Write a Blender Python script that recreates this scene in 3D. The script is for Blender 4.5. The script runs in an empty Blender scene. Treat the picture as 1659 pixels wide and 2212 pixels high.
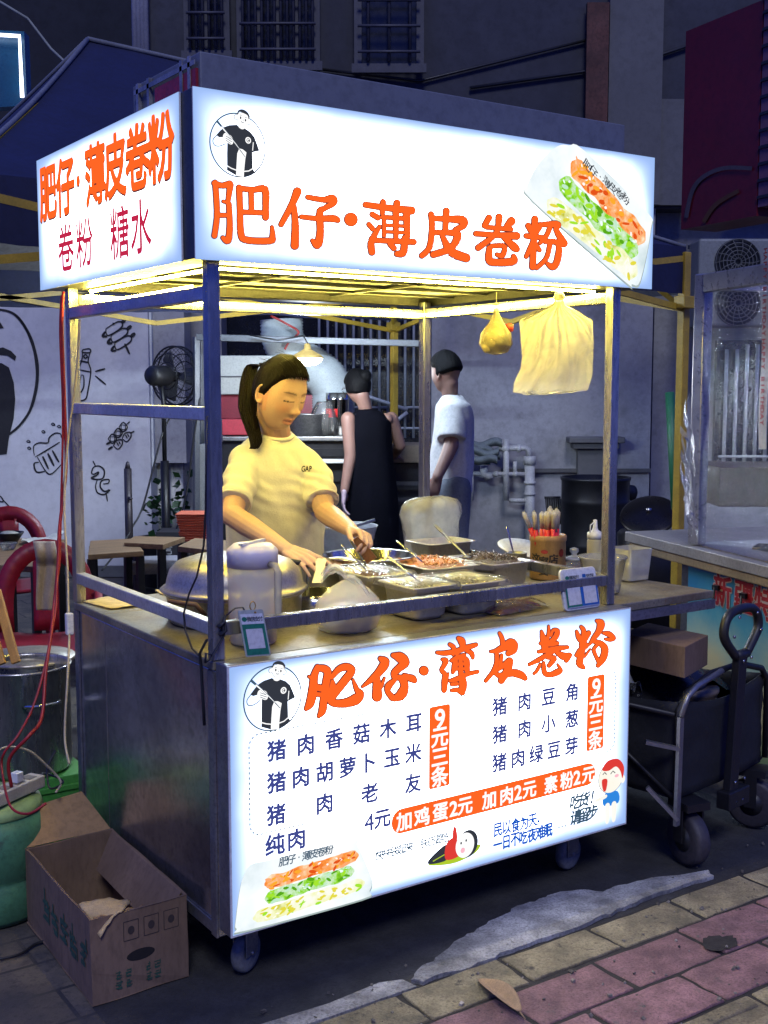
import bpy, bmesh, math, random
from mathutils import Vector, Matrix, noise
random.seed(7)
R = math.radians
sc = bpy.context.scene
COL = sc.collection

# ------------------------------------------------------------------ camera, world, sun, exposure
CAM = Vector((-1.2625, -2.5259, 1.5295)); YAW = .598; PITCH = .1052
cd = bpy.data.cameras.new("camera"); cam = bpy.data.objects.new("camera", cd); COL.objects.link(cam)
cam.location = CAM; cam.rotation_euler = (R(90) - PITCH, 0, -YAW)
cd.sensor_fit = 'VERTICAL'; cd.sensor_height = 36; cd.sensor_width = 27; cd.lens = 4658.5 / 4032 * 36
cd.clip_start = .05; cd.clip_end = 500
sc.camera = cam
w = bpy.data.worlds.new("World"); sc.world = w; w.use_nodes = True
nt = w.node_tree; bg = nt.nodes['Background']
bg.inputs[0].default_value = (.055, .115, .80, 1); bg.inputs[1].default_value = .50
sd = bpy.data.lights.new("sun", 'SUN'); sun = bpy.data.objects.new("sun", sd); COL.objects.link(sun)
sd.energy = .92; sd.angle = R(14); sd.color = (.84, .87, 1)
sun.rotation_euler = (R(44), 0, R(-30))
sc.view_settings.view_transform = 'Standard'; sc.view_settings.look = 'None'
EXPO = .6; sc.view_settings.exposure = EXPO; sc.view_settings.gamma = 1
sc.cycles.max_bounces = 6; sc.cycles.transparent_max_bounces = 16
sc.cycles.caustics_reflective = False; sc.cycles.caustics_refractive = False
sc.cycles.sample_clamp_indirect = 4

# ------------------------------------------------------------------ where a point of the photograph lies, given its distance
FX = 4658.5 / 1.8228
fw = Vector((math.sin(YAW), math.cos(YAW), 0)); rt = Vector((math.cos(YAW), -math.sin(YAW), 0))
ax = fw * math.cos(PITCH) + Vector((0, 0, -math.sin(PITCH))); up = rt.cross(ax)
def ray(u, v): return ax + rt * ((u - 829.5) / FX) - up * ((v - 1106) / FX)
def at(u, v, d): r = ray(u, v); return CAM + r * (d / r.dot(fw))
def onz(u, v, z=0): r = ray(u, v); return CAM + r * ((z - CAM.z) / r.z)
def ony(u, v, y): r = ray(u, v); return CAM + r * ((y - CAM.y) / r.y)
def onx(u, v, x): r = ray(u, v); return CAM + r * ((x - CAM.x) / r.x)
def px(n, d): return n * d / FX
BM = Matrix(((rt.x, fw.x, 0, CAM.x), (rt.y, fw.y, 0, CAM.y), (0, 0, 1, 0), (0, 0, 0, 1)))   # frame of the back wall: x along it, y away from the street

# ------------------------------------------------------------------ objects
OFF = {}
def thing(name, label, cat, loc=(0, 0, 0), group=None):
    o = bpy.data.objects.new(name, None); COL.objects.link(o); o.empty_display_size = .05
    o.location = loc; OFF[o.name] = Vector(loc)
    tag(o, label, cat, group); return o
def tag(o, label=None, cat=None, group=None, kind=None):
    if label: o['label'] = label
    if cat: o['category'] = cat
    if group: o['group'] = group
    if kind: o['kind'] = kind
    return o
def dup(o, delta=(0, 0, 0), parent=None, **k):
    c = o.copy(); COL.objects.link(c); c.parent = parent
    if parent is None:
        c.location = Vector(o.location) + Vector(delta); tag(c, **k)
    OFF[c.name] = Vector(delta) + OFF.get(o.name, Vector())
    for ch in [x for x in bpy.data.objects if x.parent == o and x is not c]: dup(ch, (0, 0, 0), c)
    return c

class MB:
    """collects shapes of one mesh"""
    def __init__(s, M=None): s.v = []; s.f = []; s.s = []; s.m = []; s.M = M
    def add(s, vs, fs, smooth=False, mi=0):
        n = len(s.v)
        for p in vs:
            p = Vector(p); s.v.append(s.M @ p if s.M else p)
        for f in fs: s.f.append([i + n for i in f]); s.s.append(smooth); s.m.append(mi)
        return s
    def hexa(s, P, mi=0): return s.add(P, [(0, 3, 2, 1), (4, 5, 6, 7), (0, 1, 5, 4), (1, 2, 6, 5), (2, 3, 7, 6), (3, 0, 4, 7)], mi=mi)
    def box(s, x0, x1, y0, y1, z0, z1, mi=0):
        return s.hexa([(x0, y0, z0), (x1, y0, z0), (x1, y1, z0), (x0, y1, z0), (x0, y0, z1), (x1, y0, z1), (x1, y1, z1), (x0, y1, z1)], mi)
    def cbox(s, c, size, T=None, mi=0):
        c = Vector(c); a, b, d = [q / 2 for q in size]
        P = [Vector((x * a, y * b, z * d)) for z in (-1, 1) for x, y in ((-1, -1), (1, -1), (1, 1), (-1, 1))]
        if T: P = [T @ p for p in P]
        return s.hexa([c + p for p in P], mi)
    def bar(s, a, b, w, h, upv=(0, 0, 1), mi=0):
        a, b = Vector(a), Vector(b); d = (b - a).normalized(); u = Vector(upv)
        if abs(d.dot(u)) > .98: u = Vector((0, 1, 0))
        x = d.cross(u).normalized() * w / 2; y = x.cross(d).normalized() * h / 2
        return s.hexa([a - x - y, a + x - y, a + x + y, a - x + y, b - x - y, b + x - y, b + x + y, b - x + y], mi)
    def tube(s, pts, r, seg=8, cap=True, mi=0, flat=1.0, closed=False):
        pts = [Vector(p) for p in pts]; n = len(pts)
        rs = r if isinstance(r, (list, tuple)) else [r] * n
        vs = []; pu = None
        for i, p in enumerate(pts):
            if closed: t = pts[(i + 1) % n] - pts[i - 1]
            else: t = pts[min(i + 1, n - 1)] - pts[max(i - 1, 0)]
            t = t.normalized() if t.length > 1e-9 else Vector((0, 0, 1))
            if pu is None:
                pu = t.cross(Vector((0, 0, 1)))
                if pu.length < .05: pu = t.cross(Vector((0, 1, 0)))
            pu = (pu - t * pu.dot(t)).normalized(); q = t.cross(pu)
            for k in range(seg):
                a = 2 * math.pi * k / seg
                vs.append(p + (pu * math.cos(a) + q * math.sin(a) * flat) * rs[i])
        fs = []
        for i in range(n if closed else n - 1):
            j = (i + 1) % n
            for k in range(seg):
                k2 = (k + 1) % seg
                fs.append((i * seg + k, i * seg + k2, j * seg + k2, j * seg + k))
        if cap and not closed: fs += [tuple(range(seg))[::-1], tuple((n - 1) * seg + k for k in range(seg))]
        return s.add(vs, fs, True, mi)
    def lathe(s, prof, c=(0, 0, 0), seg=28, T=None, sm=True, mi=0, ex=1.0, ey=1.0):
        vs = []; c = Vector(c)
        for r, z in prof:
            for k in range(seg):
                a = 2 * math.pi * k / seg
                p = Vector((r * math.cos(a) * ex, r * math.sin(a) * ey, z)); vs.append(c + (T @ p if T else p))
        fs = []
        for i in range(len(prof) - 1):
            for k in range(seg):
                k2 = (k + 1) % seg; fs.append((i * seg + k, i * seg + k2, (i + 1) * seg + k2, (i + 1) * seg + k))
        if prof[0][0] > 1e-6: fs.append(tuple(range(seg))[::-1])
        if prof[-1][0] > 1e-6: fs.append(tuple((len(prof) - 1) * seg + k for k in range(seg)))
        return s.add(vs, fs, sm, mi)
    def lathe_open(s, prof, c=(0, 0, 0), seg=28, T=None, mi=0):
        n = len(s.f); s.lathe(prof, c, seg, T, True, mi)
        keep = [i for i in range(len(s.f)) if not (i >= n and len(s.f[i]) == seg and seg > 4)]
        s.f = [s.f[i] for i in keep]; s.s = [s.s[i] for i in keep]; s.m = [s.m[i] for i in keep]
        return s
    def loft(s, rings, cap=True, mi=0, smooth=True):
        n = len(rings[0]); vs = [p for r in rings for p in r]; fs = []
        for i in range(len(rings) - 1):
            for k in range(n):
                k2 = (k + 1) % n; fs.append((i * n + k, i * n + k2, (i + 1) * n + k2, (i + 1) * n + k))
        if cap: fs += [tuple(range(n))[::-1], tuple((len(rings) - 1) * n + k for k in range(n))]
        return s.add(vs, fs, smooth, mi)
    def grid(s, fn, nu, nv, smooth=True, mi=0):
        vs = [fn(i / nu, j / nv) for j in range(nv + 1) for i in range(nu + 1)]
        fs = [(j * (nu + 1) + i, j * (nu + 1) + i + 1, (j + 1) * (nu + 1) + i + 1, (j + 1) * (nu + 1) + i) for j in range(nv) for i in range(nu)]
        return s.add(vs, fs, smooth, mi)
    def poly(s, pts, mi=0): return s.add(pts, [tuple(range(len(pts)))], mi=mi)
    def prism(s, pts, d, mi=0):
        n = len(pts); d = Vector(d); P = [Vector(p) for p in pts]
        return s.add(P + [p + d for p in P], [tuple(range(n))[::-1], tuple(range(n, 2 * n))] + [(i, (i + 1) % n, n + (i + 1) % n, n + i) for i in range(n)], mi=mi)
    def build(s, name, mat, parent=None, bev=0, seg=2, solid=0, sub=0):
        off = OFF.get(parent.name, Vector()) if parent else Vector()
        me = bpy.data.meshes.new(name); me.from_pydata([p - off for p in s.v], [], s.f)
        for m in (mat if isinstance(mat, (list, tuple)) else [mat]): me.materials.append(m)
        me.polygons.foreach_set('use_smooth', s.s); me.polygons.foreach_set('material_index', s.m); me.update()
        if bev:
            b = bmesh.new(); b.from_mesh(me); bmesh.ops.remove_doubles(b, verts=b.verts, dist=1e-5)
            es = [e for e in b.edges if len(e.link_faces) == 2 and e.calc_face_angle(0) > R(35)]
            bmesh.ops.bevel(b, geom=es, offset=bev, segments=seg, affect='EDGES', profile=.5, clamp_overlap=True)
            b.to_mesh(me); b.free()
        o = bpy.data.objects.new(name, me); COL.objects.link(o)
        if parent: o.parent = parent; OFF[o.name] = off
        if solid:
            md = o.modifiers.new('solid', 'SOLIDIFY'); md.thickness = solid; md.offset = 0
        if sub:
            md = o.modifiers.new('sub', 'SUBSURF'); md.levels = md.render_levels = sub
        return o

def baked(o):
    """apply the modifiers of an object to its mesh"""
    dg = bpy.context.evaluated_depsgraph_get(); me = bpy.data.meshes.new_from_object(o.evaluated_get(dg))
    o.modifiers.clear(); old = o.data; o.data = me; bpy.data.meshes.remove(old); return o

# ------------------------------------------------------------------ procedural materials
MATS = {}
def _mix(nt, fac, a, b):
    m = nt.nodes.new('ShaderNodeMix'); m.data_type = 'RGBA'
    if fac is not None: nt.links.new(fac, m.inputs['Factor'])
    for k, v in (('A', a), ('B', b)):
        i = [q for q in m.inputs if q.name == k and q.type == 'RGBA'][0]
        if isinstance(v, bpy.types.NodeSocket): nt.links.new(v, i)
        else: i.default_value = (*v, 1)
    return [q for q in m.outputs if q.type == 'RGBA'][0]
def _ramp(nt, src, a, b, c0=(0, 0, 0), c1=(1, 1, 1)):
    r = nt.nodes.new('ShaderNodeValToRGB'); r.color_ramp.elements[0].position = a; r.color_ramp.elements[1].position = b
    r.color_ramp.elements[0].color = (*c0, 1); r.color_ramp.elements[1].color = (*c1, 1)
    nt.links.new(src, r.inputs[0]); return r.outputs[0]
def _noise(nt, scale, detail=6, rough=.6, sc3=None, coord='Object'):
    tc = nt.nodes.new('ShaderNodeTexCoord'); n = nt.nodes.new('ShaderNodeTexNoise')
    n.inputs['Scale'].default_value = scale; n.inputs['Detail'].default_value = detail; n.inputs['Roughness'].default_value = rough
    src = tc.outputs[coord]
    if sc3:
        mp = nt.nodes.new('ShaderNodeMapping'); mp.inputs['Scale'].default_value = sc3; nt.links.new(src, mp.inputs[0]); src = mp.outputs[0]
    nt.links.new(src, n.inputs['Vector']); return n.outputs[0]
def mat(name, col, rough=.6, metal=0, var=.25, vs=6, col2=None, bump=0, bs=60, st=None, spec=.5, rvar=.15, fine=.1, spots=None, sheen=0, sss=0, island=0):
    """one real-world colour, mottled by noise; roughness and bump vary too"""
    if name in MATS: return MATS[name]
    m = bpy.data.materials.new(name); MATS[name] = m; m.use_nodes = True; nt = m.node_tree; p = nt.nodes['Principled BSDF']
    c2 = col2 or tuple(max(0, c * (1 - var)) for c in col)
    n = _noise(nt, vs, 7, .62, st)
    c = _mix(nt, _ramp(nt, n, .36, .64), col, c2)
    if fine:
        n2 = _noise(nt, vs * 14, 4, .7, st); c = _mix(nt, _ramp(nt, n2, .45, .8), c, tuple(q * (1 - fine * 3) for q in c2))
    if spots:
        n3 = _noise(nt, spots[1], 5, .7); c = _mix(nt, _ramp(nt, n3, spots[2], spots[2] + .08), c, spots[0])
    if island:
        g = nt.nodes.new('ShaderNodeNewGeometry'); h = nt.nodes.new('ShaderNodeHueSaturation')
        mm = nt.nodes.new('ShaderNodeMapRange'); mm.inputs[3].default_value = 1 - island; mm.inputs[4].default_value = 1 + island
        nt.links.new(g.outputs['Random Per Island'], mm.inputs[0]); nt.links.new(mm.outputs[0], h.inputs['Value']); nt.links.new(c, h.inputs['Color']); c = h.outputs[0]
    nt.links.new(c, p.inputs['Base Color'])
    mr = nt.nodes.new('ShaderNodeMapRange'); mr.inputs[3].default_value = max(.03, rough - rvar); mr.inputs[4].default_value = min(1, rough + rvar)
    nr = _noise(nt, vs * 2.3, 6, .7, st); nt.links.new(nr, mr.inputs[0]); nt.links.new(mr.outputs[0], p.inputs['Roughness'])
    p.inputs['Metallic'].default_value = metal; p.inputs['Specular IOR Level'].default_value = spec
    if sss: p.inputs['Subsurface Weight'].default_value = sss; p.inputs['Subsurface Radius'].default_value = (.012, .005, .003)
    if sheen: p.inputs['Sheen Weight'].default_value = sheen
    if bump:
        b = nt.nodes.new('ShaderNodeBump'); b.inputs['Strength'].default_value = min(1, bump); b.inputs['Distance'].default_value = .004 * max(1, bump)
        nb = _noise(nt, bs, 8, .65, st); nt.links.new(nb, b.inputs['Height']); nt.links.new(b.outputs[0], p.inputs['Normal'])
    return m
def grime(m, sc_=1.2, col=(.03, .028, .026), lo=.48, hi=.72, amount=.6):
    """large greasy stains over a material"""
    nt = m.node_tree; p = nt.nodes['Principled BSDF']; src = p.inputs['Base Color'].links[0].from_socket
    n = _noise(nt, sc_, 9, .68); r = _ramp(nt, n, lo, hi, (0, 0, 0), (amount,) * 3); c = _mix(nt, r, src, col); nt.links.new(c, p.inputs['Base Color']); return m
def dent(o, cuts=8, amp=.004, sc_=7):
    b = bmesh.new(); b.from_mesh(o.data); bmesh.ops.subdivide_edges(b, edges=[e for e in b.edges if e.calc_length() > .06], cuts=cuts, use_grid_fill=True)
    for v in b.verts: v.co += Vector((noise.noise(v.co * sc_), noise.noise(v.co * sc_ + Vector((5, 1, 2))), .4 * noise.noise(v.co * sc_ + Vector((1, 9, 4))))) * amp
    b.to_mesh(o.data); b.free(); o.data.update(); return o
def film(name, col, alpha=.5, rough=.25, trl=.5, bump=.3, bs=30, st=None, ior=1.4):
    """thin plastic: part see-through, part scattering, part shiny"""
    if name in MATS: return MATS[name]
    m = bpy.data.materials.new(name); MATS[name] = m; m.use_nodes = True; nt = m.node_tree; nt.nodes.remove(nt.nodes['Principled BSDF'])
    out = nt.nodes['Material Output']; L = nt.links.new
    t = nt.nodes.new('ShaderNodeBsdfTransparent'); d = nt.nodes.new('ShaderNodeBsdfDiffuse'); tl = nt.nodes.new('ShaderNodeBsdfTranslucent'); g = nt.nodes.new('ShaderNodeBsdfGlossy')
    d.inputs[0].default_value = tl.inputs[0].default_value = (*col, 1); g.inputs['Roughness'].default_value = rough
    b = nt.nodes.new('ShaderNodeBump'); b.inputs['Strength'].default_value = bump; b.inputs['Distance'].default_value = .01
    nb = _noise(nt, bs, 6, .6, st); L(nb, b.inputs['Height'])
    for q in (d, g): L(b.outputs[0], q.inputs['Normal'])
    m1 = nt.nodes.new('ShaderNodeMixShader'); m1.inputs[0].default_value = trl; L(d.outputs[0], m1.inputs[1]); L(tl.outputs[0], m1.inputs[2])
    m2 = nt.nodes.new('ShaderNodeMixShader'); L(t.outputs[0], m2.inputs[1]); L(m1.outputs[0], m2.inputs[2])
    mr = nt.nodes.new('ShaderNodeMapRange'); mr.inputs[1].default_value = .3; mr.inputs[2].default_value = .7; mr.inputs[3].default_value = alpha * .75; mr.inputs[4].default_value = min(1, alpha * 1.25)
    na = _noise(nt, bs * .5, 5, .6, st); L(na, mr.inputs[0]); L(mr.outputs[0], m2.inputs[0])
    m3 = nt.nodes.new('ShaderNodeMixShader'); fr = nt.nodes.new('ShaderNodeFresnel'); fr.inputs[0].default_value = ior; L(b.outputs[0], fr.inputs[1])
    L(fr.outputs[0], m3.inputs[0]); L(m2.outputs[0], m3.inputs[1]); L(g.outputs[0], m3.inputs[2]); L(m3.outputs[0], out.inputs[0])
    return m
def milky(name, col, rad=.05, rough=.35, alpha=1.0, bump=.1):
    """thick frosted plastic that light sinks into"""
    m = mat(name, col, rough, var=.06, vs=6, fine=0, bump=bump, bs=14); p = m.node_tree.nodes['Principled BSDF']
    p.inputs['Subsurface Weight'].default_value = 1; p.inputs['Subsurface Radius'].default_value = (rad, rad * .9, rad * .7); p.inputs['Subsurface Scale'].default_value = 1; p.inputs['Alpha'].default_value = alpha
    return m
def glow(name, col, s=1.0, lamp=False):
    if name in MATS: return MATS[name]
    m = bpy.data.materials.new(name); MATS[name] = m; m.use_nodes = True; nt = m.node_tree; nt.nodes.remove(nt.nodes['Principled BSDF'])
    e = nt.nodes.new('ShaderNodeEmission'); e.inputs[0].default_value = (*col, 1); e.inputs[1].default_value = s if lamp else s * 2 ** -EXPO   # prints on the lit panels keep their colour at this exposure
    nt.links.new(e.outputs[0], nt.nodes['Material Output'].inputs[0])
    if not lamp: m.cycles.emission_sampling = 'NONE'
    return m
def backlit(name, wid, hei, edge=(.36, .55, 1), mid=(1, 1.04, 1.08), smax=3.7, bw=.12):
    """a diffuser sheet lit by LEDs behind it: dimmer and bluer along its rim"""
    m = bpy.data.materials.new(name); MATS[name] = m; m.use_nodes = True; nt = m.node_tree; nt.nodes.remove(nt.nodes['Principled BSDF']); L = nt.links.new
    tc = nt.nodes.new('ShaderNodeTexCoord'); sp = nt.nodes.new('ShaderNodeSeparateXYZ'); L(tc.outputs['UV'], sp.inputs[0])
    def math_(op, a, b=None):
        n = nt.nodes.new('ShaderNodeMath'); n.operation = op
        for i, q in enumerate((a, b)):
            if q is None: continue
            if isinstance(q, bpy.types.NodeSocket): L(q, n.inputs[i])
            else: n.inputs[i].default_value = q
        return n.outputs[0]
    def edge_d(s, size): return math_('MULTIPLY', math_('SUBTRACT', .5, math_('ABSOLUTE', math_('SUBTRACT', s, .5))), size)
    dx = edge_d(sp.outputs[0], wid); dz = edge_d(sp.outputs[1], hei)
    nz = _noise(nt, 5, 3, .5); a = math_('MULTIPLY', math_('ADD', nz, .35), bw)
    fx = math_('DIVIDE', dx, a); fz = math_('DIVIDE', dz, math_('MULTIPLY', a, .55))
    sq = lambda f: math_('SUBTRACT', 1, math_('POWER', 2.718, math_('MULTIPLY', f, -1.1)))
    t = math_('MULTIPLY', sq(fx), sq(fz)); c = _mix(nt, t, edge, mid)
    lo_ = .92 * 2 ** -EXPO; st = math_('ADD', lo_, math_('MULTIPLY', math_('POWER', t, 1.6), smax - lo_))
    e = nt.nodes.new('ShaderNodeEmission'); L(c, e.inputs[0]); L(st, e.inputs[1]); L(e.outputs[0], nt.nodes['Material Output'].inputs[0])
    return m

PANST = mat('pan_steel', (.80, .79, .76), .34, .6, var=.2, vs=7, fine=.05, rvar=.12)
STEEL = mat('brushed_steel', (.52, .52, .51), .28, .80, var=.5, vs=6, st=(1, 1, .18), fine=.12, rvar=.18, bump=.08, bs=90)
LITRAIL = mat('left_lit_rail_steel', (.70, .70, .68), .36, .55, var=.3, vs=6, fine=.08, rvar=.12, bump=.08, bs=90)  # paler copy of the post steel: light from the left put into its colour
SIGNFR = mat('sign_frame_steel', (.08, .08, .08), .45, .6, var=.3, vs=7)
STEEL2 = mat('dull_steel', (.42, .42, .42), .42, .9, var=.35, vs=7, fine=.1, rvar=.16, bump=.1, bs=50, spots=((.2, .18, .15), 9, .66))
SHINY = mat('polished_steel', (.62, .62, .60), .16, 1, var=.2, vs=6, rvar=.08)
CABST = mat('scuffed_cabinet_steel', (.66, .65, .66), .22, .92, var=.4, vs=3, fine=.12, rvar=.12, bump=.12, bs=25, spots=((.12, .1, .09), 11, .68))
COUNTER = mat('worn_counter_steel', (.31, .275, .19), .46, .35, var=.4, vs=8, fine=.15, rvar=.14, bump=.12, bs=60, spots=((.22, .13, .06), 7, .62))
BLACKP = mat('black_plastic', (.018, .018, .02), .45, var=.3)
BLACKM = mat('black_metal', (.02, .02, .024), .4, .3, var=.4)
WHITEP = mat('white_plastic', (.72, .72, .70), .4, var=.12, rvar=.1)
YELLOWM = mat('yellow_painted_steel', (.46, .30, .03), .5, var=.3, vs=9, spots=((.16, .12, .06), 14, .66), bump=.1)
RUBBER = mat('grey_rubber', (.22, .22, .21), .7, var=.4, bump=.2)
CARD = mat('cardboard', (.21, .135, .085), .85, var=.25, vs=5, bump=.15, bs=70, st=(1, 1, .3))
CARD_IN = mat('cardboard_inside', (.36, .22, .10), .9, var=.2, vs=4, bump=.1)
WOOD = mat('pale_wood', (.27, .165, .08), .55, var=.4, vs=5, st=(1, 8, 8), fine=.15, bump=.15)
def path2(mb, pts, th, frame, off, mi=0, taper=False):
    vs = []; n = len(pts)
    for i, p in enumerate(pts):
        a, b = pts[max(i - 1, 0)], pts[min(i + 1, n - 1)]; dx, dz = b[0] - a[0], b[1] - a[1]; l = math.hypot(dx, dz) or 1
        t = th / 2 * (1 - (.75 * i / (n - 1) if taper else 0)); vs += [frame(p[0] - dz / l * t, p[1] + dx / l * t, off), frame(p[0] + dz / l * t, p[1] - dx / l * t, off)]
    mb.add(vs, [(2 * i, 2 * i + 1, 2 * i + 3, 2 * i + 2) for i in range(n - 1)], mi=mi)
def smooth2(pts, n=5, closed=False):
    out = []; m = len(pts)
    for i in range(m if closed else m - 1):
        g_ = (lambda k: pts[k % m]) if closed else (lambda k: pts[min(max(k, 0), m - 1)])
        p0, p1, p2, p3 = g_(i - 1), g_(i), g_(i + 1), g_(i + 2)
        for k in range(n):
            t = k / n; out.append(tuple(.5 * (2 * p1[c] + (p2[c] - p0[c]) * t + (2 * p0[c] - 5 * p1[c] + 4 * p2[c] - p3[c]) * t * t + (3 * p1[c] - p0[c] - 3 * p2[c] + p3[c]) * t ** 3) for c in (0, 1)))
    if not closed: out.append(tuple(pts[-1][:2]))
    return out
# ================================================================== SETTING
def BP(u, v, d):
    q = at(u, v, d) - CAM; return Vector((q.dot(rt), d, q.z + CAM.z))
def bx(u, d): return BP(u, 836, d).x
def bz(v, d): return BP(829.5, v, d).z

# ground: old pavers reaching the horizon
gm = bpy.data.materials.new('old_pavers'); gm.use_nodes = True; nt = gm.node_tree; p = nt.nodes['Principled BSDF']
tc = nt.nodes.new('ShaderNodeTexCoord'); bt = nt.nodes.new('ShaderNodeTexBrick'); nt.links.new(tc.outputs['Object'], bt.inputs[0])
bt.inputs['Color1'].default_value = (.17, .135, .09, 1); bt.inputs['Color2'].default_value = (.10, .085, .065, 1); bt.inputs['Mortar'].default_value = (.02, .018, .016, 1)
bt.inputs['Scale'].default_value = 1; bt.inputs['Mortar Size'].default_value = .006; bt.inputs['Brick Width'].default_value = .33; bt.inputs['Row Height'].default_value = .165
n = _noise(nt, 5, 8, .65); c = _mix(nt, _ramp(nt, n, .38, .62), bt.outputs[0], (.055, .05, .045)); n2 = _noise(nt, 60, 5, .7)
c = _mix(nt, _ramp(nt, n2, .5, .75), c, (.03, .028, .026)); nt.links.new(c, p.inputs['Base Color']); p.inputs['Roughness'].default_value = .8; grime(gm, 1.1)
b = nt.nodes.new('ShaderNodeBump'); b.inputs['Strength'].default_value = .6; b.inputs['Distance'].default_value = .006; nt.links.new(n2, b.inputs['Height']); nt.links.new(b.outputs[0], p.inputs['Normal'])
g = MB(); g.poly([(-60, -60, -.006), (60, -60, -.006), (60, 60, -.006), (-60, 60, -.006)]); tag(g.build('ground', gm), kind='structure')

def pavers(name, rows, m, bars=False):
    mb = MB(); rnd = random.Random(name)
    for y0, y1, x0, step in rows:
        x = x0
        while x < 6.5:
            x1 = x + step - rnd.uniform(.005, .011); z = rnd.uniform(.0005, .0045); t = [rnd.uniform(-.0016, .0016) for _ in range(4)]
            j = [rnd.uniform(0, .007) for _ in range(4)]
            P = [(x + j[0], y0 + j[1]), (x1 - j[2], y0 + j[3]), (x1 - j[1], y1 - j[0]), (x + j[3], y1 - j[2])]
            mb.hexa([(a, q, -.03) for a, q in P] + [(a, q, z + t[i]) for i, (a, q) in enumerate(P)])
            if bars:
                for k in range(4):
                    yy = y0 + .035 + k * .072; mb.hexa([(x + .02, yy, 0), (x1 - .02, yy, 0), (x1 - .02, yy + .036, 0), (x + .02, yy + .036, 0), (x + .026, yy + .006, .007), (x1 - .026, yy + .006, .007), (x1 - .026, yy + .03, .007), (x + .026, yy + .03, .007)])
            x += step
    o = mb.build(name, m, bev=.004, seg=2)
    return tag(dent(o, 5, .005, 24), kind='structure')
YB = mat('yellow_paver', (.44, .37, .21), .85, var=.5, vs=11, fine=.2, bump=2.2, bs=150, spots=((.09, .075, .05), 16, .6), island=.18)
RB = mat('red_paver', (.40, .215, .21), .85, var=.5, vs=11, fine=.2, bump=2.2, bs=150, spots=((.16, .12, .11), 14, .6), island=.2)
grime(YB, 2.2, amount=.55); grime(RB, 2.2, amount=.5)
pavers('pavement_yellow_kerb_row', [(-.337, -.192, -1.6, .3287)], YB)
pavers('pavement_red', [(-.512, -.343, -1.41, .33), (-.681, -.518, -1.26, .3287)] + [(-.999 - .17 * (k + 1), -.999 - .17 * k - .006, -1.4 + .16 * (k % 2), .33) for k in range(12)], RB)
pavers('pavement_tactile_row', [(-.995, -.688, -1.45, .32)], YB, True)
JOINT = mat('joint_dirt', (.035, .03, .025), .95, var=.5, vs=30, bump=1, bs=120)
g = MB(); g.poly([(-1.8, -3.2, -.0025), (6.5, -3.2, -.0025), (6.5, -.186, -.0025), (-1.8, -.186, -.0025)]); tag(g.build('pavement_joints', JOINT), kind='structure')
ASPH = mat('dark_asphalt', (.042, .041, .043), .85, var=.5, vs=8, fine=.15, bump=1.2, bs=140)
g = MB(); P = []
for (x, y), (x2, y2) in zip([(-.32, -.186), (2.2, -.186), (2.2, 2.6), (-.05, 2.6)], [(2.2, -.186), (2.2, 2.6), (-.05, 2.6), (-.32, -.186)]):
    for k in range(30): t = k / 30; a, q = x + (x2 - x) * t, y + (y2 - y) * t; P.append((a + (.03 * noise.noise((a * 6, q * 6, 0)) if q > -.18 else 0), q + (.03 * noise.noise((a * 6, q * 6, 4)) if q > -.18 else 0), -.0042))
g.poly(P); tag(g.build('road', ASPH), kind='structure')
# worn concrete patch along the kerb
SLAB = mat('worn_concrete', (.58, .57, .55), .9, var=.6, vs=9, fine=.22, bump=2.5, bs=110, spots=((.16, .15, .13), 22, .62))
grime(SLAB, 2.5, amount=.7)
edge = [(.455, -.182), (.6, -.186), (.72, -.181), (.86, -.176), (.97, -.181), (1.09, -.17), (1.2, -.166), (1.31, -.15), (1.43, -.152), (1.6, -.156), (1.62, -.12), (1.42, -.06), (1.3, -.05), (1.23, -.045), (1.17, .01), (1.08, .022), (1.0, .024), (.9, .006), (.79, -.02), (.71, -.045), (.65, -.064), (.56, -.098), (.485, -.122), (.44, -.155)]
P = []
for i, (x, y) in enumerate(edge):
    x2, y2 = edge[(i + 1) % len(edge)]
    for k in range(4):
        t = k / 4; a, q = x + (x2 - x) * t, y + (y2 - y) * t
        P.append((a + .011 * noise.noise((a * 40, q * 40, 0)) + .016 * noise.noise((a * 13, q * 13, 2)), q + .011 * noise.noise((a * 40, q * 40, 5)) + .012 * noise.noise((a * 13, q * 13, 8))))
g = MB()
g.add([(x, y, -.006) for x, y in P] + [(x, y, .008 + .003 * noise.noise((x * 25, y * 25, 3))) for x, y in P], [(i, (i + 1) % len(P), len(P) + (i + 1) % len(P), len(P) + i) for i in range(len(P))] + [tuple(range(len(P), 2 * len(P)))])
tag(g.build('pavement_concrete_patch', SLAB), kind='structure')
g = MB(); g.prism([(-.2, -.188, -.004), (.43, -.19, -.004), (.42, -.14, -.004), (.36, -.12, -.004), (.2, -.135, -.004), (-.1, -.12, -.004)], (0, 0, .009)); tag(g.build('pavement_low_patch', SLAB), kind='structure')
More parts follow.
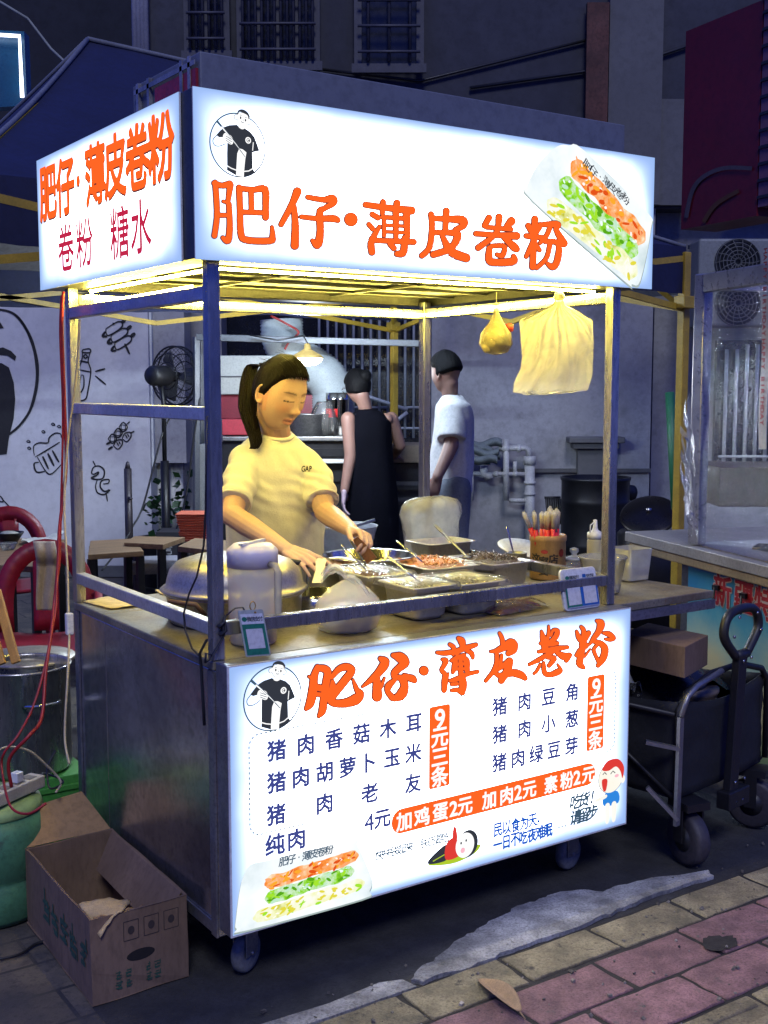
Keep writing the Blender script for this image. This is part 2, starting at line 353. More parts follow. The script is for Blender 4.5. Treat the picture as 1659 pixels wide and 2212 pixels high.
# litter: a fallen leaf and crumbs
LEAF = mat('dry_leaf', (.33, .21, .11), .7, var=.4, vs=20)
z_ = lambda x, y: onz((1200 + x / .9095) / 1.8228, (3200 + y / .9095) / 1.8228, .004)
a_, b_ = z_(625, 600), z_(770, 735); dv = b_ - a_; nv = Vector((-dv.y, dv.x, 0)).normalized()
g = MB(); g.grid(lambda s, t: a_ + dv * s + nv * ((t - .5) * .062 * math.sin(math.pi * min(1, s * .93 + .03)) ** .8) + Vector((0, 0, .004 + .022 * abs(t - .5) * 2 * math.sin(math.pi * s) + .014 * s * s)), 16, 8)
g.tube([b_ + Vector((0, 0, .016)), b_ + dv * .12 + Vector((0, 0, .01))], .0016)
tag(g.build('fallen_leaf', LEAF, solid=.0006), 'curled brown dry leaf lying on the red pavers', 'leaf')
g = MB(); rnd = random.Random(4)
for k in range(520):
    x, y = rnd.uniform(-.3, 3.2), rnd.uniform(-.75, -.05); r = rnd.choice((.002, .0025, .003, .004, .006)); T = Matrix.Rotation(rnd.random() * 6, 3, 'Z') @ Matrix.Rotation(rnd.random(), 3, 'X')
    g.cbox((x, y, r * .7 + .001), (r * rnd.uniform(1, 2.4), r * 1.5, r), T)
tag(g.build('pavement_litter', mat('pale_crumbs', (.26, .23, .19), .9, var=.8, vs=30, island=.6)), kind='stuff')
hp = onz((1200 + 1485 / .9095) / 1.8228, (3200 + 472 / .9095) / 1.8228, .002)
g = MB(); g.add([hp + Vector((.056 * math.cos(k * .21) * (1 + .45 * noise.noise((k * .5, 0, 0))), .040 * math.sin(k * .21) * (1 + .45 * noise.noise((k * .5, 3, 0))), .005)) for k in range(30)], [tuple(range(30))])
tag(g.build('pavement_hole', JOINT), kind='structure')

# ------------------------------------------------------------------ buildings behind
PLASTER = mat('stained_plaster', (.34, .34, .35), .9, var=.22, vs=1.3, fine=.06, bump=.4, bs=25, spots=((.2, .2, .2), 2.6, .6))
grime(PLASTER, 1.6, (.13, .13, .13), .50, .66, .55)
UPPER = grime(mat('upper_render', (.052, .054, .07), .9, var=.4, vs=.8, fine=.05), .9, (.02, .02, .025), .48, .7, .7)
PALE = mat('pale_render', (.13, .13, .13), .9, var=.2, vs=1.2, fine=.05)
DARKW = mat('dark_window', (.012, .014, .022), .25, var=.3)
D0 = 10.0
bb = thing('back_building', 'grey rendered building with dark barred windows rising behind the blue canopy', 'building', BM @ Vector((0, D0, 0)))
g = MB(BM)
z1, zl = bz(520, D0), bz(1012, D0)
def wl(u0, u1, za, zb, d=D0, mi=0, th=.35): g.box(bx(u0, d), bx(u1, d), d, d + th, za, zb, mi)
wl(932, 1407, 0, 3.0); wl(1410, 1900, 0, 3.0, D0 + .25)
wl(560, 700, 0, .9); wl(700, 932, 0, bz(1015, D0))
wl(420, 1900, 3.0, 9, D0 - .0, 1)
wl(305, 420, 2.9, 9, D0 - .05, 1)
wl(395, 480, 0, 3.0, D0 + .1)
wl(480, 700, .9, 3.0, D0 + .5, 2)
wl(700, 932, bz(1015, D0), 3.0, D0 + .3, 2)
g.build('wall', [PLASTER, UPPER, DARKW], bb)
g = MB(BM); d = D0 - .03
g.box(bx(1300, d), bx(1412, d), d - .05, d + .04, 3.02, 9); g.box(bx(1412.5, d), bx(1470, d), d - .02, d + .04, 3.02, bz(215, d)); g.build('pale_wall_panel', PALE, bb)
g = MB(BM); d = D0 - .05; g.box(bx(1252, d), bx(1298, d), d - .06, d - .002, bz(400, d), bz(10, d)); g.build('rusty_panel', mat('rusty_board', (.13, .05, .035), .8, var=.6, vs=3), bb)
FRAMEM = mat('window_frame', (.065, .065, .08), .6, var=.3)
for (u0, u1, v0, v1, n) in ((420, 500, -260, 112, 2), (530, 688, -260, 135, 4), (775, 905, -260, 140, 1)):
    d = D0 - .06; g = MB(BM); g.box(bx(u0, d), bx(u1, d), d, d + .05, bz(v1, d), bz(v0, d)); wn = g.build('window', DARKW, bb)
    g = MB(BM)
    for k in range(n + 1):
        u = u0 + (u1 - u0) * k / n; g.box(bx(u, d) - .03, bx(u, d) + .03, d - .05, d - .001, bz(v1, d) - .05, bz(v0, d))
    g.box(bx(u0, d) - .05, bx(u1, d) + .05, d - .08, d - .052, bz(v1, d) - .08, bz(v1, d) - .01)
    g.build('frame', FRAMEM, wn)
    g = MB(BM)
    for k in range(n * 3):
        u = u0 + (u1 - u0) * (k + .5) / (n * 3); g.tube([(bx(u, d), d - .10, bz(v1, d)), (bx(u, d), d - .10, bz(v0, d))], .012, 6)
    for v in (v1 - 20, v1 - 75, v1 - 130): g.tube([(bx(u0, d), d - .115, bz(v, d)), (bx(u1, d), d - .115, bz(v, d))], .012, 6)
    g.build('grille', FRAMEM, wn)
g = MB(BM); d = D0 - .12
for u in (308, 316, 324, 331): g.tube([(bx(u, d), d, 2.6), (bx(u, d), d, 8)], .026, 8)
g.build('downpipe', mat('drain_pipe', (.28, .28, .32), .5), bb)
g = MB(BM); d = D0 - .03
g.tube([(bx(1659, d), d, bz(30, d)), (bx(1350, d), d, bz(140, d)), (bx(1010, d), d, bz(190, d))], .014, 6); g.tube([(bx(700, d), d, bz(150, d)), (bx(905, d), d, bz(175, d)), (bx(1300, d), d, bz(75, d))], .012, 6)
g.build('wall_cable', BLACKP, bb)
g = MB(BM); d = D0
g.box(bx(1085, d), bx(1407, d), d - .05, d - .001, zl - .03, zl); g.build('ledge', mat('dirty_ledge', (.10, .10, .10), .9), bb)
g = MB(BM); x0, x1 = bx(1247, d), bx(1320, d); zc = bz(968, d)
g.box(x0, x1, d - .1, d - .002, 0, zc); g.box(x0 - .05, x1 + .05, d - .16, d - .003, zc + .001, zc + .05); g.box(x0 - .09, x1 + .09, d - .2, d - .003, zc + .051, zc + .1)
g.build('pilaster', PALE, bb, bev=.01)
# barred window in the middle
g = MB(BM); d = D0 + .05
for k in range(13):
    u = 690 + k * 18.5; g.tube([(bx(u, d), d, 1.1), (bx(u, d), d, 3)], .012, 6)
for v in (880, 925): g.tube([(bx(690, d), d, bz(v, d)), (bx(930, d), d, bz(v, d))], .011, 6)
g.tube([(bx(730, d), d - .05, bz(835, d)), (bx(880, d), d - .05, bz(885, d))], .018, 6); g.tube([(bx(880, d), d - .05, bz(890, d)), (bx(835, d), d - .05, bz(925, d))], .018, 6)
g.build('window_bars', mat('painted_bar', (.3, .33, .37), .5), bb)
# barred window at the far right, seen through the next stall
g = MB(BM); d = D0 + .2; g.box(bx(1545, d), bx(1800, d), d - .02, d + .04, bz(1010, d), bz(735, d)); wn = g.build('window', DARKW, bb)
g = MB(BM)
for k in range(7):
    u = 1562 + k * 22; g.tube([(bx(u, d), d - .08, bz(1015, d)), (bx(u, d), d - .08, bz(745 + 10 * (k < 2), d))], .016, 6)
g.tube([(bx(1550, d), d - .09, bz(985, d)), (bx(1800, d), d - .09, bz(985, d))], .012, 6)
g.build('grille', mat('white_bar', (.6, .6, .58), .5), wn)

# white wall with brush drawings
DRAWW = grime(mat('white_drawing_wall', (.60, .60, .61), .8, var=.16, vs=1.1, fine=.03, bump=.3, bs=14), .8, (.34, .33, .32), .52, .8, .5)
INK = mat('black_brush_paint', (.015, .015, .015), .7, var=.3)
DW = 9.5
dw = thing('painted_wall', 'white wall covered in black brush drawings of skewers and beer', 'wall', BM @ Vector((bx(100, DW), DW, 0)))
g = MB(BM); g.box(bx(-420, DW), bx(322, DW), DW, DW + .3, 0, 2.82); g.build('wall_panel', DRAWW, dw)
g = MB(BM); g.box(bx(-420, DW), bx(322, DW), DW - .03, DW - .001, 0, .09); g.build('skirting', PALE, dw)
g = MB(BM)
def stroke(pts, wd=5, d=DW - .006, n=4):
    """a brush stroke on the wall: smooth path, pressed harder in the middle"""
    V = [BP(u, v, d) for u, v in pts]; out = []
    for i in range(len(V) - 1):
        p0, p1, p2, p3 = V[max(i - 1, 0)], V[i], V[i + 1], V[min(i + 2, len(V) - 1)]
        for k in range(n):
            t = k / n; out.append(.5 * ((2 * p1) + (p2 - p0) * t + (2 * p0 - 5 * p1 + 4 * p2 - p3) * t * t + (3 * p1 - p0 - 3 * p2 + p3) * t ** 3))
    out.append(V[-1]); m = len(out); r0 = px(wd, d) / 2
    vs = []
    for i, p in enumerate(out):
        t = (out[min(i + 1, m - 1)] - out[max(i - 1, 0)]); t = Vector((t.x, 0, t.z)).normalized(); nn = Vector((-t.z, 0, t.x))
        r = r0 * (.72 + .5 * math.sin(math.pi * i / (m - 1)) + .25 * noise.noise((p.x * 9, p.z * 9, 0)))
        vs += [p + nn * r, p - nn * r]
    g.add(vs, [(2 * i, 2 * i + 1, 2 * i + 3, 2 * i + 2) for i in range(m - 1)])
def blot(pts, d=DW - .006): g.poly([BP(u, v, d) for u, v in pts])
q = lambda x, y: (x / 1.701 / 1.8228, (1100 + y / 1.701) / 1.8228)
def S(pts, wd=2.6): stroke([q(*p) for p in pts], wd)
S([(-30, 200), (60, 215), (125, 260), (190, 360), (232, 480), (250, 610), (240, 740), (200, 880), (130, 980), (60, 1040)], 6)
S([(100, 240), (150, 285), (205, 400)], 3)
blot([q(*p) for p in ((-60, 470), (20, 455), (75, 480), (108, 515), (100, 545), (50, 510), (0, 505), (-60, 520))])
blot([q(*p) for p in ((-60, 565), (10, 560), (60, 590), (92, 690), (102, 800), (92, 930), (60, 1060), (45, 1170), (0, 1175), (-60, 1172))])
blot([q(*p) for p in ((-40, 270), (0, 285), (25, 325), (-10, 330), (-40, 310))])
for x, y in ((710, 330), (745, 375), (770, 425)):   # three wrapped skewers
    S([(x, y), (x + 75, y - 45), (x + 108, y - 40), (x + 100, y - 5), (x + 20, y + 45), (x, y + 25), (x, y)]); S([(x + 105, y - 40), (x + 135, y - 65)], 6); S([(x - 5, y + 20), (x - 22, y + 50), (x + 8, y + 52)], 5)
S([(755, 290), (765, 305)]); S([(835, 430), (868, 500)], 4)
S([(555, 470), (600, 465), (603, 490), (552, 488), (555, 470)]); S([(552, 490), (548, 540), (525, 600), (500, 690), (495, 800), (568, 806), (590, 740), (608, 620), (600, 580), (590, 545), (602, 492)]); S([(535, 545), (596, 557)]); S([(527, 605), (608, 620)]); S([(572, 502), (585, 515), (572, 528), (560, 515), (572, 502)]); S([(545, 640), (530, 700), (535, 760), (560, 720), (560, 650), (545, 640)])
S([(637, 617), (705, 598)], 3.2); S([(637, 645), (710, 705)], 3.2)
S([(230, 1180), (225, 1120), (260, 1095), (320, 1095), (330, 1060), (370, 1030), (405, 1035), (410, 1060)]); S([(235, 1190), (320, 1140), (400, 1090)]); S([(250, 1190), (310, 1290), (350, 1300), (410, 1240)]); S([(260, 1225), (228, 1235), (245, 1290), (300, 1285)], 3); S([(285, 1185), (325, 1270)], 4); S([(320, 1165), (362, 1250)], 4); S([(350, 1145), (395, 1225)], 4)
for x, y in ((190, 1085), (195, 1130), (290, 1020), (355, 970), (395, 985)): S([(x - 12, y), (x, y - 8), (x + 12, y + 4), (x, y + 8), (x - 12, y)], 2)
for x, y in ((825, 990), (790, 1030), (752, 1068)): S([(x - 28, y), (x, y - 32), (x + 28, y), (x, y + 30), (x - 28, y)]); S([(x - 12, y - 14), (x + 14, y - 12), (x + 12, y + 14), (x - 12, y + 12), (x - 12, y - 14)], 1.6)
for x, y in ((848, 1055), (790, 1105)): S([(x - 30, y + 10), (x - 10, y - 25), (x + 25, y - 30), (x + 28, y), (x, y + 32), (x - 30, y + 10)]); S([(x - 8, y - 15), (x + 5, y + 10)]); S([(x + 6, y - 20), (x + 16, y)])
S([(850, 970), (870, 952)]); S([(872, 1030), (900, 1016)]); S([(712, 1105), (740, 1090)], 4); S([(725, 1140), (755, 1120)], 4)
S([(622, 1215), (640, 1250)]); S([(612, 1300), (625, 1260), (665, 1250), (698, 1280), (690, 1330), (650, 1340), (612, 1330), (650, 1310), (660, 1290), (630, 1305), (612, 1300)], 3); S([(650, 1345), (640, 1390), (655, 1430), (700, 1440), (735, 1410), (700, 1420), (672, 1390), (680, 1350), (728, 1340), (725, 1365), (690, 1370)], 3); S([(712, 1440), (720, 1488)])
S([(-20, 1480), (20, 1490), (10, 1460), (-20, 1440)]); S([(20, 1475), (60, 1520), (115, 1585)])
g.build('brush_drawing', INK, dw)
# grey cabinet and pipes on the wall next to it
g = MB(BM); d = DW + .12
eb = thing('wall_cabinet', 'tall grey cabinet with a white edge on the wall behind the floor fan', 'cabinet', BM @ Vector((bx(360, d), d, bz(1003, d))))
g.box(bx(333, d), bx(400, d), d, d + .3, bz(1000, d), 3.2); g.build('cabinet_door', mat('grey_sheet', (.36, .36, .38), .6, var=.15, vs=2), eb)
g = MB(BM); g.box(bx(317, d), bx(332.6, d), d - .06, d + .3, bz(1007, d), 2.66); g.build('cabinet_edge', mat('white_trim', (.7, .74, .76), .5, var=.1), eb)
g = MB(BM); d = DW + .3
vp = thing('wall_pipes', 'bundle of white vertical pipes below the grey wall cabinet', 'pipes', BM @ Vector((bx(365, d), d, .5)))
for u, r in ((340, .03), (371, .028), (379, .03), (386, .025)): g.tube([(bx(u, d), d, .3), (bx(u, d), d, bz(1000, d))], r)
g.build('pipe', mat('white_pvc', (.62, .62, .60), .45, var=.2, vs=8), vp)

# red projecting shop sign, slatted at its near end
a0 = at(1448, 836, 8.2); dirn = Vector((-math.sin(R(9)), -math.cos(R(9)), 0)); prp = Vector((dirn.y, -dirn.x, 0))
def zat(u, v, P): r = ray(u, v); return CAM.z + r.z * ((P - CAM).dot(fw) / r.dot(fw))
def along(u):   # point of the sign's face that is seen in column u
    r = ray(u, 836); r = Vector((r.x, r.y)); e = Vector((dirn.x, dirn.y)); dlt = Vector((a0.x - CAM.x, a0.y - CAM.y))
    k = (r.x * dlt.y - r.y * dlt.x) / (r.y * e.x - r.x * e.y); return a0 + dirn * k
rs = thing('shop_sign', 'dark red projecting box sign high on the building at the edge of the view', 'sign', Vector((a0.x, a0.y, 2.5)))
p0, p1 = along(1462), along(1622); zb, zt = zat(1466, 496, p0), zat(1466, 68, p0)
g = MB(); n_ = Vector((math.cos(R(9)), -math.sin(R(9)), 0))
def slabbox(g, A, B, za, zb, th, mi=0): g.hexa([(A.x, A.y, za), (B.x, B.y, za), (B.x + n_.x * th, B.y + n_.y * th, za), (A.x + n_.x * th, A.y + n_.y * th, za), (A.x, A.y, zb), (B.x, B.y, zb), (B.x + n_.x * th, B.y + n_.y * th, zb), (A.x + n_.x * th, A.y + n_.y * th, zb)], mi)
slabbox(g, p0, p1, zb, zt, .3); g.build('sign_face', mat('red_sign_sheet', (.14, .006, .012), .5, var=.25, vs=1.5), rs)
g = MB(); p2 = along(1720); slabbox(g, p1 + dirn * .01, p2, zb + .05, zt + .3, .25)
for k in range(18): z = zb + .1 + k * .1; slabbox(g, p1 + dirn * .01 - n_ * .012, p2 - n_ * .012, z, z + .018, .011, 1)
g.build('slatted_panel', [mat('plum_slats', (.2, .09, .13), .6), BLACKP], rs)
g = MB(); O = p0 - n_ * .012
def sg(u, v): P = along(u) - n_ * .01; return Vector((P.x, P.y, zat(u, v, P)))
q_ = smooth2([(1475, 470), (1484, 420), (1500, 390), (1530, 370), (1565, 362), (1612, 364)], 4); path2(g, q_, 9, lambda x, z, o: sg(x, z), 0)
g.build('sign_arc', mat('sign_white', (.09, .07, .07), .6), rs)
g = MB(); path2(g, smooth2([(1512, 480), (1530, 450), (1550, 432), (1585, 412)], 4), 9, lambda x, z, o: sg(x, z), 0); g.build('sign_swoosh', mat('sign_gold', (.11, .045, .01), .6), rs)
# neon-edged sign at the upper edge
g = MB(); d = 8.5
ns = thing('neon_sign', 'dark teal sign board outlined by a white light tube', 'sign', at(0, 210, d))
g = MB(); A = [at(-150, 58, d + .06), at(52, 68, d + .06), at(58, 228, d + .06), at(-150, 240, d + .06)]
g.prism(A, fw * .12); g.build('sign_board', mat('teal_board', (.01, .09, .16), .4, var=.2), ns)
g = MB(); g.tube([at(-150, 66, d), at(42, 78, d), at(48, 210, d)], .014, 8); g.build('light_tube', glow('neon_white', (.75, .8, 1), 3.0, True), ns)

# ------------------------------------------------------------------ blue canopy tent with yellow frame
tn = thing('canopy_tent', 'navy blue pop-up canopy on a yellow steel frame behind the stall', 'tent', (1.7, 3.1, 0))
FL, FR, BR, BL = Vector((-.2, 1.6, 2.24)), Vector((3.37, 1.6, 2.22)), Vector((3.75, 4.7, 2.24)), Vector((.0, 4.7, 2.24))
RA, RBb = Vector((.86, 3.1, 3.17)), Vector((2.5, 3.15, 3.1))
NAVY = mat('navy_canvas', (.007, .011, .052), .8, var=.3, vs=3, bump=.2, bs=20)
LINING = mat('grey_lining', (.20, .20, .22), .8, var=.25, vs=2, bump=.25, bs=12)
def perim(a, b, c, dd, n=14):
    out = []
    for P, Q in ((a, b), (b, c), (c, dd), (dd, a)): out += [P.lerp(Q, k / n) for k in range(n)]
    return out
def canopy(dz):
    e = perim(FL, FR, BR, BL); r = perim(RA, RBb, RBb, RA)
    rings = []
    for k in range(9):
        t = k / 8; rings.append([Vector((p.x + (q.x - p.x) * t, p.y + (q.y - p.y) * t, p.z + (q.z - p.z) * t ** 1.16 + dz + .008 * noise.noise((p.x * 3, p.y * 3, t * 3)))) for p, q in zip(e, r)])
    return rings
g = MB(); g.loft(canopy(0), cap=False)
def valance(dz, off):
    c = Vector((1.75, 3.1, 0)); out = []
    for p in perim(FL, FR, BR, BL, 30):
        o = Vector((p.x - c.x, p.y - c.y, 0)).normalized() * off
        out.append(p + o + Vector((0, 0, dz + (.012 * noise.noise((p.x * 5, p.y * 5, 0)) if dz < -.1 else 0))))
    return out
g.loft([valance(.006, .004), valance(-.1, .014), valance(-.225, .012)], cap=False); g.build('canopy', NAVY, tn)
g = MB(); g.loft(canopy(-.012), cap=False); g.build('lining', LINING, tn)
g = MB(); e_ = [RA + (FL - RA) * (k / 8) for k in range(9)]
def hip(Rr, E): return [Vector((E.x + (Rr.x - E.x) * t, E.y + (Rr.y - E.y) * t, E.z + (Rr.z - E.z) * t ** 1.16 + .008)) for t in [k / 8 for k in range(9)]]
for Rr, E in ((RA, FL), (RA, BL), (RBb, FR), (RBb, BR)): g.tube(hip(Rr, E), .011, 6)
g.tube([RA + Vector((0, 0, .01)), RBb + Vector((0, 0, .01))], .012, 6); g.build('seam_tape', mat('grey_tape', (.16, .17, .2), .7), tn)
for E in (FL, FR, BR, BL):
    g = MB(); g.bar((E.x, E.y, 0), (E.x, E.y, E.z - .02), .045, .045, (0, 1, 0)); lg = g.build('leg', YELLOWM, tn, bev=.004)
    g = MB(); g.bar((E.x - .028, E.y - .03, E.z - .30), (E.x - .028, E.y - .03, E.z - .24), .08, .07, (0, 1, 0)); g.build('bracket', YELLOWM, lg, bev=.004)
g = MB()
for A, B in ((FL, FR), (FR, BR), (BR, BL), (BL, FL)):
    A, B = A - Vector((0, 0, .05)), B - Vector((0, 0, .05)); Mid = (A + B) / 2
    for P, Q in ((A, Mid), (Mid, B)):
        g.bar(P, Q - Vector((0, 0, .25)), .02, .03); g.bar(P - Vector((0, 0, .25)), Q, .02, .03)
for E in (FL, FR, BR, BL):
    Rr = RA if E.x < 2 else RBb; g.bar(E - Vector((0, 0, .05)), Rr - Vector((0, 0, .08)), .025, .025); g.bar(E - Vector((0, 0, .3)), E.lerp(Rr, .45) - Vector((0, 0, .06)), .018, .025)
g.build('truss', YELLOWM, tn)

# unseen tube lamp, added under the tent roof to light the back walls
la = at(640, 470, 6.3); g = MB(); g.bar(la - rt * .62, la + rt * .62, .05, .03); fx = g.build('unseen_tube_lamp', WHITEP, tn)
g = MB(); g.tube([la - rt * .58 - Vector((0, 0, .03)), la + rt * .58 - Vector((0, 0, .03))], .013, 10); g.build('lit_tube', glow('cool_tube', (.66, .81, 1), 400.0, True), fx)
g = MB()
for k in (-.5, .5): g.tube([la + rt * k, la + rt * k + Vector((0, 0, .3))], .004, 6)
g.build('hanger', BLACKM, fx)

db = thing('added_dark_building', 'dark building added to hide the bright sky behind the canopy at the upper edge of the view', 'building', at(100, 836, 22))  # added before the bright sky; near-black colour stands in for night
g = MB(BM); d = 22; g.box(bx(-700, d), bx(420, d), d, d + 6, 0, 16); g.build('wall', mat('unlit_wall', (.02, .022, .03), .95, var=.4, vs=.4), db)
g = MB(BM); g.box(bx(-700, d), bx(420, d), d - .6, d - .01, 11.0, 11.25); g.build('ledge', mat('unlit_ledge', (.03, .032, .04), .9), db)
g = MB(); g.tube([at(-40, -20, 11), at(60, 40, 11), at(110, 105, 11), at(200, 190, 10.5), at(330, 290, 10.2)], .012, 6); tag(g.build('overhead_cable', mat('pale_cable', (.3, .32, .28), .7)), 'pale overhead cable slanting down behind the canopy peak', 'cable')
# ================================================================== LETTERING
GL = {}
def glyph(ch):
    if ch in GL: return GL[ch]
    cu = bpy.data.curves.new('glyph', 'FONT'); cu.body = ch; cu.size = 1; cu.resolution_u = 3
    o = bpy.data.objects.new('glyph', cu); COL.objects.link(o)
    dg = bpy.context.evaluated_depsgraph_get(); me = bpy.data.meshes.new_from_object(o.evaluated_get(dg))
    V = [(v.co.x, v.co.y) for v in me.vertices]; Fc = [tuple(p.vertices) for p in me.polygons]
    bpy.data.objects.remove(o); bpy.data.curves.remove(cu); bpy.data.meshes.remove(me)
    cnt = {}
    for f in Fc:
        for i in range(len(f)):
            e = (f[i], f[(i + 1) % len(f)]); k = tuple(sorted(e)); cnt.setdefault(k, []).append(e)
    E_ = [v[0] for v in cnt.values() if len(v) == 1]
    GL[ch] = (V, Fc, E_); return GL[ch]
_k = glyph('国')[0]; EM = max(x for x, y in _k) - min(x for x, y in _k)
def letter(mb, ch, cx, cz, h, frame, wd=0.0, off=.003, sx=1.0, shear=0.0, rot=0.0, wob=0.0, wvar=0.0, brush=0.0, mi=0, latin=1.0):
    """one character, centred; wd thickens its strokes, all lengths in units of the character height"""
    V, Fc, E_ = glyph(ch)
    if not V: return
    x0, x1 = min(x for x, y in V), max(x for x, y in V); y0, y1 = min(y for x, y in V), max(y for x, y in V)
    k = 1.0 / EM * (latin if ord(ch) < 200 else 1)
    ca, sa = math.cos(rot), math.sin(rot)
    def tr(x, y):
        x, y = (x - (x0 + x1) / 2) * k, (y - (y0 + y1) / 2) * k
        if wob:
            x += wob * noise.noise((x * 5 + cx * 30, y * 5, 1)); y += wob * noise.noise((x * 5 + cx * 30, y * 5, 9))
        x += shear * y; x *= sx
        return x * ca - y * sa, x * sa + y * ca
    def W(p, j=0): return frame(cx + p[0] * h, cz + p[1] * h, off + j)
    P = [tr(*v) for v in V]
    mb.add([W(p) for p in P], Fc, mi=mi)
    if wd <= 0: return
    rnd = random.Random(ord(ch))
    def width(p):
        q = wd
        if wvar: q *= 1 + wvar * noise.noise((p[0] * 6 + cx * 20, p[1] * 6, 4)) * 1.6
        if brush: q *= max(.35, 1 + brush * (p[1] * .6 - p[0] * .5 + .5 * noise.noise((p[0] * 9 + cx * 9, p[1] * 9, 2))))
        return q
    n = 8
    for a, b in E_:
        A, B = P[a], P[b]; L_ = math.hypot(B[0] - A[0], B[1] - A[1])
        m = max(1, int(L_ / .12)) if (wvar or brush) else 1
        for i in range(m):
            p = (A[0] + (B[0] - A[0]) * i / m, A[1] + (B[1] - A[1]) * i / m); q = (A[0] + (B[0] - A[0]) * (i + 1) / m, A[1] + (B[1] - A[1]) * (i + 1) / m)
            dx, dy = q[0] - p[0], q[1] - p[1]; l = math.hypot(dx, dy)
            if l < 1e-7: continue
            nx, ny = -dy / l, dx / l; r0, r1 = width(p), width(q); j = rnd.random() * 1e-4
            mb.add([W((p[0] + nx * r0, p[1] + ny * r0), j), W((p[0] - nx * r0, p[1] - ny * r0), j), W((q[0] - nx * r1, q[1] - ny * r1), j), W((q[0] + nx * r1, q[1] + ny * r1), j)], [(0, 1, 2, 3)], mi=mi)
            mb.add([W((p[0] + r0 * math.cos(6.2832 * t / n), p[1] + r0 * math.sin(6.2832 * t / n)), j) for t in range(n)], [tuple(range(n))], mi=mi)
def line(mb, s, xa, xb, z, h, frame, **k):
    n = len(s)
    for i, ch in enumerate(s):
        if ch != ' ': letter(mb, ch, xa + (xb - xa) * (i / (n - 1) if n > 1 else 0), z, h, frame, **k)
def front(y0): return lambda x, z, o: (x, y0 - o, z)
def sheet(name, P, m, parent):   # P: four corners, lower-near first, with UVs for the light behind
    me = bpy.data.meshes.new(name); off = OFF.get(parent.name, Vector()); me.from_pydata([Vector(p) - off for p in P], [], [(0, 1, 2, 3)])
    uv = me.uv_layers.new(name='UVMap')
    for i, t in enumerate(((0, 0), (1, 0), (1, 1), (0, 1))): uv.data[i].uv = t
    me.materials.append(m); o = bpy.data.objects.new(name, me); COL.objects.link(o); o.parent = parent; OFF[o.name] = off; return o
ORANGE = glow('orange_print', (1, .13, .018), 1.05); OUTL = glow('dark_red_print', (.13, .025, .03), 1); NAVYP = glow('navy_print', (.055, .07, .28), 1)
WHITEPR = glow('white_print', (1, 1, 1), 1.15); GREYPR = glow('grey_print', (.16, .22, .26), 1); BLUEPR = glow('blue_print', (.01, .10, .55), 1); INKPR = glow('ink_print', (.035, .04, .055), 1)
REDPR = glow('red_print', (.55, .02, .07), 1); TEALPR = glow('slate_print', (.05, .10, .16), 1)
def food(name, cols, sc_=30, st=None):
    if name in MATS: return MATS[name]
    m = glow(name, cols[0], 1); nt = m.node_tree; e = [q for q in nt.nodes if q.type == 'EMISSION'][0]
    n = _noise(nt, sc_, 5, .6, st); r = nt.nodes.new('ShaderNodeValToRGB'); r.color_ramp.elements[0].position = .3; r.color_ramp.elements[1].position = .7
    while len(r.color_ramp.elements) < len(cols): r.color_ramp.elements.new(.5)
    for i, c in enumerate(cols): r.color_ramp.elements[i].position = .3 + .4 * i / (len(cols) - 1); r.color_ramp.elements[i].color = (*c, 1)
    nt.links.new(n, r.inputs[0]); nt.links.new(r.outputs[0], e.inputs[0]); return m
F_OR = food('orange_roll_print', [(.85, .10, .01), (1, .33, .06), (1, .52, .25), (1, .85, .6)], 34)
F_GR = food('green_roll_print', [(.12, .42, .01), (.30, .75, .03), (.62, .85, .55), (.85, 1, .85)], 34)
F_WH = food('white_roll_print', [(.55, .55, .04), (.92, .95, .5), (1, 1, .86), (1, 1, 1)], 20)
F_PL = food('plate_print', [(.62, .75, .78), (.9, .98, 1.02), (1.1, 1.1, 1.1)], 6)
FOODP = [glow('shred_%s' % n_, c_) for n_, c_ in (('deep_orange', (.80, .09, .01)), ('amber', (1, .42, .03)), ('peach', (1, .42, .18)), ('glint', (1.1, 1, .95)), ('leaf_green', (.10, .40, .01)), ('lime', (.38, .80, .03)), ('pale_jade', (.55, .85, .62)), ('cool_glint', (.95, 1.1, 1.1)), ('yolk', (.80, .72, .06)), ('cream', (1.05, 1.05, .92)))]
F_RIM = food('plate_rim_print', [(.28, .36, .34), (.5, .6, .6)], 8)

def smudge(mb, cx, cz, h, frame, seed, off=.0008, n=7):
    """a worn printed character too blurred to read: short bars in a square"""
    rnd = random.Random(seed)
    for k in range(n):
        w_, t = h * rnd.uniform(.35, .9), h * rnd.uniform(.09, .14); x, z = cx + rnd.uniform(-.12, .12) * h, cz + (k / (n - 1) - .5) * h * .85
        if k % 3 == 2: w_, t, x = h * .12, h * rnd.uniform(.4, .8), cx + rnd.uniform(-.38, .38) * h
        mb.poly([frame(x - w_ / 2, z - t / 2, off + k * 2e-5), frame(x + w_ / 2, z - t / 2, off + k * 2e-5), frame(x + w_ / 2, z + t / 2, off + k * 2e-5), frame(x - w_ / 2, z + t / 2, off + k * 2e-5)])
def ring2(mb, cx, cz, r, th, frame, off, a0=0, a1=6.2832, n=48, sz=1.0, mi=0):
    vs = []
    for i in range(n + 1):
        a = a0 + (a1 - a0) * i / n
        for q in (r - th / 2, r + th / 2): vs.append(frame(cx + q * math.cos(a), cz + q * math.sin(a) * sz, off))
    mb.add(vs, [(2 * i, 2 * i + 1, 2 * i + 3, 2 * i + 2) for i in range(n)], mi=mi)
def shape(mb, pts, frame, off, mi=0, sm=True):
    p = smooth2(pts, 4, True) if sm else pts
    from mathutils.geometry import tessellate_polygon
    vs = [frame(x, z, off) for x, z in p]; tri = tessellate_polygon([[Vector((x, z, 0)) for x, z in p]])
    mb.add(vs, [tuple(t) for t in tri], mi=mi)
    return p
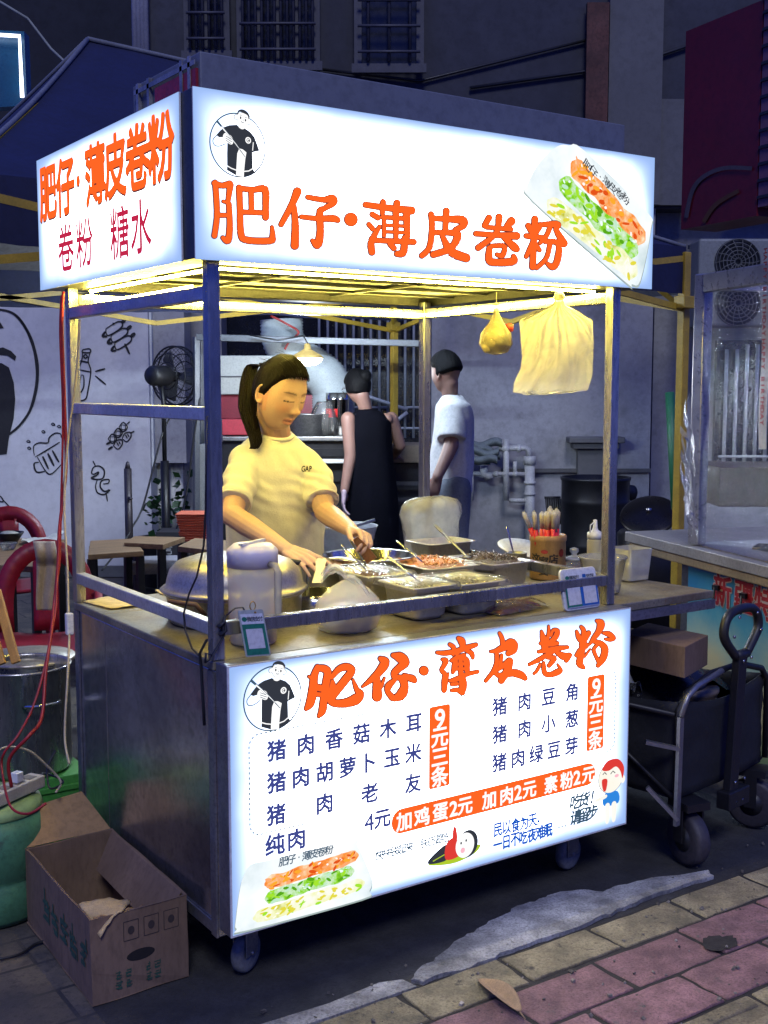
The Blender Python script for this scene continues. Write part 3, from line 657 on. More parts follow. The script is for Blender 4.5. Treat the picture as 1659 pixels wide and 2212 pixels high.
# the shop's emblem: a man in a black shirt lifting a noodle sheet, in a ring of radius 1
def emblem(parent, cx, cz, r, frame):
    K = lambda x, y: (cx + (x - 762) / 525 * r, cz - (y - 940) / 615 * r)
    g = MB(); m = [INKPR, WHITEPR, TEALPR]
    ring2(g, cx, cz, r, r * .045, frame, .0012, mi=2)
    P = lambda pts, mi, o, sm=True: shape(g, [K(*p) for p in pts], frame, o, mi, sm)
    P([(750, 545), (600, 575), (510, 620), (430, 700), (355, 795), (405, 835), (470, 825), (560, 900), (552, 1130), (550, 1365), (545, 1450), (720, 1535), (760, 1550), (870, 1550), (1090, 1445), (1040, 1360), (1035, 1045), (1175, 995), (1130, 870), (1080, 740), (1000, 650), (890, 590), (830, 610), (790, 590)], 0, .0018, False)
    P([(785, 1000), (850, 1010), (920, 1060), (895, 1200), (870, 1440), (865, 1552), (715, 1540), (730, 1300), (745, 1100)], 1, .0022, False)
    path2(g, [K(*p) for p in smooth2([(365, 800), (300, 880), (295, 950), (330, 1000), (400, 1005), (480, 970), (530, 935)])], r * .03, frame, .002, 2)
    P([(490, 765), (540, 735), (620, 770), (660, 830), (665, 915), (620, 945), (540, 900), (480, 850)], 1, .0024)
    for a, b in (((530, 790), (640, 850)), ((525, 830), (650, 895)), ((525, 870), (630, 930))): path2(g, [K(*a), K(*b)], r * .02, frame, .0026, 2)
    for pts in ([(548, 1365), (630, 1405), (720, 1430)], [(870, 1437), (960, 1418), (1042, 1360)]): path2(g, [K(*p) for p in pts], r * .035, frame, .0022, 1)
    path2(g, [K(1055, 845), K(1040, 1010)], r * .03, frame, .0022, 1)
    path2(g, [K(375, 535), K(560, 740), K(700, 900), K(890, 1152)], r * .085, frame, .0027, 2, True); path2(g, [K(450, 625), K(560, 745), K(700, 905), K(800, 1030)], r * .045, frame, .0029, 1, True)
    ring2(g, *K(957, 820), r * .085, r * .04, frame, .0022, mi=1, n=20); ring2(g, *K(957, 820), r * .03, r * .028, frame, .0022, a0=.6, a1=5.6, mi=1, n=14)
    hd = [(755, 330), (748, 420), (770, 490), (812, 540), (865, 555), (915, 545), (948, 505), (975, 430), (985, 340), (880, 300)]
    P([(x + (x - 865) * .05, y + (y - 430) * .05) for x, y in hd], 2, .0019)
    for x, y in ((728, 400), (975, 470)): shape(g, [K(x + 42 * math.cos(a), y + 52 * math.sin(a)) for a in [k * .6283 for k in range(10)]], frame, .0018, 2); shape(g, [K(x + 33 * math.cos(a), y + 43 * math.sin(a)) for a in [k * .6283 for k in range(10)]], frame, .0023, 1)
    P(hd, 1, .0024); P([(790, 540), (900, 555), (890, 600), (840, 620), (780, 590)], 1, .0023)
    P([(750, 330), (770, 270), (830, 237), (900, 245), (960, 290), (987, 350), (965, 412), (952, 345), (890, 312), (795, 292), (765, 350)], 0, .0028)
    for x, y in ((815, 402), (908, 437)): shape(g, [K(x + 14 * math.cos(a), y + 26 * math.sin(a)) for a in [k * .6283 for k in range(10)]], frame, .0028, 0)
    path2(g, [K(*p) for p in smooth2([(820, 465), (838, 485), (875, 485)])], r * .02, frame, .0028, 2); path2(g, [K(800, 350), K(838, 352)], r * .016, frame, .0028, 2); path2(g, [K(900, 378), K(940, 392)], r * .016, frame, .0028, 2); path2(g, [K(862, 420), K(868, 455)], r * .012, frame, .0028, 2)
    path2(g, [K(*p) for p in smooth2([(1140, 1020), (1150, 1150), (1100, 1435)])], r * .02, frame, .002, 2)
    return g.build('emblem', m, parent)
def roll(g, a, b, th, frame, off, mi, seed):
    """a wavy-edged picture of a rice roll"""
    ax_, az = a; dx, dz = b[0] - ax_, b[1] - az; L_ = math.hypot(dx, dz); ux, uz = dx / L_, dz / L_
    up_, dn = [], []; n = 26
    for i in range(n + 1):
        t = i / n; e = min(1, math.sqrt(max(0, 1 - (2 * t - 1) ** 8)) + .15); s = .85 + .3 * noise.noise((t * 7, seed, 0))
        up_.append((ax_ + ux * t * L_ - uz * th / 2 * e * s, az + uz * t * L_ + ux * th / 2 * e * s)); s = .85 + .3 * noise.noise((t * 7, seed, 7)); dn.append((ax_ + ux * t * L_ + uz * th / 2 * e * s, az + uz * t * L_ - ux * th / 2 * e * s))
    vs = []
    for p, q in zip(up_, dn): vs += [frame(*p, off), frame(*q, off)]
    g.add(vs, [(2 * i, 2 * i + 1, 2 * i + 3, 2 * i + 2) for i in range(n)], mi=mi)
    rnd = random.Random(seed); pal = {2: (5, 6, 7, 8), 3: (9, 10, 11, 12), 4: (10, 13, 13, 14)}[mi]
    for k in range(46):     # shreds and wet glints inside the translucent skin
        t, s = rnd.uniform(.04, .95), rnd.uniform(-.36, .36); l, w_ = th * rnd.uniform(.14, .30), th * rnd.uniform(.05, .12); m_ = pal[min(3, int(rnd.random() * 4))]
        if m_ in (8, 12, 14): l *= .5; w_ *= .6
        px_, pz = ax_ + ux * t * L_ - uz * s * th, az + uz * t * L_ + ux * s * th; a = math.atan2(uz, ux) + rnd.gauss(0, .5)
        g.add([frame(px_ + l * math.cos(q) * math.cos(a) - w_ * math.sin(q) * math.sin(a), pz + l * math.cos(q) * math.sin(a) + w_ * math.sin(q) * math.cos(a), off + .0001 + k * 1e-6) for q in [j * .785 for j in range(8)]], [tuple(range(8))], mi=m_)

# hand-painted characters, stroke by stroke: x, y, half width along each stroke
BRUSH = [([[(130, 165, 18), (105, 230, 24), (95, 330, 28), (75, 430, 28), (45, 475, 12)], [(130, 170, 18), (175, 175, 24), (205, 200, 24), (190, 300, 24), (175, 420, 24), (165, 490, 24), (140, 530, 10)], [(110, 312, 20), (175, 325, 22)], [(110, 365, 12), (175, 372, 14)], [(65, 235, 7), (100, 250, 14)],
  [(235, 240, 12), (290, 178, 20), (350, 162, 24), (385, 190, 24), (340, 255, 26), (280, 330, 26), (245, 385, 20)], [(240, 270, 10), (242, 320, 24), (228, 400, 26), (255, 432, 24), (340, 432, 28), (420, 402, 36), (450, 362, 22), (425, 335, 16), (395, 258, 5)],
  [(600, 100, 14), (635, 130, 30), (590, 200, 26), (540, 250, 20), (465, 310, 5)], [(570, 235, 18), (575, 300, 28), (575, 385, 32)], [(630, 245, 4), (605, 310, 10)], [(695, 75, 14), (750, 92, 34), (785, 130, 28), (740, 170, 24), (705, 205, 22), (700, 235, 14)], [(720, 235, 12), (765, 255, 24), (780, 310, 26), (755, 370, 34), (705, 400, 16)], [(715, 255, 10), (665, 300, 22), (655, 345, 16), (690, 392, 20)], [(780, 230, 16), (840, 250, 22), (858, 268, 12)], [(926, 190, 31), (927, 191, 31)]], (1180, 2540, 1.904)),
 ([[(45, 235, 12), (120, 240, 20), (220, 222, 20), (320, 190, 22), (410, 162, 15)], [(165, 160, 14), (200, 190, 18), (195, 255, 10)], [(245, 102, 15), (275, 130, 30), (280, 185, 20), (225, 250, 12)], [(315, 220, 9), (365, 240, 20), (380, 285, 11)], [(95, 300, 13), (125, 312, 22), (108, 358, 18), (85, 400, 15), (118, 440, 20), (115, 510, 26), (110, 588, 20)], [(150, 430, 5), (128, 520, 11)],
  [(180, 310, 14), (230, 282, 18), (300, 258, 14)], [(300, 290, 20), (320, 320, 26), (325, 410, 20)], [(215, 305, 18), (208, 370, 24), (190, 420, 12)], [(262, 295, 16), (266, 430, 20)], [(215, 345, 11), (320, 338, 11)], [(210, 388, 11), (320, 385, 11)], [(165, 500, 12), (230, 482, 20), (330, 437, 16), (425, 415, 13)], [(272, 440, 24), (287, 530, 34), (280, 608, 24)], [(180, 590, 11), (240, 586, 18), (270, 610, 18)], [(180, 532, 12), (230, 527, 14)],
  [(630, 55, 12), (652, 100, 17), (660, 150, 20)], [(545, 225, 9), (600, 218, 20), (680, 180, 34), (740, 150, 44), (755, 200, 40), (712, 243, 22)], [(602, 250, 17), (600, 330, 17), (570, 410, 17), (500, 500, 13)], [(648, 262, 12), (632, 370, 16)], [(600, 402, 13), (680, 345, 22), (725, 312, 26), (702, 400, 32), (645, 498, 26)], [(580, 422, 12), (640, 452, 24), (740, 425, 30), (820, 440, 32), (868, 475, 20)]], (1700, 2470, 2.38)),
 ([[(175, 165, 10), (190, 230, 26), (208, 325, 30)], [(245, 112, 6), (245, 180, 13), (225, 270, 14)], [(268, 205, 9), (288, 152, 11), (330, 162, 21), (312, 220, 24), (262, 272, 20)], [(165, 282, 14), (250, 292, 18), (330, 280, 16)], [(145, 365, 13), (230, 350, 20), (330, 332, 22), (430, 320, 14)], [(330, 335, 16), (220, 402, 20), (130, 452, 18), (55, 490, 12)], [(330, 375, 18), (400, 412, 34), (455, 398, 16), (420, 450, 18)], [(240, 422, 16), (300, 430, 22), (250, 500, 18)], [(195, 475, 13), (205, 570, 22), (260, 590, 22), (340, 560, 28), (362, 540, 14), (333, 490, 6)], [(160, 490, 11), (130, 550, 13), (100, 580, 10)],
  [(520, 165, 11), (545, 230, 23), (590, 280, 20)], [(565, 120, 13), (590, 160, 20), (582, 240, 18)], [(640, 180, 20), (602, 240, 24), (572, 300, 24)], [(520, 400, 16), (560, 350, 24), (620, 300, 20)], [(590, 300, 22), (565, 400, 26), (550, 480, 30), (590, 520, 14)], [(655, 340, 4), (600, 410, 10)], [(720, 60, 12), (760, 88, 34), (740, 160, 27), (690, 230, 20), (650, 290, 9)], [(785, 180, 11), (840, 192, 24), (888, 230, 15), (850, 245, 16), (802, 240, 8)], [(690, 262, 17), (760, 285, 24), (800, 340, 31), (780, 430, 31), (732, 500, 17)], [(702, 390, 14), (690, 340, 14), (730, 290, 12)], [(712, 412, 14), (740, 465, 18)]], (2060, 2420, 2.505))]
SIGN = [([[(50, 45, 14), (58, 150, 14), (60, 250, 14), (46, 355, 14)], [(45, 48, 14), (90, 62, 14), (135, 52, 17)], [(138, 58, 17), (126, 150, 11)], [(130, 172, 13), (135, 300, 15), (125, 383, 17), (95, 368, 11)], [(65, 236, 11), (125, 236, 11)], [(97, 155, 7), (128, 163, 9)],
  [(190, 75, 16), (195, 200, 15), (200, 340, 17), (232, 380, 17), (370, 385, 17), (385, 360, 15), (382, 305, 8)], [(190, 78, 13), (270, 87, 14), (340, 85, 19), (345, 180, 16), (345, 248, 17)], [(260, 100, 13), (262, 210, 13)], [(200, 217, 12), (340, 222, 12)],
  [(530, 97, 22), (500, 170, 17), (435, 290, 13)], [(510, 190, 14), (518, 290, 18), (515, 413, 21)], [(592, 130, 12), (680, 145, 14), (735, 140, 22), (740, 165, 17), (690, 195, 13), (662, 220, 18), (665, 330, 19), (650, 408, 21), (620, 385, 11)], [(555, 245, 11), (650, 255, 13), (740, 255, 18), (768, 265, 13)], [(844, 260, 37), (845, 261, 37)]], (810, 690, 1.4875)),
 ([[(40, 42, 11), (130, 55, 12), (245, 68, 15)], [(118, 30, 11), (115, 80, 9)], [(180, 35, 13), (172, 80, 10)], [(70, 85, 10), (95, 100, 10)], [(55, 130, 9), (72, 150, 9)], [(102, 140, 7), (66, 205, 13), (68, 253, 13)], [(115, 97, 8), (230, 105, 8)], [(122, 110, 7), (122, 180, 7)], [(222, 85, 14), (226, 185, 10)], [(175, 80, 12), (175, 190, 9)], [(122, 133, 5), (222, 138, 5)], [(122, 162, 5), (222, 167, 5)], [(70, 200, 9), (160, 204, 10), (255, 208, 11)], [(215, 190, 11), (208, 253, 15), (180, 261, 11)], [(150, 217, 11), (166, 236, 11)],
  [(400, 70, 13), (395, 160, 10)], [(332, 85, 11), (336, 140, 11), (325, 230, 11), (291, 269, 11)], [(336, 102, 10), (400, 106, 11), (468, 110, 17), (478, 132, 13), (442, 154, 11)], [(342, 166, 9), (400, 166, 10), (450, 176, 15), (420, 235, 13), (342, 264, 13)], [(382, 180, 9), (420, 250, 17), (488, 279, 17)],
  [(590, 100, 12), (570, 135, 10)], [(690, 115, 16), (662, 148, 10)], [(635, 97, 13), (620, 170, 10), (542, 234, 12)], [(578, 142, 8), (688, 152, 8)], [(532, 171, 10), (620, 177, 10), (714, 181, 15)], [(655, 186, 9), (700, 228, 16), (715, 240, 11)], [(592, 236, 11), (591, 288, 15), (620, 299, 14), (698, 294, 15), (700, 272, 9)], [(600, 226, 8), (658, 227, 9), (650, 268, 10), (626, 264, 7)],
  [(795, 106, 13), (790, 200, 12), (785, 318, 13)], [(765, 136, 11), (780, 165, 9)], [(820, 132, 11), (802, 165, 9)], [(756, 181, 10), (838, 190, 9)], [(785, 208, 9), (756, 273, 8)], [(797, 217, 8), (815, 244, 8)], [(832, 130, 9), (893, 130, 13), (890, 155, 11), (924, 214, 15)], [(862, 142, 9), (846, 180, 9), (818, 212, 7)], [(842, 206, 9), (900, 215, 12), (895, 290, 13), (875, 319, 13), (851, 305, 7)], [(862, 217, 9), (846, 280, 9), (803, 323, 8)]], (1400, 770, 1.1333))]
def strokes(mb, ss, ox, oy, s, yplane, frame, off, grow):
    def W(x, y, j): p = ony((ox + x / s) / 1.8228, (oy + y / s) / 1.8228, yplane); return frame(p.x, p.z, off + j)
    for k, st in enumerate(ss):
        j = (k % 12) * 6e-5; P = []
        for i in range(len(st) - 1):
            g_ = lambda m: st[min(max(m, 0), len(st) - 1)]; p0, p1, p2, p3 = g_(i - 1), g_(i), g_(i + 1), g_(i + 2)
            for n in range(7):
                t = n / 7; P.append(tuple(.5 * (2 * p1[c] + (p2[c] - p0[c]) * t + (2 * p0[c] - 5 * p1[c] + 4 * p2[c] - p3[c]) * t * t + (3 * p1[c] - p0[c] - 3 * p2[c] + p3[c]) * t ** 3) for c in (0, 1, 2)))
        P.append(st[-1])
        P = [(x, y, max(2, r * (1 + .07 * noise.noise((x * .05, y * .05, k)))) + grow) for x, y, r in P]
        for a, b in zip(P, P[1:]):
            dx, dy = b[0] - a[0], b[1] - a[1]; l = math.hypot(dx, dy)
            if l > .01:
                nx, ny = -dy / l, dx / l
                mb.add([W(a[0] + nx * a[2], a[1] + ny * a[2], j), W(a[0] - nx * a[2], a[1] - ny * a[2], j), W(b[0] - nx * b[2], b[1] - ny * b[2], j), W(b[0] + nx * b[2], b[1] + ny * b[2], j)], [(0, 1, 2, 3)])
        for a in P[::2] + [P[-1]]: mb.add([W(a[0] + a[2] * math.cos(6.2832 * t / 14), a[1] + a[2] * math.sin(6.2832 * t / 14), j + 3e-5) for t in range(14)], [tuple(range(14))])

# ================================================================== THE STALL CART
LB = .063; XR = 1.375; ZT = .859
cart = thing('food_cart', 'stainless steel food cart with glowing white sign boxes and a lit menu front', 'food cart', (.7, .55, 0))
t_ = .0322; PX0, PX1, PY0, PY1 = -.004, 1.336, .0645, 1.0276
# cabinet with an opening at the back for the seller
g = MB(); g.box(0, 1.372, LB + .001, .80, .15, ZT - .024); g.box(0, .32, .801, 1.044, .15, ZT - .024); g.box(1.12, 1.372, .801, 1.044, .15, ZT - .024)
cb = g.build('cabinet', CABST, cart, bev=.003)
g = MB(); g.bar((-.004, .079, .15), (-.004, .079, .834), .006, .03, (0, 1, 0)); g.bar((-.004, 1.03, .15), (-.004, 1.03, .834), .006, .03, (0, 1, 0)); g.bar((-.0035, .09, .17), (-.0035, 1.02, .17), .03, .005, (1, 0, 0)); g.build('corner_strip', STEEL2, cart)
g = MB(); g.box(-.006, 1.376, LB + .002, .803, ZT - .0235, ZT); g.box(-.006, .322, .8035, 1.05, ZT - .0235, ZT); g.box(1.118, 1.376, .8035, 1.05, ZT - .0235, ZT); g.build('counter_top', COUNTER, cart, bev=.004)
g = MB(); g.prism([(1.382, .066, ZT - .03), (1.838, .075, ZT - .03), (1.80, .62, ZT - .03), (1.74, .78, ZT - .03), (1.382, .78, ZT - .03)], (0, 0, .026)); sh = g.build('side_shelf', COUNTER, cart, bev=.003)
g = MB(); g.box(1.382, 1.836, .064, .072, ZT - .062, ZT - .031); g.bar((1.39, .3, ZT - .24), (1.74, .3, ZT - .036), .02, .02); g.build('shelf_bracket', STEEL2, sh)
# posts
for x in (PX0, PX1):
    for y in (PY0, PY1):
        g = MB(); g.box(x, x + t_, y, y + t_, ZT + .0005, 1.84); g.build('post', STEEL, cart, bev=.003)
def rail(x0, x1, y0, y1, z1, h=.034, m=None): g = MB(); g.box(x0, x1, y0, y1, z1 - h, z1); g.build('rail', m or STEEL, cart, bev=.003)
e_ = .0006
rail(PX0 + t_ + e_, PX1 - e_, PY0 + .001, PY0 + t_ - .002, .9534); rail(PX0 + .001, PX0 + t_ - .002, PY0 + t_ + e_, PY1 - e_, .9534, m=LITRAIL); rail(PX1 + .002, PX1 + t_ - .001, PY0 + t_ + e_, PY1 - e_, .9534)
rail(PX0 + .001, PX0 + t_ - .002, PY0 + t_ + e_, PY1 - e_, 1.4818, m=LITRAIL); rail(PX0 + .001, PX0 + t_ - .002, PY0 + t_ + e_, PY1 - e_, 1.771, m=LITRAIL); rail(PX0 + t_ + e_, PX1 - e_, PY1 + .002, PY1 + t_ - .001, 1.812); rail(PX1 + .002, PX1 + t_ - .001, PY0 + t_ + e_, PY1 - e_, 1.815)
# casters
cas = None
for x, y, a in ((.11, .135, .5), (1.27, .15, .2), (.11, .95, .9), (1.27, .95, .1)):
    T = Matrix.Translation((x, y, 0)) @ Matrix.Rotation(a, 4, 'Z')
    g = MB(T); g.box(-.035, .035, -.03, .03, .141, .149); g.box(-.028, .028, -.022, -.018, .05, .141); g.box(-.028, .028, .018, .022, .05, .141); g.box(-.028, .028, -.018, .018, .125, .1405); g.tube([(0, -.026, .055), (0, .026, .055)], .006, 10); cs = g.build('caster', STEEL2, cart, bev=.002)
    RX = Matrix.Rotation(R(90), 3, 'X'); g = MB(T); g.lathe([(.036, -.015), (.048, -.015), (.053, -.009), (.0545, 0), (.053, .009), (.048, .015), (.036, .015)], (0, 0, .055), 28, RX); wh = g.build('wheel', RUBBER, cs)
    g = MB(T); g.lathe([(.036, -.011), (.036, .011)], (0, 0, .055), 28, RX, False); g.lathe([(.012, -.0145), (.012, .0145)], (0, 0, .055), 14, RX, False); g.build('hub', mat('pale_hub', (.42, .42, .40), .5), cs)
# menu light box
g = MB(); g.box(0, XR, .004, LB, .172, ZT); lb = g.build('menu_box', STEEL2, cart, bev=.003)
mp = sheet('menu_panel', [(.006, 0, .178), (XR - .005, 0, .178), (XR - .005, 0, ZT - .004), (.006, 0, ZT - .004)], backlit('menu_backlight', 1.37, .68), cart)
g = MB(); g.box(.001, XR - .001, .0006, .0038, .173, ZT - .001); g.build('panel_edge', WHITEP, mp)
F0 = front(0)
g = MB()
for s, xa, xb, z in (('猪肉香菇木耳', .133, .554, .629), ('猪肉胡萝卜玉米', .132, .553, .547), ('猪肉豆角', .854, 1.131, .630), ('猪肉小葱', .855, 1.133, .549), ('猪肉绿豆芽', .855, 1.133, .466)): line(g, s, xa, xb, z, .046, F0, wd=.042, off=.002)
for ch, x in (('猪', .13), ('肉', .272), ('老', .411), ('友', .552)): letter(g, ch, x, .464, .046, F0, wd=.042, off=.002)
letter(g, '4', .409, .384, .047, F0, wd=.02, off=.002, latin=1.15); letter(g, '元', .452, .385, .046, F0, wd=.042, off=.002); line(g, '纯肉', .126, .188, .387, .048, F0, wd=.042, off=.002)
g.build('menu_lettering', NAVYP, mp)
# title with a dark outline
ot, ti = MB(), MB()
for ss, (ox, oy, s_) in BRUSH: strokes(ot, ss, ox, oy, s_, 0, F0, .002, 10); strokes(ti, ss, ox, oy, s_, 0, F0, .0034, 3)
ot.build('title_outline', OUTL, mp); ti.build('title_lettering', ORANGE, mp)
def rrect(x0, x1, z0, z1, r, n=6):
    P = []
    for cx, cz, a in ((x1 - r, z1 - r, 0), (x0 + r, z1 - r, 90), (x0 + r, z0 + r, 180), (x1 - r, z0 + r, 270)): P += [(cx + r * math.cos(R(a + 90 * k / n)), cz + r * math.sin(R(a + 90 * k / n))) for k in range(n + 1)]
    return P
g = MB()
for x0, x1, z0, z1, r in ((.605, .677, .434, .665, .008), (1.194, 1.265, .437, .667, .008), (.481, 1.234, .331, .4, .034)): g.poly([F0(x, z, .002) for x, z in rrect(x0, x1, z0, z1, r)])
g.build('price_tag', ORANGE, mp)
g = MB()
for x in (.641, 1.23):
    for ch, z in (('9', .628), ('元', .576), ('三', .521), ('条', .466)): letter(g, ch, x, z + (.002 if x > 1 else 0), .05, F0, wd=.03, off=.0032, latin=1.25)
for ch, x in zip('加鸡蛋2元加肉2元素粉2元', (.521, .581, .644, .69, .731, .817, .882, .925, .969, 1.052, 1.116, 1.157, 1.204)): letter(g, ch, x, .364, .045, F0, wd=.034, off=.0032, latin=1.1)
g.build('price_lettering', WHITEPR, mp)
g = MB(); fr_ = smooth2(rrect(.056, 1.312, .422, .679, .03), 1, True); L_ = []
per = fr_ + [fr_[0]]
def dashes(pts, dash, gap, th):
    acc = 0; on = True; cur = [pts[0]]
    for a, b in zip(pts, pts[1:]):
        l = math.hypot(b[0] - a[0], b[1] - a[1]); p = 0
        while l - p > 1e-9:
            need = (dash if on else gap) - acc; s = min(need, l - p); p += s; acc += s; q_ = (a[0] + (b[0] - a[0]) * p / l, a[1] + (b[1] - a[1]) * p / l)
            if on: cur.append(q_)
            if acc >= (dash if on else gap) - 1e-9:
                if on and len(cur) > 1: path2(g, cur, th * 1.6, F0, .0015)
                on = not on; acc = 0; cur = [q_]
dashes(per, .0065, .0065, .0022); dashes([(.221, .383), (.384, .381)], .005, .005, .002); g.build('dotted_frame', GREYPR, mp)
g = MB(); line(g, '快扶朕起来，朕还要吃', .441, .664, .287, .024, F0, wd=.03, off=.002, shear=.15, wob=.04); line(g, '肥仔·薄皮卷粉', .148, .283, .339, .0225, F0, wd=.02, off=.0045, shear=.15, wob=.03)
for c_, z, s in ((1.187, .29, '吃货！'), (1.188, .242, '请留步')): line(g, s, c_ - .032, c_ + .036, z, .04, F0, wd=.042, off=.002, shear=.2)
for x0, z in ((.786, .268), (1.088, .224)): line(g, '***', x0, x0 + .026, z, .016, F0, wd=.02, off=.002)
g.build('small_lettering', TEALPR, mp)
g = MB(); line(g, '民以食为天', .852, .984, .268, .037, F0, wd=.04, off=.002, sx=.78); letter(g, '，', 1.006, .256, .04, F0, wd=.02, off=.002); line(g, '一日不吃夜难眠', .852, 1.046, .225, .037, F0, wd=.04, off=.002, sx=.78); g.build('blue_lettering', BLUEPR, mp)
emblem(mp, .124, .7625, .081, F0)
def tray(parent, corners, rolls, frame, th, rimw, rr):
    g = MB(); m = [F_RIM, F_PL, F_OR, F_GR, F_WH] + FOODP
    shape(g, corners, frame, .0014, 0); c = (sum(p[0] for p in corners) / len(corners), sum(p[1] for p in corners) / len(corners)); dz = rimw
    shape(g, [(x * .99 + c[0] * .01, z * .99 + c[1] * .01 + dz) for x, z in corners], frame, .0017, 1)
    for (a, b, mi, s) in rolls: roll(g, a, b, th, frame, .002 + .0003 * (mi - 1), mi, s)
    g.build('food_picture', m, parent)
tray(mp, [(.04, .335), (.12, .347), (.35, .343), (.375, .325), (.418, .225), (.412, .19), (.385, .173), (.04, .179), (.014, .19), (.012, .215)], [((.094, .29), (.376, .302), 2, 1), ((.094, .252), (.362, .263), 3, 2), ((.06, .21), (.395, .222), 4, 3)], F0, .042, .004, 0)
# two little cartoon figures printed on the menu
g = MB(); m = [WHITEPR, food('cartoon_skin', [(1, .93, .75), (1, 1, .95)], 8), glow('cartoon_red', (.75, .05, .04)), glow('cartoon_blue', (.03, .25, .75)), INKPR, glow('cartoon_green', (.45, .62, .03)), glow('cartoon_pink', (1, .5, .6))]
ov = lambda cx, cz, a, b, n=16: [(cx + a * math.cos(6.2832 * k / n), cz + b * math.sin(6.2832 * k / n)) for k in range(n)]
shape(g, ov(1.3, .337, .054, .05), F0, .0014, 4); shape(g, ov(1.3, .337, .052, .048), F0, .0018, 1); shape(g, [(1.262, .368), (1.285, .392), (1.33, .39), (1.356, .36), (1.35, .325), (1.34, .35), (1.32, .368), (1.29, .36)], F0, .0022, 2)
shape(g, [(1.262, .335), (1.285, .333), (1.28, .30), (1.268, .302)], F0, .0022, 2); path2(g, [(1.265, .352), (1.273, .358), (1.281, .35)], .003, F0, .0024, 4); path2(g, [(1.298, .348), (1.308, .356), (1.318, .348)], .003, F0, .0024, 4); shape(g, ov(1.325, .338, .009, .005, 8), F0, .0022, 6); shape(g, ov(1.352, .322, .01, .013, 8), F0, .0017, 1)
shape(g, [(1.276, .29), (1.33, .288), (1.335, .25), (1.272, .252)], F0, .0016, 3); shape(g, [(1.282, .276), (1.24, .27), (1.24, .28), (1.28, .287)], F0, .0019, 1)
for x in (1.288, 1.316): shape(g, [(x - .01, .252), (x + .01, .252), (x + .008, .198), (x - .008, .198)], F0, .0019, 1)
g.build('boy_picture', m, mp); g = MB()
shape(g, [(.625, .214), (.70, .205), (.77, .218), (.785, .24), (.70, .228), (.61, .224)], F0, .0015, 5); shape(g, [(.609, .222), (.61, .238), (.668, .266), (.672, .222)], F0, .0018, 4); shape(g, [(.665, .222), (.667, .268), (.70, .278), (.715, .226)], F0, .0019, 2)
shape(g, [(.688, .268), (.69, .306), (.70, .307), (.705, .272)], F0, .0019, 2); shape(g, ov(.742, .251, .037, .04), F0, .002, 4); shape(g, ov(.732, .249, .033, .036), F0, .0023, 0); shape(g, ov(.724, .236, .008, .008, 8), F0, .0026, 6)
for x, z in ((.718, .258), (.736, .262)): shape(g, ov(x, z, .003, .004, 6), F0, .0026, 4)
path2(g, [(.62, .228), (.66, .238)], .003, F0, .0022, 5); g.build('lying_figure_picture', m, mp)

# sign box on the roof
SX0, SX1, SY, SZ0, SZ1, LX, LY0, LY1 = -.052, 1.461, .028, 1.825, 2.214, -.057, .094, 1.123
g = MB(); g.box(LX + .006, SX1, SY + .006, SY + .1, SZ0 + .002, SZ1); g.box(LX + .006, LX + .1, SY + .1005, LY1 + .02, SZ0 + .002, SZ1); g.box(SX1 - .08, SX1, SY + .1005, LY1 + .02, SZ0 + .002, SZ1); g.box(LX + .1005, SX1 - .0805, LY1 - .06, LY1 + .02, SZ0 + .002, SZ1)
sb = g.build('sign_box', SIGNFR, cart, bev=.003)
g = MB(); g.box(LX + .1005, SX1 - .0805, SY + .1005, LY1 - .0605, SZ0 + .03, SZ0 + .04)
for k in range(1, 5): y = SY + .12 + k * .19; g.box(LX + .1005, SX1 - .0805, y, y + .012, SZ0 + .022, SZ0 + .0295, 1)
for x in (.45, .95): g.box(x, x + .012, SY + .1005, LY1 - .0605, SZ0 + .0215, SZ0 + .0289, 1)
g.build('ceiling_sheet', [mat('ceiling_sheet', (.038, .036, .034), .45, .5, var=.3, vs=4), BLACKM], cart)
FS = front(SY)
fp = sheet('sign_panel', [(SX0, SY, SZ0), (SX1, SY, SZ0), (SX1, SY, SZ1), (SX0, SY, SZ1)], backlit('sign_backlight', 1.51, .39, smax=3.9), cart)
g = MB(); g.box(SX0, SX1, SY + .0006, SY + .005, SZ0, SZ1); g.build('panel_edge', WHITEP, fp)
ot, ti = MB(), MB()
for ss, (ox, oy, s_) in SIGN: strokes(ot, ss, ox, oy, s_, SY, FS, .0042, 6.2 if s_ > 1.3 else 4.8); strokes(ti, ss, ox, oy, s_, SY, FS, .0056, 1.6 if s_ > 1.3 else 1.4)
ot.build('sign_outline', OUTL, fp); ti.build('sign_lettering', ORANGE, fp)
emblem(fp, .061, 2.0945, .0725, FS)
pc = [(1.065, 2.2), (1.0, 2.15), (.957, 2.085), (.975, 2.04), (1.34, 1.838), (1.375, 1.829), (1.412, 1.842), (1.452, 2.0), (1.43, 2.05), (1.17, 2.2), (1.11, 2.208)]
tray(fp, pc, [((1.12, 2.165), (1.425, 1.965), 2, 4), ((1.075, 2.11), (1.395, 1.925), 3, 5), ((1.03, 2.05), (1.395, 1.865), 4, 6)], FS, .068, .005, 0)
g = MB(); line(g, '肥仔·薄皮卷粉', 1.18, 1.338, 0, .026, lambda x, z, o: FS(x, z + 2.16 - (x - 1.185) * .51, o), wd=.012, off=.0045, rot=-.45); g.build('plate_lettering', INKPR, fp)
FLs = lambda s, z, o: (LX - o, -s, z)
sp = sheet('side_sign_panel', [(LX, LY1, SZ0), (LX, LY0, SZ0), (LX, LY0, SZ1), (LX, LY1, SZ1)], backlit('side_backlight', 1.03, .39, smax=3.6), cart)
g = MB(); g.box(LX + .0006, LX + .005, LY0, LY1, SZ0, SZ1); g.build('panel_edge', WHITEP, sp)
ot, ti = MB(), MB()
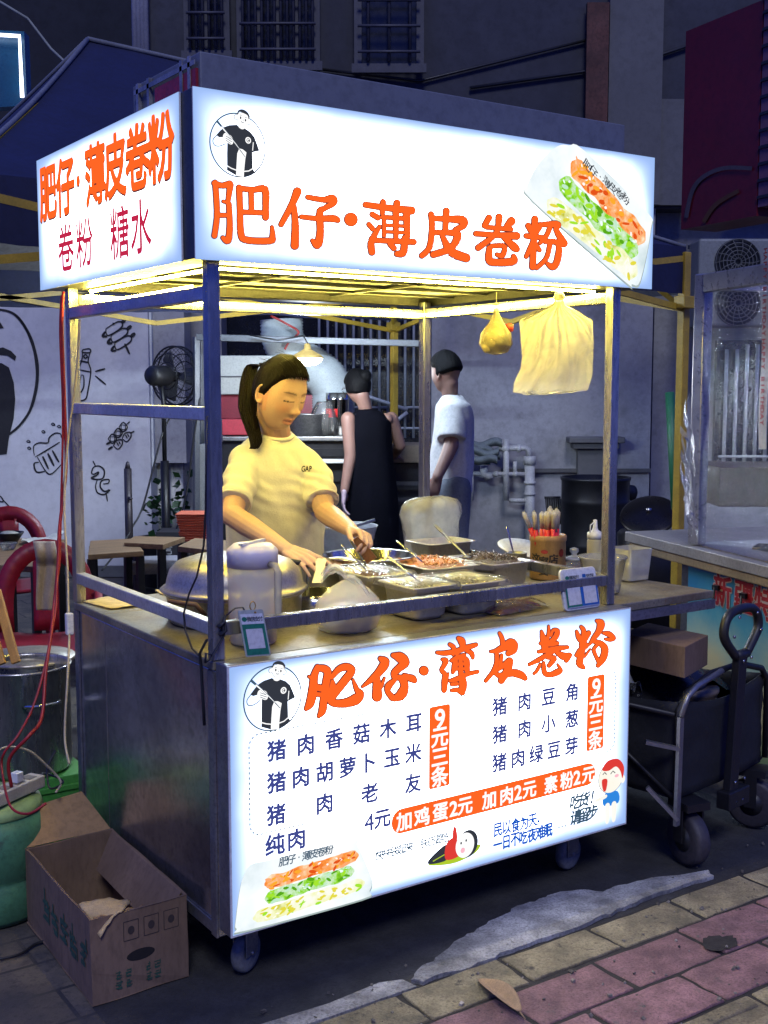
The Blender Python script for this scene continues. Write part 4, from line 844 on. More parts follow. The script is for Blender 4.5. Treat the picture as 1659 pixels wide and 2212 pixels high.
for ch, y in zip('肥仔·薄皮卷粉', (1.021, .871, .764, .634, .491, .342, .196)):
    k = dict(sx=.93); letter(ot, ch, -y, 2.102, .14, FLs, wd=.044, off=.002, **k); letter(ti, ch, -y + .002, 2.105, .14, FLs, wd=.036, off=.003, **k)
ot.build('side_outline', OUTL, sp); ti.build('side_lettering', ORANGE, sp)
g = MB()
for ch, y in zip('卷粉糖水', (.878, .729, .47, .328)): letter(g, ch, -y, 1.932, .118, FLs, wd=.016, off=.002, sx=.95)
g.build('side_small_lettering', REDPR, sp)
# roof parapet, tape-wrapped at its end
g = MB(); g.box(.012, 1.426, .12, .53, SZ1 - .002, 2.322); rf = g.build('roof_box', mat('grey_roof_sheet', (.17, .18, .20), .6, .2, var=.12, vs=2), cart, bev=.003)
g = MB(); g.box(.004, .0115, .13, .37, SZ1 + .015, 2.285); g.build('red_wrap', mat('red_wrap', (.40, .02, .03), .5, var=.6, vs=9), rf)
g = MB()
for y in (.155, .20, .40, .47): g.box(.001, .0038 if y < .38 else .0115, y, y + .014, SZ1 + .006, 2.318)
g.box(.001, .0035, .13, .50, 2.292, 2.304); g.build('tape_strip', mat('clear_packing_tape', (.30, .30, .33), .25, var=.6, vs=25), rf)
# LED strips under the roof
LED = glow('warm_led', (1, .79, .13), 125, True)
for a, b in (((.05, .14, 1.8185), (1.33, .14, 1.8185)), ((.05, 1.015, 1.806), (1.325, 1.015, 1.792)), ((1.328, 1.0, 1.792), (1.328, .13, 1.808)), ((.045, .96, 1.8165), (.045, .17, 1.8165))):
    g = MB(); g.bar(a, b, .008, .006); g.build('led_strip', LED, cart)
g = MB(); g.tube([(.03, .93, 1.815), (.028, .9, 1.80), (.027, .88, 1.782), (.02, .6, 1.776), (.02, .2, 1.778)], .0032, 6); g.build('led_strip', LED, cart)
# ================================================================== THINGS ON THE CART
def crop(ox, oy, s): return lambda x, y: ((ox + x / s) / 1.8228, (oy + y / s) / 1.8228)
c5, c6, c7 = crop(600, 2000, 1.659), crop(1200, 1950, 1.659), crop(1800, 1950, 1.659)
PLASTIC = film('frosted_plastic', (.66, .64, .58), .62, .25, .5, .15, 20)
CLEAR = film('clear_plastic', (.75, .75, .72), .22, .1, .5, .25, 30)
grime(COUNTER, 5, (.13, .075, .03), .50, .70, .65)
WRAP = film('cling_film', (.8, .8, .75), .12, .10, .5, .6, 10, (1, 2.5, 1))
BAG = milky('thin_white_bag', (.90, .88, .78), .05, .30, .50, 1.6)
BAGY = film('creamy_bag', (.94, .90, .74), .52, .3, .72, 1.0, 16, None, 1.2)
WET = mat('wet_food', (.12, .05, .02), .3, var=.6, vs=30, bump=1.5, bs=70)

# jug of water
jx, jy = .178, .200
jug = thing('water_jug', 'frosted plastic water jug with a lid and square handle at the counter corner', 'jug', (jx, jy, ZT))
g = MB(); g.lathe([(.001, .002), (.058, .002), (.062, .008), (.064, .10), (.066, .215), (.066, .238)], (jx, jy, ZT)); g.build('body', milky('jug_plastic', (.95, .88, .68), .06, .22, .60) if True else film('jug_x', (.97, .93, .84), .36, .3, .72, .1, 8), jug)
g = MB(); g.lathe([(.001, .004), (.057, .004), (.0595, .075), (.001, .075)], (jx, jy, ZT)); g.build('brown_liquid', mat('brown_tea', (.16, .055, .02), .15, var=.2), jug)
g = MB(); g.lathe([(.0672, .205), (.0674, .246), (.064, .252), (.050, .264), (.001, .266)], (jx, jy, ZT)); g.build('lid', milky('lilac_lid', (.66, .62, .68), .03) if True else film('lilac_x', (.74, .70, .74), .85, .25, .4, .1, 10), jug)
g = MB(); g.bar((jx - .05, jy - .03, ZT + .268), (jx + .05, jy + .03, ZT + .268), .012, .006); g.build('lid_rib', WHITEP, jug)
hd = Vector((.25, -.97, 0)).normalized(); c0 = Vector((jx, jy, ZT))
g = MB(); g.tube([c0 + hd * .064 + Vector((0, 0, .215)), c0 + hd * .088 + Vector((0, 0, .214)), c0 + hd * .096 + Vector((0, 0, .20)), c0 + hd * .096 + Vector((0, 0, .08)), c0 + hd * .088 + Vector((0, 0, .06)), c0 + hd * .062 + Vector((0, 0, .058))], .0095, 8); g.build('handle', film('handle_plastic', (.7, .68, .6), .7, .25, .5, .05, 10), jug)

# big steamer with domed lid
sx, sy = .285, .515
st = thing('steamer_pot', 'wide aluminium steamer with a high domed lid behind the jug', 'steamer', (sx, sy, ZT))
ALU = mat('old_aluminium', (.55, .52, .45), .38, .85, var=.35, vs=9, fine=.12, bump=.15, bs=40, spots=((.35, .3, .2), 12, .64))
g = MB(); g.lathe([(.18, .0), (.192, .01), (.195, .078), (.203, .082), (.203, .088)], (sx, sy, ZT), 48); g.build('pot', ALU, st)
g = MB(); g.lathe([(.207, .0885), (.214, .094), (.207, .1), (.197, .104), (.193, .125), (.185, .15), (.165, .171), (.12, .186), (.06, .193), (.001, .195)], (sx, sy, ZT), 56); ld = g.build('lid', ALU, st)
for a in (3.6, .35):
    v = Vector((math.cos(a), math.sin(a), 0)); w_ = Vector((-v.y, v.x, 0)); b0 = Vector((sx, sy, ZT))
    g = MB(); g.tube([b0 + v * .196 + w_ * -.045 + Vector((0, 0, .05)), b0 + v * .235 + w_ * -.045 + Vector((0, 0, .085)), b0 + v * .235 + w_ * .045 + Vector((0, 0, .085)), b0 + v * .196 + w_ * .045 + Vector((0, 0, .05))], .007, 8); g.build('handle', mat('brown_handle', (.12, .06, .03), .5), st)
# pot clip the seller holds
pc_ = at(*c5(905, 350), 3.47); pe = at(*c5(1010, 365), 3.52)
cl = thing('pan_clip', 'steel pan gripper with a dark handle beside the steamer', 'gripper', pe)
g = MB(); g.tube([pc_, pe], .0085, 10); g.build('handle', BLACKP, cl)
g = MB(); g.tube([pe, pe + Vector((-.003, -.01, -.03)), pe + Vector((-.01, -.02, -.10))], .005, 8); g.tube([pe + Vector((0, 0, .004)), pe + Vector((.03, .02, -.005))], .005, 8); g.lathe([(.001, -.006), (.010, -.006), (.010, .006), (.001, .006)], pe, 12); g.build('claw', STEEL2, cl)
# small dark pan behind the tied bag, with a white spatula
sp_ = Vector((.545, .50, ZT)); sk = thing('small_pan', 'small round steel pan between the steamer and the trays', 'pan', sp_)
g = MB(); g.lathe([(.001, .0), (.075, .0), (.082, .01), (.085, .058), (.08, .058), (.077, .012), (.001, .008)], sp_, 36); g.build('bowl', SHINY, sk)
a1, a2 = at(*c5(1103, 330), 3.5), at(*c5(1082, 490), 3.38)
g = MB(); d_ = (a2 - a1); s_ = Vector((.8265, -.563, 0))
g.prism([a1 - s_ * .012, a1 - s_ * .016 + d_ * .1, a1 - s_ * .012 + d_ * .5, a2 - s_ * .018, a2 + s_ * .014, a1 + s_ * .012 + d_ * .5, a1 + s_ * .016 + d_ * .1, a1 + s_ * .012, a1 - d_ * .04], fw * .003)
tag(g.build('spatula', mat('cream_plastic', (.74, .72, .52), .4, var=.1), bev=.001), 'cream plastic spatula standing in the small round pan', 'spatula')

# steel food pans
def foodpan(x0, x1, y0, y1, zt, h, label, food_m=None, fz=.02, cover=False, group='steel food pans on the counter'):
    r = thing('food_pan', label, 'food pan', ((x0 + x1) / 2, (y0 + y1) / 2, zt - h), group)
    tp = .014; w_ = .010
    def rr(a, b, c, d, z, rad): return [(x, y, z) for x, y in rrect(a, b, c, d, rad, 4)]
    g = MB(); g.loft([rr(x0 + tp + .012, x1 - tp - .012, y0 + tp + .012, y1 - tp - .012, zt - h, .02), rr(x0 + tp, x1 - tp, y0 + tp, y1 - tp, zt - h + .012, .025), rr(x0 + .004, x1 - .004, y0 + .004, y1 - .004, zt - .004, .022), rr(x0 - w_, x1 + w_, y0 - w_, y1 + w_, zt - .003, .024), rr(x0 - w_, x1 + w_, y0 - w_, y1 + w_, zt, .024), rr(x0 + .004, x1 - .004, y0 + .004, y1 - .004, zt - .001, .02), rr(x0 + tp, x1 - tp, y0 + tp, y1 - tp, zt - h + .015, .025)], cap=True); g.build('pan', PANST, r)
    if food_m:
        rnd = random.Random(label); g = MB(); i_ = .012
        g.grid(lambda s, t: Vector((x0 + i_ + (x1 - x0 - 2 * i_) * s, y0 + i_ + (y1 - y0 - 2 * i_) * t, zt - fz + .012 * noise.noise((s * 9 + x0 * 50, t * 9, 0)) + .014 * (1 - (2 * s - 1) ** 2) * (1 - (2 * t - 1) ** 2))), 30, 30)
        for k in range(90):
            x, y = rnd.uniform(x0 + .03, x1 - .03), rnd.uniform(y0 + .03, y1 - .03); a = rnd.random() * 6.28; l = rnd.uniform(.006, .02)
            g.tube([(x, y, zt - fz + .010), (x + l * math.cos(a), y + l * math.sin(a), zt - fz + .016 + rnd.random() * .006)], .0022, 5)
        g.build('filling', food_m, r)
    if cover:
        def f(s, t):
            x, y = x0 - .018 + (x1 - x0 + .036) * s, y0 - .018 + (y1 - y0 + .036) * t; e = max(abs(2 * s - 1), abs(2 * t - 1))
            return Vector((x, y, zt + .0035 + .004 * noise.noise((x * 60, y * 22, 3)) - (.018 * (e - .93) / .07 if e > .93 else .004 * (1 - e)) + .003))
        g = MB(); g.grid(f, 44, 30); g.build('cling_film', WRAP, r)
    return r
MEAT = mat('minced_meat', (.38, .20, .12), .5, var=.5, vs=60, bump=1.5, bs=130)
CARROT = mat('shredded_carrot', (.62, .17, .03), .45, var=.4, vs=60, col2=(.5, .28, .1), bump=1.5, bs=120)
FUNG = mat('black_fungus', (.045, .03, .025), .35, var=.7, vs=70, col2=(.14, .10, .07), bump=1.8, bs=120)
BEAN = mat('bean_sprouts', (.62, .56, .30), .4, var=.4, vs=50, bump=1.5, bs=120)
foodpan(.672, .815, .16, .338, .962, .10, 'near steel food pan with film pulled tight over it beside the tied bag', BEAN, .025, True)
foodpan(.838, 1.0, .155, .345, .958, .098, 'near steel food pan under crinkled film beside the red sauce bags', BEAN, .025, True)
foodpan(.665, .82, .385, .585, .966, .10, 'film covered steel pan behind the near pans with a spoon in it', MEAT, .03, True)
foodpan(.64, .81, .628, .775, .968, .10, 'open steel pan of minced meat under the hand holding the wooden brush', MEAT, .02)
foodpan(.92, 1.115, .42, .66, .962, .09, 'open steel pan heaped with orange shredded carrot', CARROT, .008)
foodpan(1.145, 1.315, .385, .62, .962, .10, 'open steel pan heaped with chopped black fungus', FUNG, .004)
foodpan(1.135, 1.33, .71, .85, .992, .13, 'deep empty steel pan in front of the big white bag')
rp = thing('round_basin', 'large shallow steel basin behind the pans in front of the seller', 'basin', (.97, .745, ZT))
g = MB(); g.lathe([(.001, .07), (.12, .07), (.135, .078), (.15, .112), (.158, .116), (.158, .112), (.15, .1), (.14, .0), (.001, 0)][::-1], (.90, .735, ZT), 44); g.build('basin', SHINY, rp)
def film_over(name, label, x0, x1, y0, y1, z, seed):
    def f(s, t):
        x, y = x0 + (x1 - x0) * s + .012 * noise.noise((t * 3, seed, 0)), y0 + (y1 - y0) * t + .012 * noise.noise((s * 3, seed, 5))
        return Vector((x, y, z + .006 * noise.noise((x * 35, y * 35, seed)) + .006 * noise.noise((x * 12, y * 12, seed)) - (.02 * (1 - t / .06) if t < .06 else 0)))
    g = MB(); g.grid(f, 40, 24); tag(g.build(name, WRAP), label, 'film')
film_over('cling_film', 'loose clear film bunched over the fronts of the carrot and fungus pans', .86, 1.2, .37, .44, .972, 2.0)
# spoons and ladles stuck in the pans
def spoon(a, b, label, name='spoon', r=.0045, flat=.5, m=SHINY):
    g = MB(); a, b = Vector(a), Vector(b); g.tube([a, a.lerp(b, .08), a.lerp(b, .5), b], [r * .9, r * 1.35, r, r * .8], 8, flat=flat); T = Matrix.Identity(3)
    g.lathe([(.001, -.006), (.012, -.003), (.016, .002), (.001, .004)], b, 12, T)
    tag(g.build(name, m), label, name, 'spoons standing in the pans')
spoon(at(*c6(243, 325), 3.62), Vector((.735, .47, .95)), 'broad flat steel spoon standing in the film covered pan')
spoon(at(*c6(530, 390), 3.5), Vector((.775, .25, .945)), 'thin steel spoon leaning in the near pan beside the tied bag')
spoon(at(*c6(600, 298), 3.86), Vector((.98, .53, .96)), 'thin steel spoon leaning over the carrot pan')
spoon(at(*c6(845, 190), 4.16), Vector((1.17, .55, .965)), 'long dark handled ladle resting on the fungus pan', 'ladle', .006, .6, STEEL2)
# steel cup with a spoon, plates
cu = onz(*c7(390, 375), .935); cup = thing('steel_cup', 'small steel cup with a spoon beside the chopstick holder', 'cup', (cu.x, cu.y, ZT))
g = MB(); g.lathe([(.001, 0), (.034, 0), (.036, .075), (.038, .077), (.034, .077), (.033, .01), (.001, .008)], (cu.x, cu.y, ZT), 26); g.build('cup', STEEL2, cup)
spoon(at(*c7(322, 200), (cu - CAM).dot(fw) + .03), (cu.x, cu.y, ZT + .03), 'upright steel spoon in the small steel cup')
pl = onz(*c7(430, 330), .93)
g = MB(); g.lathe([(.001, .0), (.05, .0), (.10, .022), (.102, .026), (.05, .006), (.001, .005)], (pl.x, pl.y, ZT + .04), 36, Matrix.Rotation(R(14), 3, 'X')); tag(g.build('plate', WHITEP), 'pale plate leaning behind the bamboo chopstick holder', 'plate')
# tied bag of noodles
bgx, bgy = .475, .205
bag = thing('tied_bag', 'thin white plastic bag tied in a knot over a pale container', 'bag', (bgx, bgy, ZT))
g = MB(); rings = []
for r, z in ((.06, .0), (.074, .006), (.083, .03), (.086, .058), (.078, .085), (.05, .115), (.02, .135), (.010, .142), (.018, .152)):
    rings.append([Vector((bgx + r * 1.12 * math.cos(a) * (1 + .05 * noise.noise((math.cos(a) * 4, math.sin(a) * 4, z * 20))) + .03 * z, bgy + r * math.sin(a) * (1 + .10 * noise.noise((math.cos(a) * 7, math.sin(a) * 7, z * 9))), ZT + .001 + z)) for a in [6.2832 * k / 56 for k in range(56)]])
g.loft(rings, cap=True); g.build('bag_body', BAG, bag)
g = MB(); kn = Vector((bgx + .003, bgy, ZT + .146))
for dx, dz, tw in ((-.075, .0, 0), (.06, -.055, 1)):
    g.grid(lambda s, t: kn + rt * (dx * s) + Vector((0, 0, dz * s * s + .03 * math.sin(s * 3.1) * (1 - tw) + (t - .5) * (.012 + .022 * s ** .7) + .006 * noise.noise((s * 8, t * 6, tw * 5)))) - fw * (.012 + .02 * s + .010 * math.sin(t * 9 + s * 4)), 14, 10)
g.tube([kn + Vector((-.012, 0, 0)), kn + Vector((0, -.012, .004)), kn + Vector((.012, 0, 0)), kn + Vector((0, .012, -.003))], .006, 8, closed=True); g.build('bag_ears', BAG, bag)
g = MB(); g.loft([[(bgx + x, bgy + y, ZT + z) for x, y in rrect(-s, s, -s * .85, s * .85, .02, 4)] for s, z in ((.058, .004), (.068, .05), (.072, .052), (.07, .06), (.03, .075))]); g.build('container', mat('noodle_white', (.82, .80, .70), .5, var=.1), bag)
# sauce bags by the front edge
so = onz(*c6(1330, 760), ZT); sb_ = thing('sauce_bags', 'flat clear bags of dark red sauce on the front of the counter', 'sauce bag', so)
for k, (dx, dy, a) in enumerate(((0, .0, .12), (.07, .05, -.3))):
    T = Matrix.Translation((so.x + dx, so.y + dy, ZT)) @ Matrix.Rotation(a, 4, 'Z')
    g = MB(T); g.grid(lambda s, t: Vector(((s - .5) * .15, (t - .5) * .08, .004 + .016 * (1 - (2 * s - 1) ** 4) * (1 - (2 * t - 1) ** 4) + .003 * noise.noise((s * 8, t * 8, k)))), 20, 14); g.build('sauce', mat('red_sauce', (.10, .012, .008), .12, var=.5, vs=20, rvar=.05), sb_)
    g = MB(T); g.grid(lambda s, t: Vector(((s - .5) * .185, (t - .5) * .11, .007 + .018 * (1 - (2 * s - 1) ** 4) * (1 - (2 * t - 1) ** 4) + .006 * noise.noise((s * 11, t * 11, k + 4)))), 26, 18); g.build('pouch', WRAP, sb_)
# napkins
NAP = mat('cream_paper', (.66, .52, .24), .9, var=.12, vs=3)
for P, l in (([(175, 1300), (262, 1283), (335, 1300), (225, 1322)], 'flat cream paper napkin on the counter beside the rear post'), ([(335, 1277), (362, 1272), (375, 1284), (350, 1286)], 'small cream paper scrap beside the steamer')):
    q_ = [onz(u, v, ZT + .001) for u, v in P]
    if l.startswith('flat'): q_ = [onz(*c_, ZT + .001) for c_ in ((180, 1301), (240, 1288), (300, 1311), (238, 1317))]
    g = MB(); g.grid(lambda s, t: (q_[0].lerp(q_[1], s)).lerp(q_[3].lerp(q_[2], s), t) + Vector((0, 0, .002 + .006 * abs(noise.noise((s * 2.5, t * 2.5, 1))))), 12, 10); tag(g.build('napkin', NAP, solid=.002), l, 'napkin')
# bamboo chopstick holder with wrapped chopsticks
hx, hy = onz(*c7(590, 538), ZT).xy
ho = thing('chopstick_holder', 'bamboo tube lettered in black full of wrapped chopsticks', 'holder', (hx, hy, ZT))
g = MB(); g.lathe([(.001, 0), (.061, 0), (.063, .004), (.0625, .13), (.065, .134), (.0655, .15), (.062, .154), (.056, .154), (.055, .02), (.001, .02)], (hx, hy, ZT), 40); g.build('tube', mat('bamboo', (.42, .24, .085), .5, var=.3, vs=6, st=(6, 6, 1), bump=.1), ho)
cdir = math.atan2(CAM.y - hy, CAM.x - hx)
def cyl(s, z, o):
    a = cdir + s / .0632; return Vector((hx + (.0635 + o) * math.cos(a), hy + (.0635 + o) * math.sin(a), ZT + z))
g = MB()
for ch, s, z in (('这', -.046, .075), ('家', -.014, .066), ('店', .02, .074), ('要', -.014, .034), ('常', .02, .04), ('来', .05, .034)): letter(g, ch, s, z, .031, cyl, wd=.042, off=.0004)
g.build('lettering', mat('black_print', (.02, .015, .012), .6), ho)
g = MB(); 
for k in range(12): a0_, a1_ = k * .5236, (k + 1) * .5236; g.add([cyl(-.012, .1, .0004), cyl(-.012 + .013 * math.cos(a0_), .1 + .007 * math.sin(a0_), .0004), cyl(-.012 + .013 * math.cos(a1_), .1 + .007 * math.sin(a1_), .0004)], [(0, 1, 2)])
for k in range(8): g.add([cyl(.052 + .012 * math.cos(k * .785), .095 + .015 * math.sin(k * .785), .0004) for k in range(8)], [tuple(range(8))])
g.build('red_print', mat('red_ink', (.32, .03, .02), .6), ho)
rnd = random.Random(9); CH = mat('bare_chopstick', (.90, .74, .42), .6, var=.2, vs=8); CR = mat('red_wrapper', (.62, .015, .03), .4, var=.2); WR = film('wrapper', (.98, .94, .88), .42, .2, .6, .6, 60, None, 1.2)
for k in range(16):
    a = rnd.random() * 6.28; r = .045 * math.sqrt(rnd.random()); b0 = Vector((hx + r * math.cos(a), hy + r * math.sin(a), ZT + .03)); lean = Vector((math.cos(a) * r * .55, math.sin(a) * r * .55, .195 + rnd.uniform(-.012, .012)))
    if k == 0: b0 = Vector((hx - .02, hy - .01, ZT + .05)); lean = -rt * .075 + Vector((0, 0, .175))
    pk = thing('chopstick_pair', 'wrapped pair of chopsticks with a red band standing in the bamboo tube' if k else 'wrapped chopsticks leaning out furthest from the bamboo tube', 'chopsticks', b0, 'wrapped chopsticks in the bamboo tube')
    e = lean.normalized(); sd_ = e.cross(Vector((0, 0, 1))).normalized() if abs(e.z) < .999 else Vector((1, 0, 0))
    g = MB(); g.bar(b0 - sd_ * .004, b0 - sd_ * .004 + lean, .006, .005); g.bar(b0 + sd_ * .004, b0 + sd_ * .004 + lean, .006, .005); g.build('stick', CH, pk)
    g = MB(); g.tube([b0 + lean * .3, b0 + lean * .74], .0088, 8); g.build('band', CR, pk)
    g = MB(); g.tube([b0 + lean * .745, b0 + lean * 1.02, b0 + lean * 1.07 + sd_ * .004], [.0085, .0085, .004], 8); g.build('wrapper', WR, pk)
# jar, squeeze bottle, tubs on the side shelf
jr = onz(*c7(762, 528), ZT); j = thing('glass_jar', 'small glass jar with a knobbed lid beside the chopstick holder', 'jar', jr)
g = MB(); g.lathe([(.001, 0), (.036, 0), (.041, .008), (.041, .05), (.036, .058)], jr, 28); g.build('jar_body', CLEAR, j)
g = MB(); g.lathe([(.001, .003), (.035, .003), (.038, .03), (.001, .032)], jr, 24); g.build('sauce', mat('chili_oil', (.25, .03, .01), .2, var=.5, vs=40), j)
g = MB(); g.lathe([(.041, .059), (.041, .064), (.03, .07), (.012, .074), (.009, .08), (.017, .09), (.015, .10), (.001, .104)], jr, 28); g.build('lid', film('glass_lid', (.8, .8, .78), .35, .06, .4, .05, 10), j)
bo = onz(*c7(897, 470), ZT); bt_ = thing('squeeze_bottle', 'cream sauce squeeze bottle with a nozzle behind the plastic tub', 'bottle', bo)
g = MB(); g.lathe([(.001, 0), (.027, 0), (.029, .006), (.029, .10), (.027, .108)], bo, 24); g.build('bottle_body', film('bottle_plastic', (.75, .66, .42), .9, .3, .5, .05, 10), bt_)
g = MB(); g.lathe([(.0295, .1085), (.0295, .13), (.012, .14), (.009, .15), (.007, .178), (.001, .18)], bo, 20); g.tube([bo + Vector((-.026, 0, .13)), bo + Vector((-.024, 0, .16)), bo + Vector((-.01, 0, .168)), bo + Vector((-.006, 0, .160))], .0025, 6); g.build('nozzle', WHITEP, bt_)
tb = onz(*c7(990, 655), ZT) + Vector((.03, .06, 0)); tb.z = ZT; tu = thing('plastic_tub', 'clear plastic tub holding little red sauce cups by the right post', 'tub', tb, 'plastic tubs on the side shelf')
g = MB(); g.lathe([(.001, .001), (.055, .001), (.057, .006), (.076, .112), (.081, .114), (.081, .119), (.074, .119)], tb, 36); g.build('tub', film('tub_plastic', (.72, .72, .68), .42, .18, .5, .08, 10), tu)
for dx, dy, z in ((-.02, -.015, .004), (.03, .0, .004), (-.012, .02, .004), (.008, -.012, .036)):
    cc = thing('sauce_cup', 'tiny lidded cup of dark red sauce inside the clear tub', 'sauce cup', tb + Vector((dx, dy, z)), 'sauce cups inside the clear tub')
    g = MB(); g.lathe([(.001, 0), (.017, 0), (.022, .022)], tb + Vector((dx, dy, z)), 18); g.build('sauce', mat('sauce_cup_red', (.22, .03, .02), .3), cc)
    g = MB(); g.lathe([(.0225, .0225), (.024, .028), (.001, .0285)], tb + Vector((dx, dy, z)), 18); g.build('lid', CLEAR, cc)
t2 = onz(*c7(1125, 545), ZT); w2 = thing('white_tub', 'frosted square edged tub behind the clear tub of sauce cups', 'tub', t2, 'plastic tubs on the side shelf')
g = MB(); g.loft([[(t2.x + x, t2.y + y, ZT + z) for x, y in rrect(-s, s, -s, s, .015, 4)] for s, z in ((.05, .001), (.058, .11), (.056, .11), (.05, .015))], cap=False); g.poly([(t2.x + x, t2.y + y, ZT + .003) for x, y in rrect(-.05, .05, -.05, .05, .015, 4)]); g.build('tub', PLASTIC, w2)
# big pale bag behind the pans
bb_ = Vector((1.30, .93, ZT)); wb = thing('plastic_bag', 'large pale plastic bag standing behind the deep empty pan', 'bag', bb_)
g = MB(); rings = []
for r, z in ((.10, .0), (.108, .03), (.112, .06), (.114, .10), (.118, .14), (.120, .18), (.132, .212), (.128, .24), (.11, .258), (.07, .268), (.01, .270)):
    rings.append([bb_ + Vector((r * .95 * math.cos(a) * (1 + .1 * noise.noise((math.cos(a) * 3, math.sin(a) * 3, z * 12))), r * .6 * math.sin(a), z * 1.0 + .012 * noise.noise((a * 2, z * 9, 3)))) + Vector((noise.noise((a * 6, z * 30, 1)), noise.noise((a * 6, z * 30, 4)), 0)) * .009 for a in [6.2832 * k / 48 for k in range(48)]])
g.loft(rings); g.build('bag_body', film('crinkled_white_bag', (.88, .88, .82), .55, .25, .6, 1.0, 24, None, 1.15), wb)
# payment stand: two blank code panels, leaning back
A_, B_ = onz(*c7(700, 758), ZT), onz(*c7(945, 735), ZT); A_.y = B_.y = .052
ex = (B_ - A_).normalized(); ey = Vector((0, .22, .975)); w_ = (B_ - A_).length + .012; h_ = .128; pst = thing('payment_stand', 'white rounded payment stand with green and blue panels on the counter edge', 'payment stand', A_)
o_ = A_ - ex * .006; ez = ex.cross(ey).normalized()
fr2 = lambda x, z, o: o_ + ex * x + ey * z + ez * (o)
g = MB(); g.prism([fr2(x, z, -.004) for x, z in rrect(0, w_, .002, h_, .014)], -ez * .010 if False else ez * -.010); g.build('stand', WHITEP, pst, bev=.002)
g = MB(); Pn = [fr2(x, z, .001) for x, z in rrect(.008, w_ - .008, .01, h_ - .008, .008)]; g.poly(Pn)
g.build('face', mat('pale_card', (.66, .68, .7), .4, var=.05), pst)
g = MB(); hw = w_ / 2; g.poly([fr2(x, z, .0016) for x, z in ((.008, .012), (hw - .005, .012), (hw - .005, .085), (.008, .085))]); g.build('green_panel', mat('pay_green', (.02, .20, .12), .4), pst)
g = MB(); g.poly([fr2(x, z, .0016) for x, z in ((hw - .005, .012), (w_ - .008, .012), (w_ - .008, .085), (hw - .005, .085))]); g.build('blue_panel', mat('pay_blue', (.02, .13, .45), .4), pst)
g = MB()
for x0 in (.014, hw + .006): g.poly([fr2(x, z, .0022) for x, z in ((x0, .018), (x0 + .052, .018), (x0 + .052, .07), (x0, .07))])
g.build('blank_code', mat('code_white', (.62, .62, .62), .5, var=.05), pst)
g = MB(); line(g, '微信支付', .034, .062, .101, .011, fr2, wd=.02, off=.002); line(g, '支付宝', .103, .124, .101, .011, fr2, wd=.02, off=.002); g.build('lettering', mat('dark_print', (.03, .04, .05), .5), pst)
g = MB(); shape(g, ov(.02, .101, .008, .006), fr2, .002); g.build('green_mark', MATS['pay_green'], pst); g = MB(); g.poly([fr2(x, z, .002) for x, z in rrect(.082, .096, .094, .108, .003)]); g.build('blue_mark', MATS['pay_blue'], pst)
# hanging payment card on a lanyard
ca = ony(*c5(565, 675), .045); cb_ = ony(*c5(800, 945), .03); ex = Vector((1, 0, -.06)).normalized(); ey = Vector((-.13, .10, .985)).normalized(); ez = ex.cross(ey).normalized()
o_ = ony(*c5(612, 975), .028); pc2 = thing('payment_card', 'green and white payment card in a clear sleeve hanging from the front rail', 'payment card', o_)
fr3 = lambda x, z, o: o_ + ex * x + ey * z + ez * o
g = MB(); g.prism([fr3(x, z, 0) for x, z in rrect(0, .070, 0, .118, .004)], -ez * .002); g.build('sleeve', mat('clear_sleeve', (.4, .44, .4), .15, var=.1), pc2)
g = MB(); g.poly([fr3(x, z, .0008) for x, z in ((.004, .004), (.066, .004), (.066, .082), (.004, .082))]); g.build('green_panel', MATS['pay_green'], pc2)
g = MB(); g.poly([fr3(x, z, .0008) for x, z in ((.004, .0822), (.066, .0822), (.066, .108), (.004, .108))]); g.build('header', MATS['pale_card'], pc2)
g = MB(); g.poly([fr3(x, z, .0014) for x, z in ((.012, .02), (.058, .02), (.058, .07), (.012, .07))]); g.build('blank_code', MATS['code_white'], pc2)
g = MB(); line(g, '微信支付', .026, .058, .095, .011, fr3, wd=.02, off=.0014); g.build('lettering', MATS['dark_print'], pc2); g = MB(); shape(g, ov(.013, .095, .007, .006), fr3, .0014); g.build('green_mark', MATS['pay_green'], pc2)
g = MB(); tp_ = fr3(.045, .112, 0); pk_ = [ony(*c5(x, y), .052) for x, y in ((485, 700), (540, 655), (590, 650), (635, 730), (690, 750), (700, 700))]
g.tube(pk_, .0045, 6, flat=.35); g.build('lanyard', mat('navy_ribbon', (.01, .012, .04), .6), pc2)
g = MB(); c_ = ony(*c5(655, 640), .05); g.tube([c_ + Vector((.008 * math.cos(a), 0, .011 * math.sin(a))) for a in [k * .6283 for k in range(10)]], .0015, 6, closed=True); g.tube([c_ + Vector((.006, -.001, -.011)), ony(*c5(690, 700), .045), tp_], .003, 6); g.build('clip', mat('brass', (.5, .3, .08), .35, .9), pc2)
# black strap knotted round the front post
STR = mat('black_strap', (.012, .013, .02), .6); P_ = lambda x, y, yy=.056: ony(*c5(x, y), yy)
g = MB(); g.tube([P_(478, 700), P_(455, 760), P_(470, 830), P_(430, 900), P_(380, 985), P_(345, 1010), P_(350, 950), P_(385, 960)], .006, 6, flat=.4)
g.tube([P_(430, 780), P_(470, 740), P_(478, 800), P_(440, 830)], .008, 8, flat=.6)
g.tube([onx(*c5(355, 860), -.012), onx(*c5(310, 950), -.015), onx(*c5(320, 1050), -.012), onx(*c5(330, 1250), -.01), onx(*c5(340, 1420), -.01)], .0045, 6, flat=.4)
tag(g.build('strap', STR), 'black strap knotted round the front corner post with loose ends', 'strap')
g = MB(); L_ = [(355, -600), (350, -200), (348, 0), (335, 250), (290, 450), (240, 560), (205, 690), (215, 800), (260, 920), (300, 960)]
g.tube([onx(*c5(x, y), -.016) for x, y in L_], .0028, 6); tag(g.build('cable', BLACKP), 'thin black cable drooping down the front corner post', 'cable')
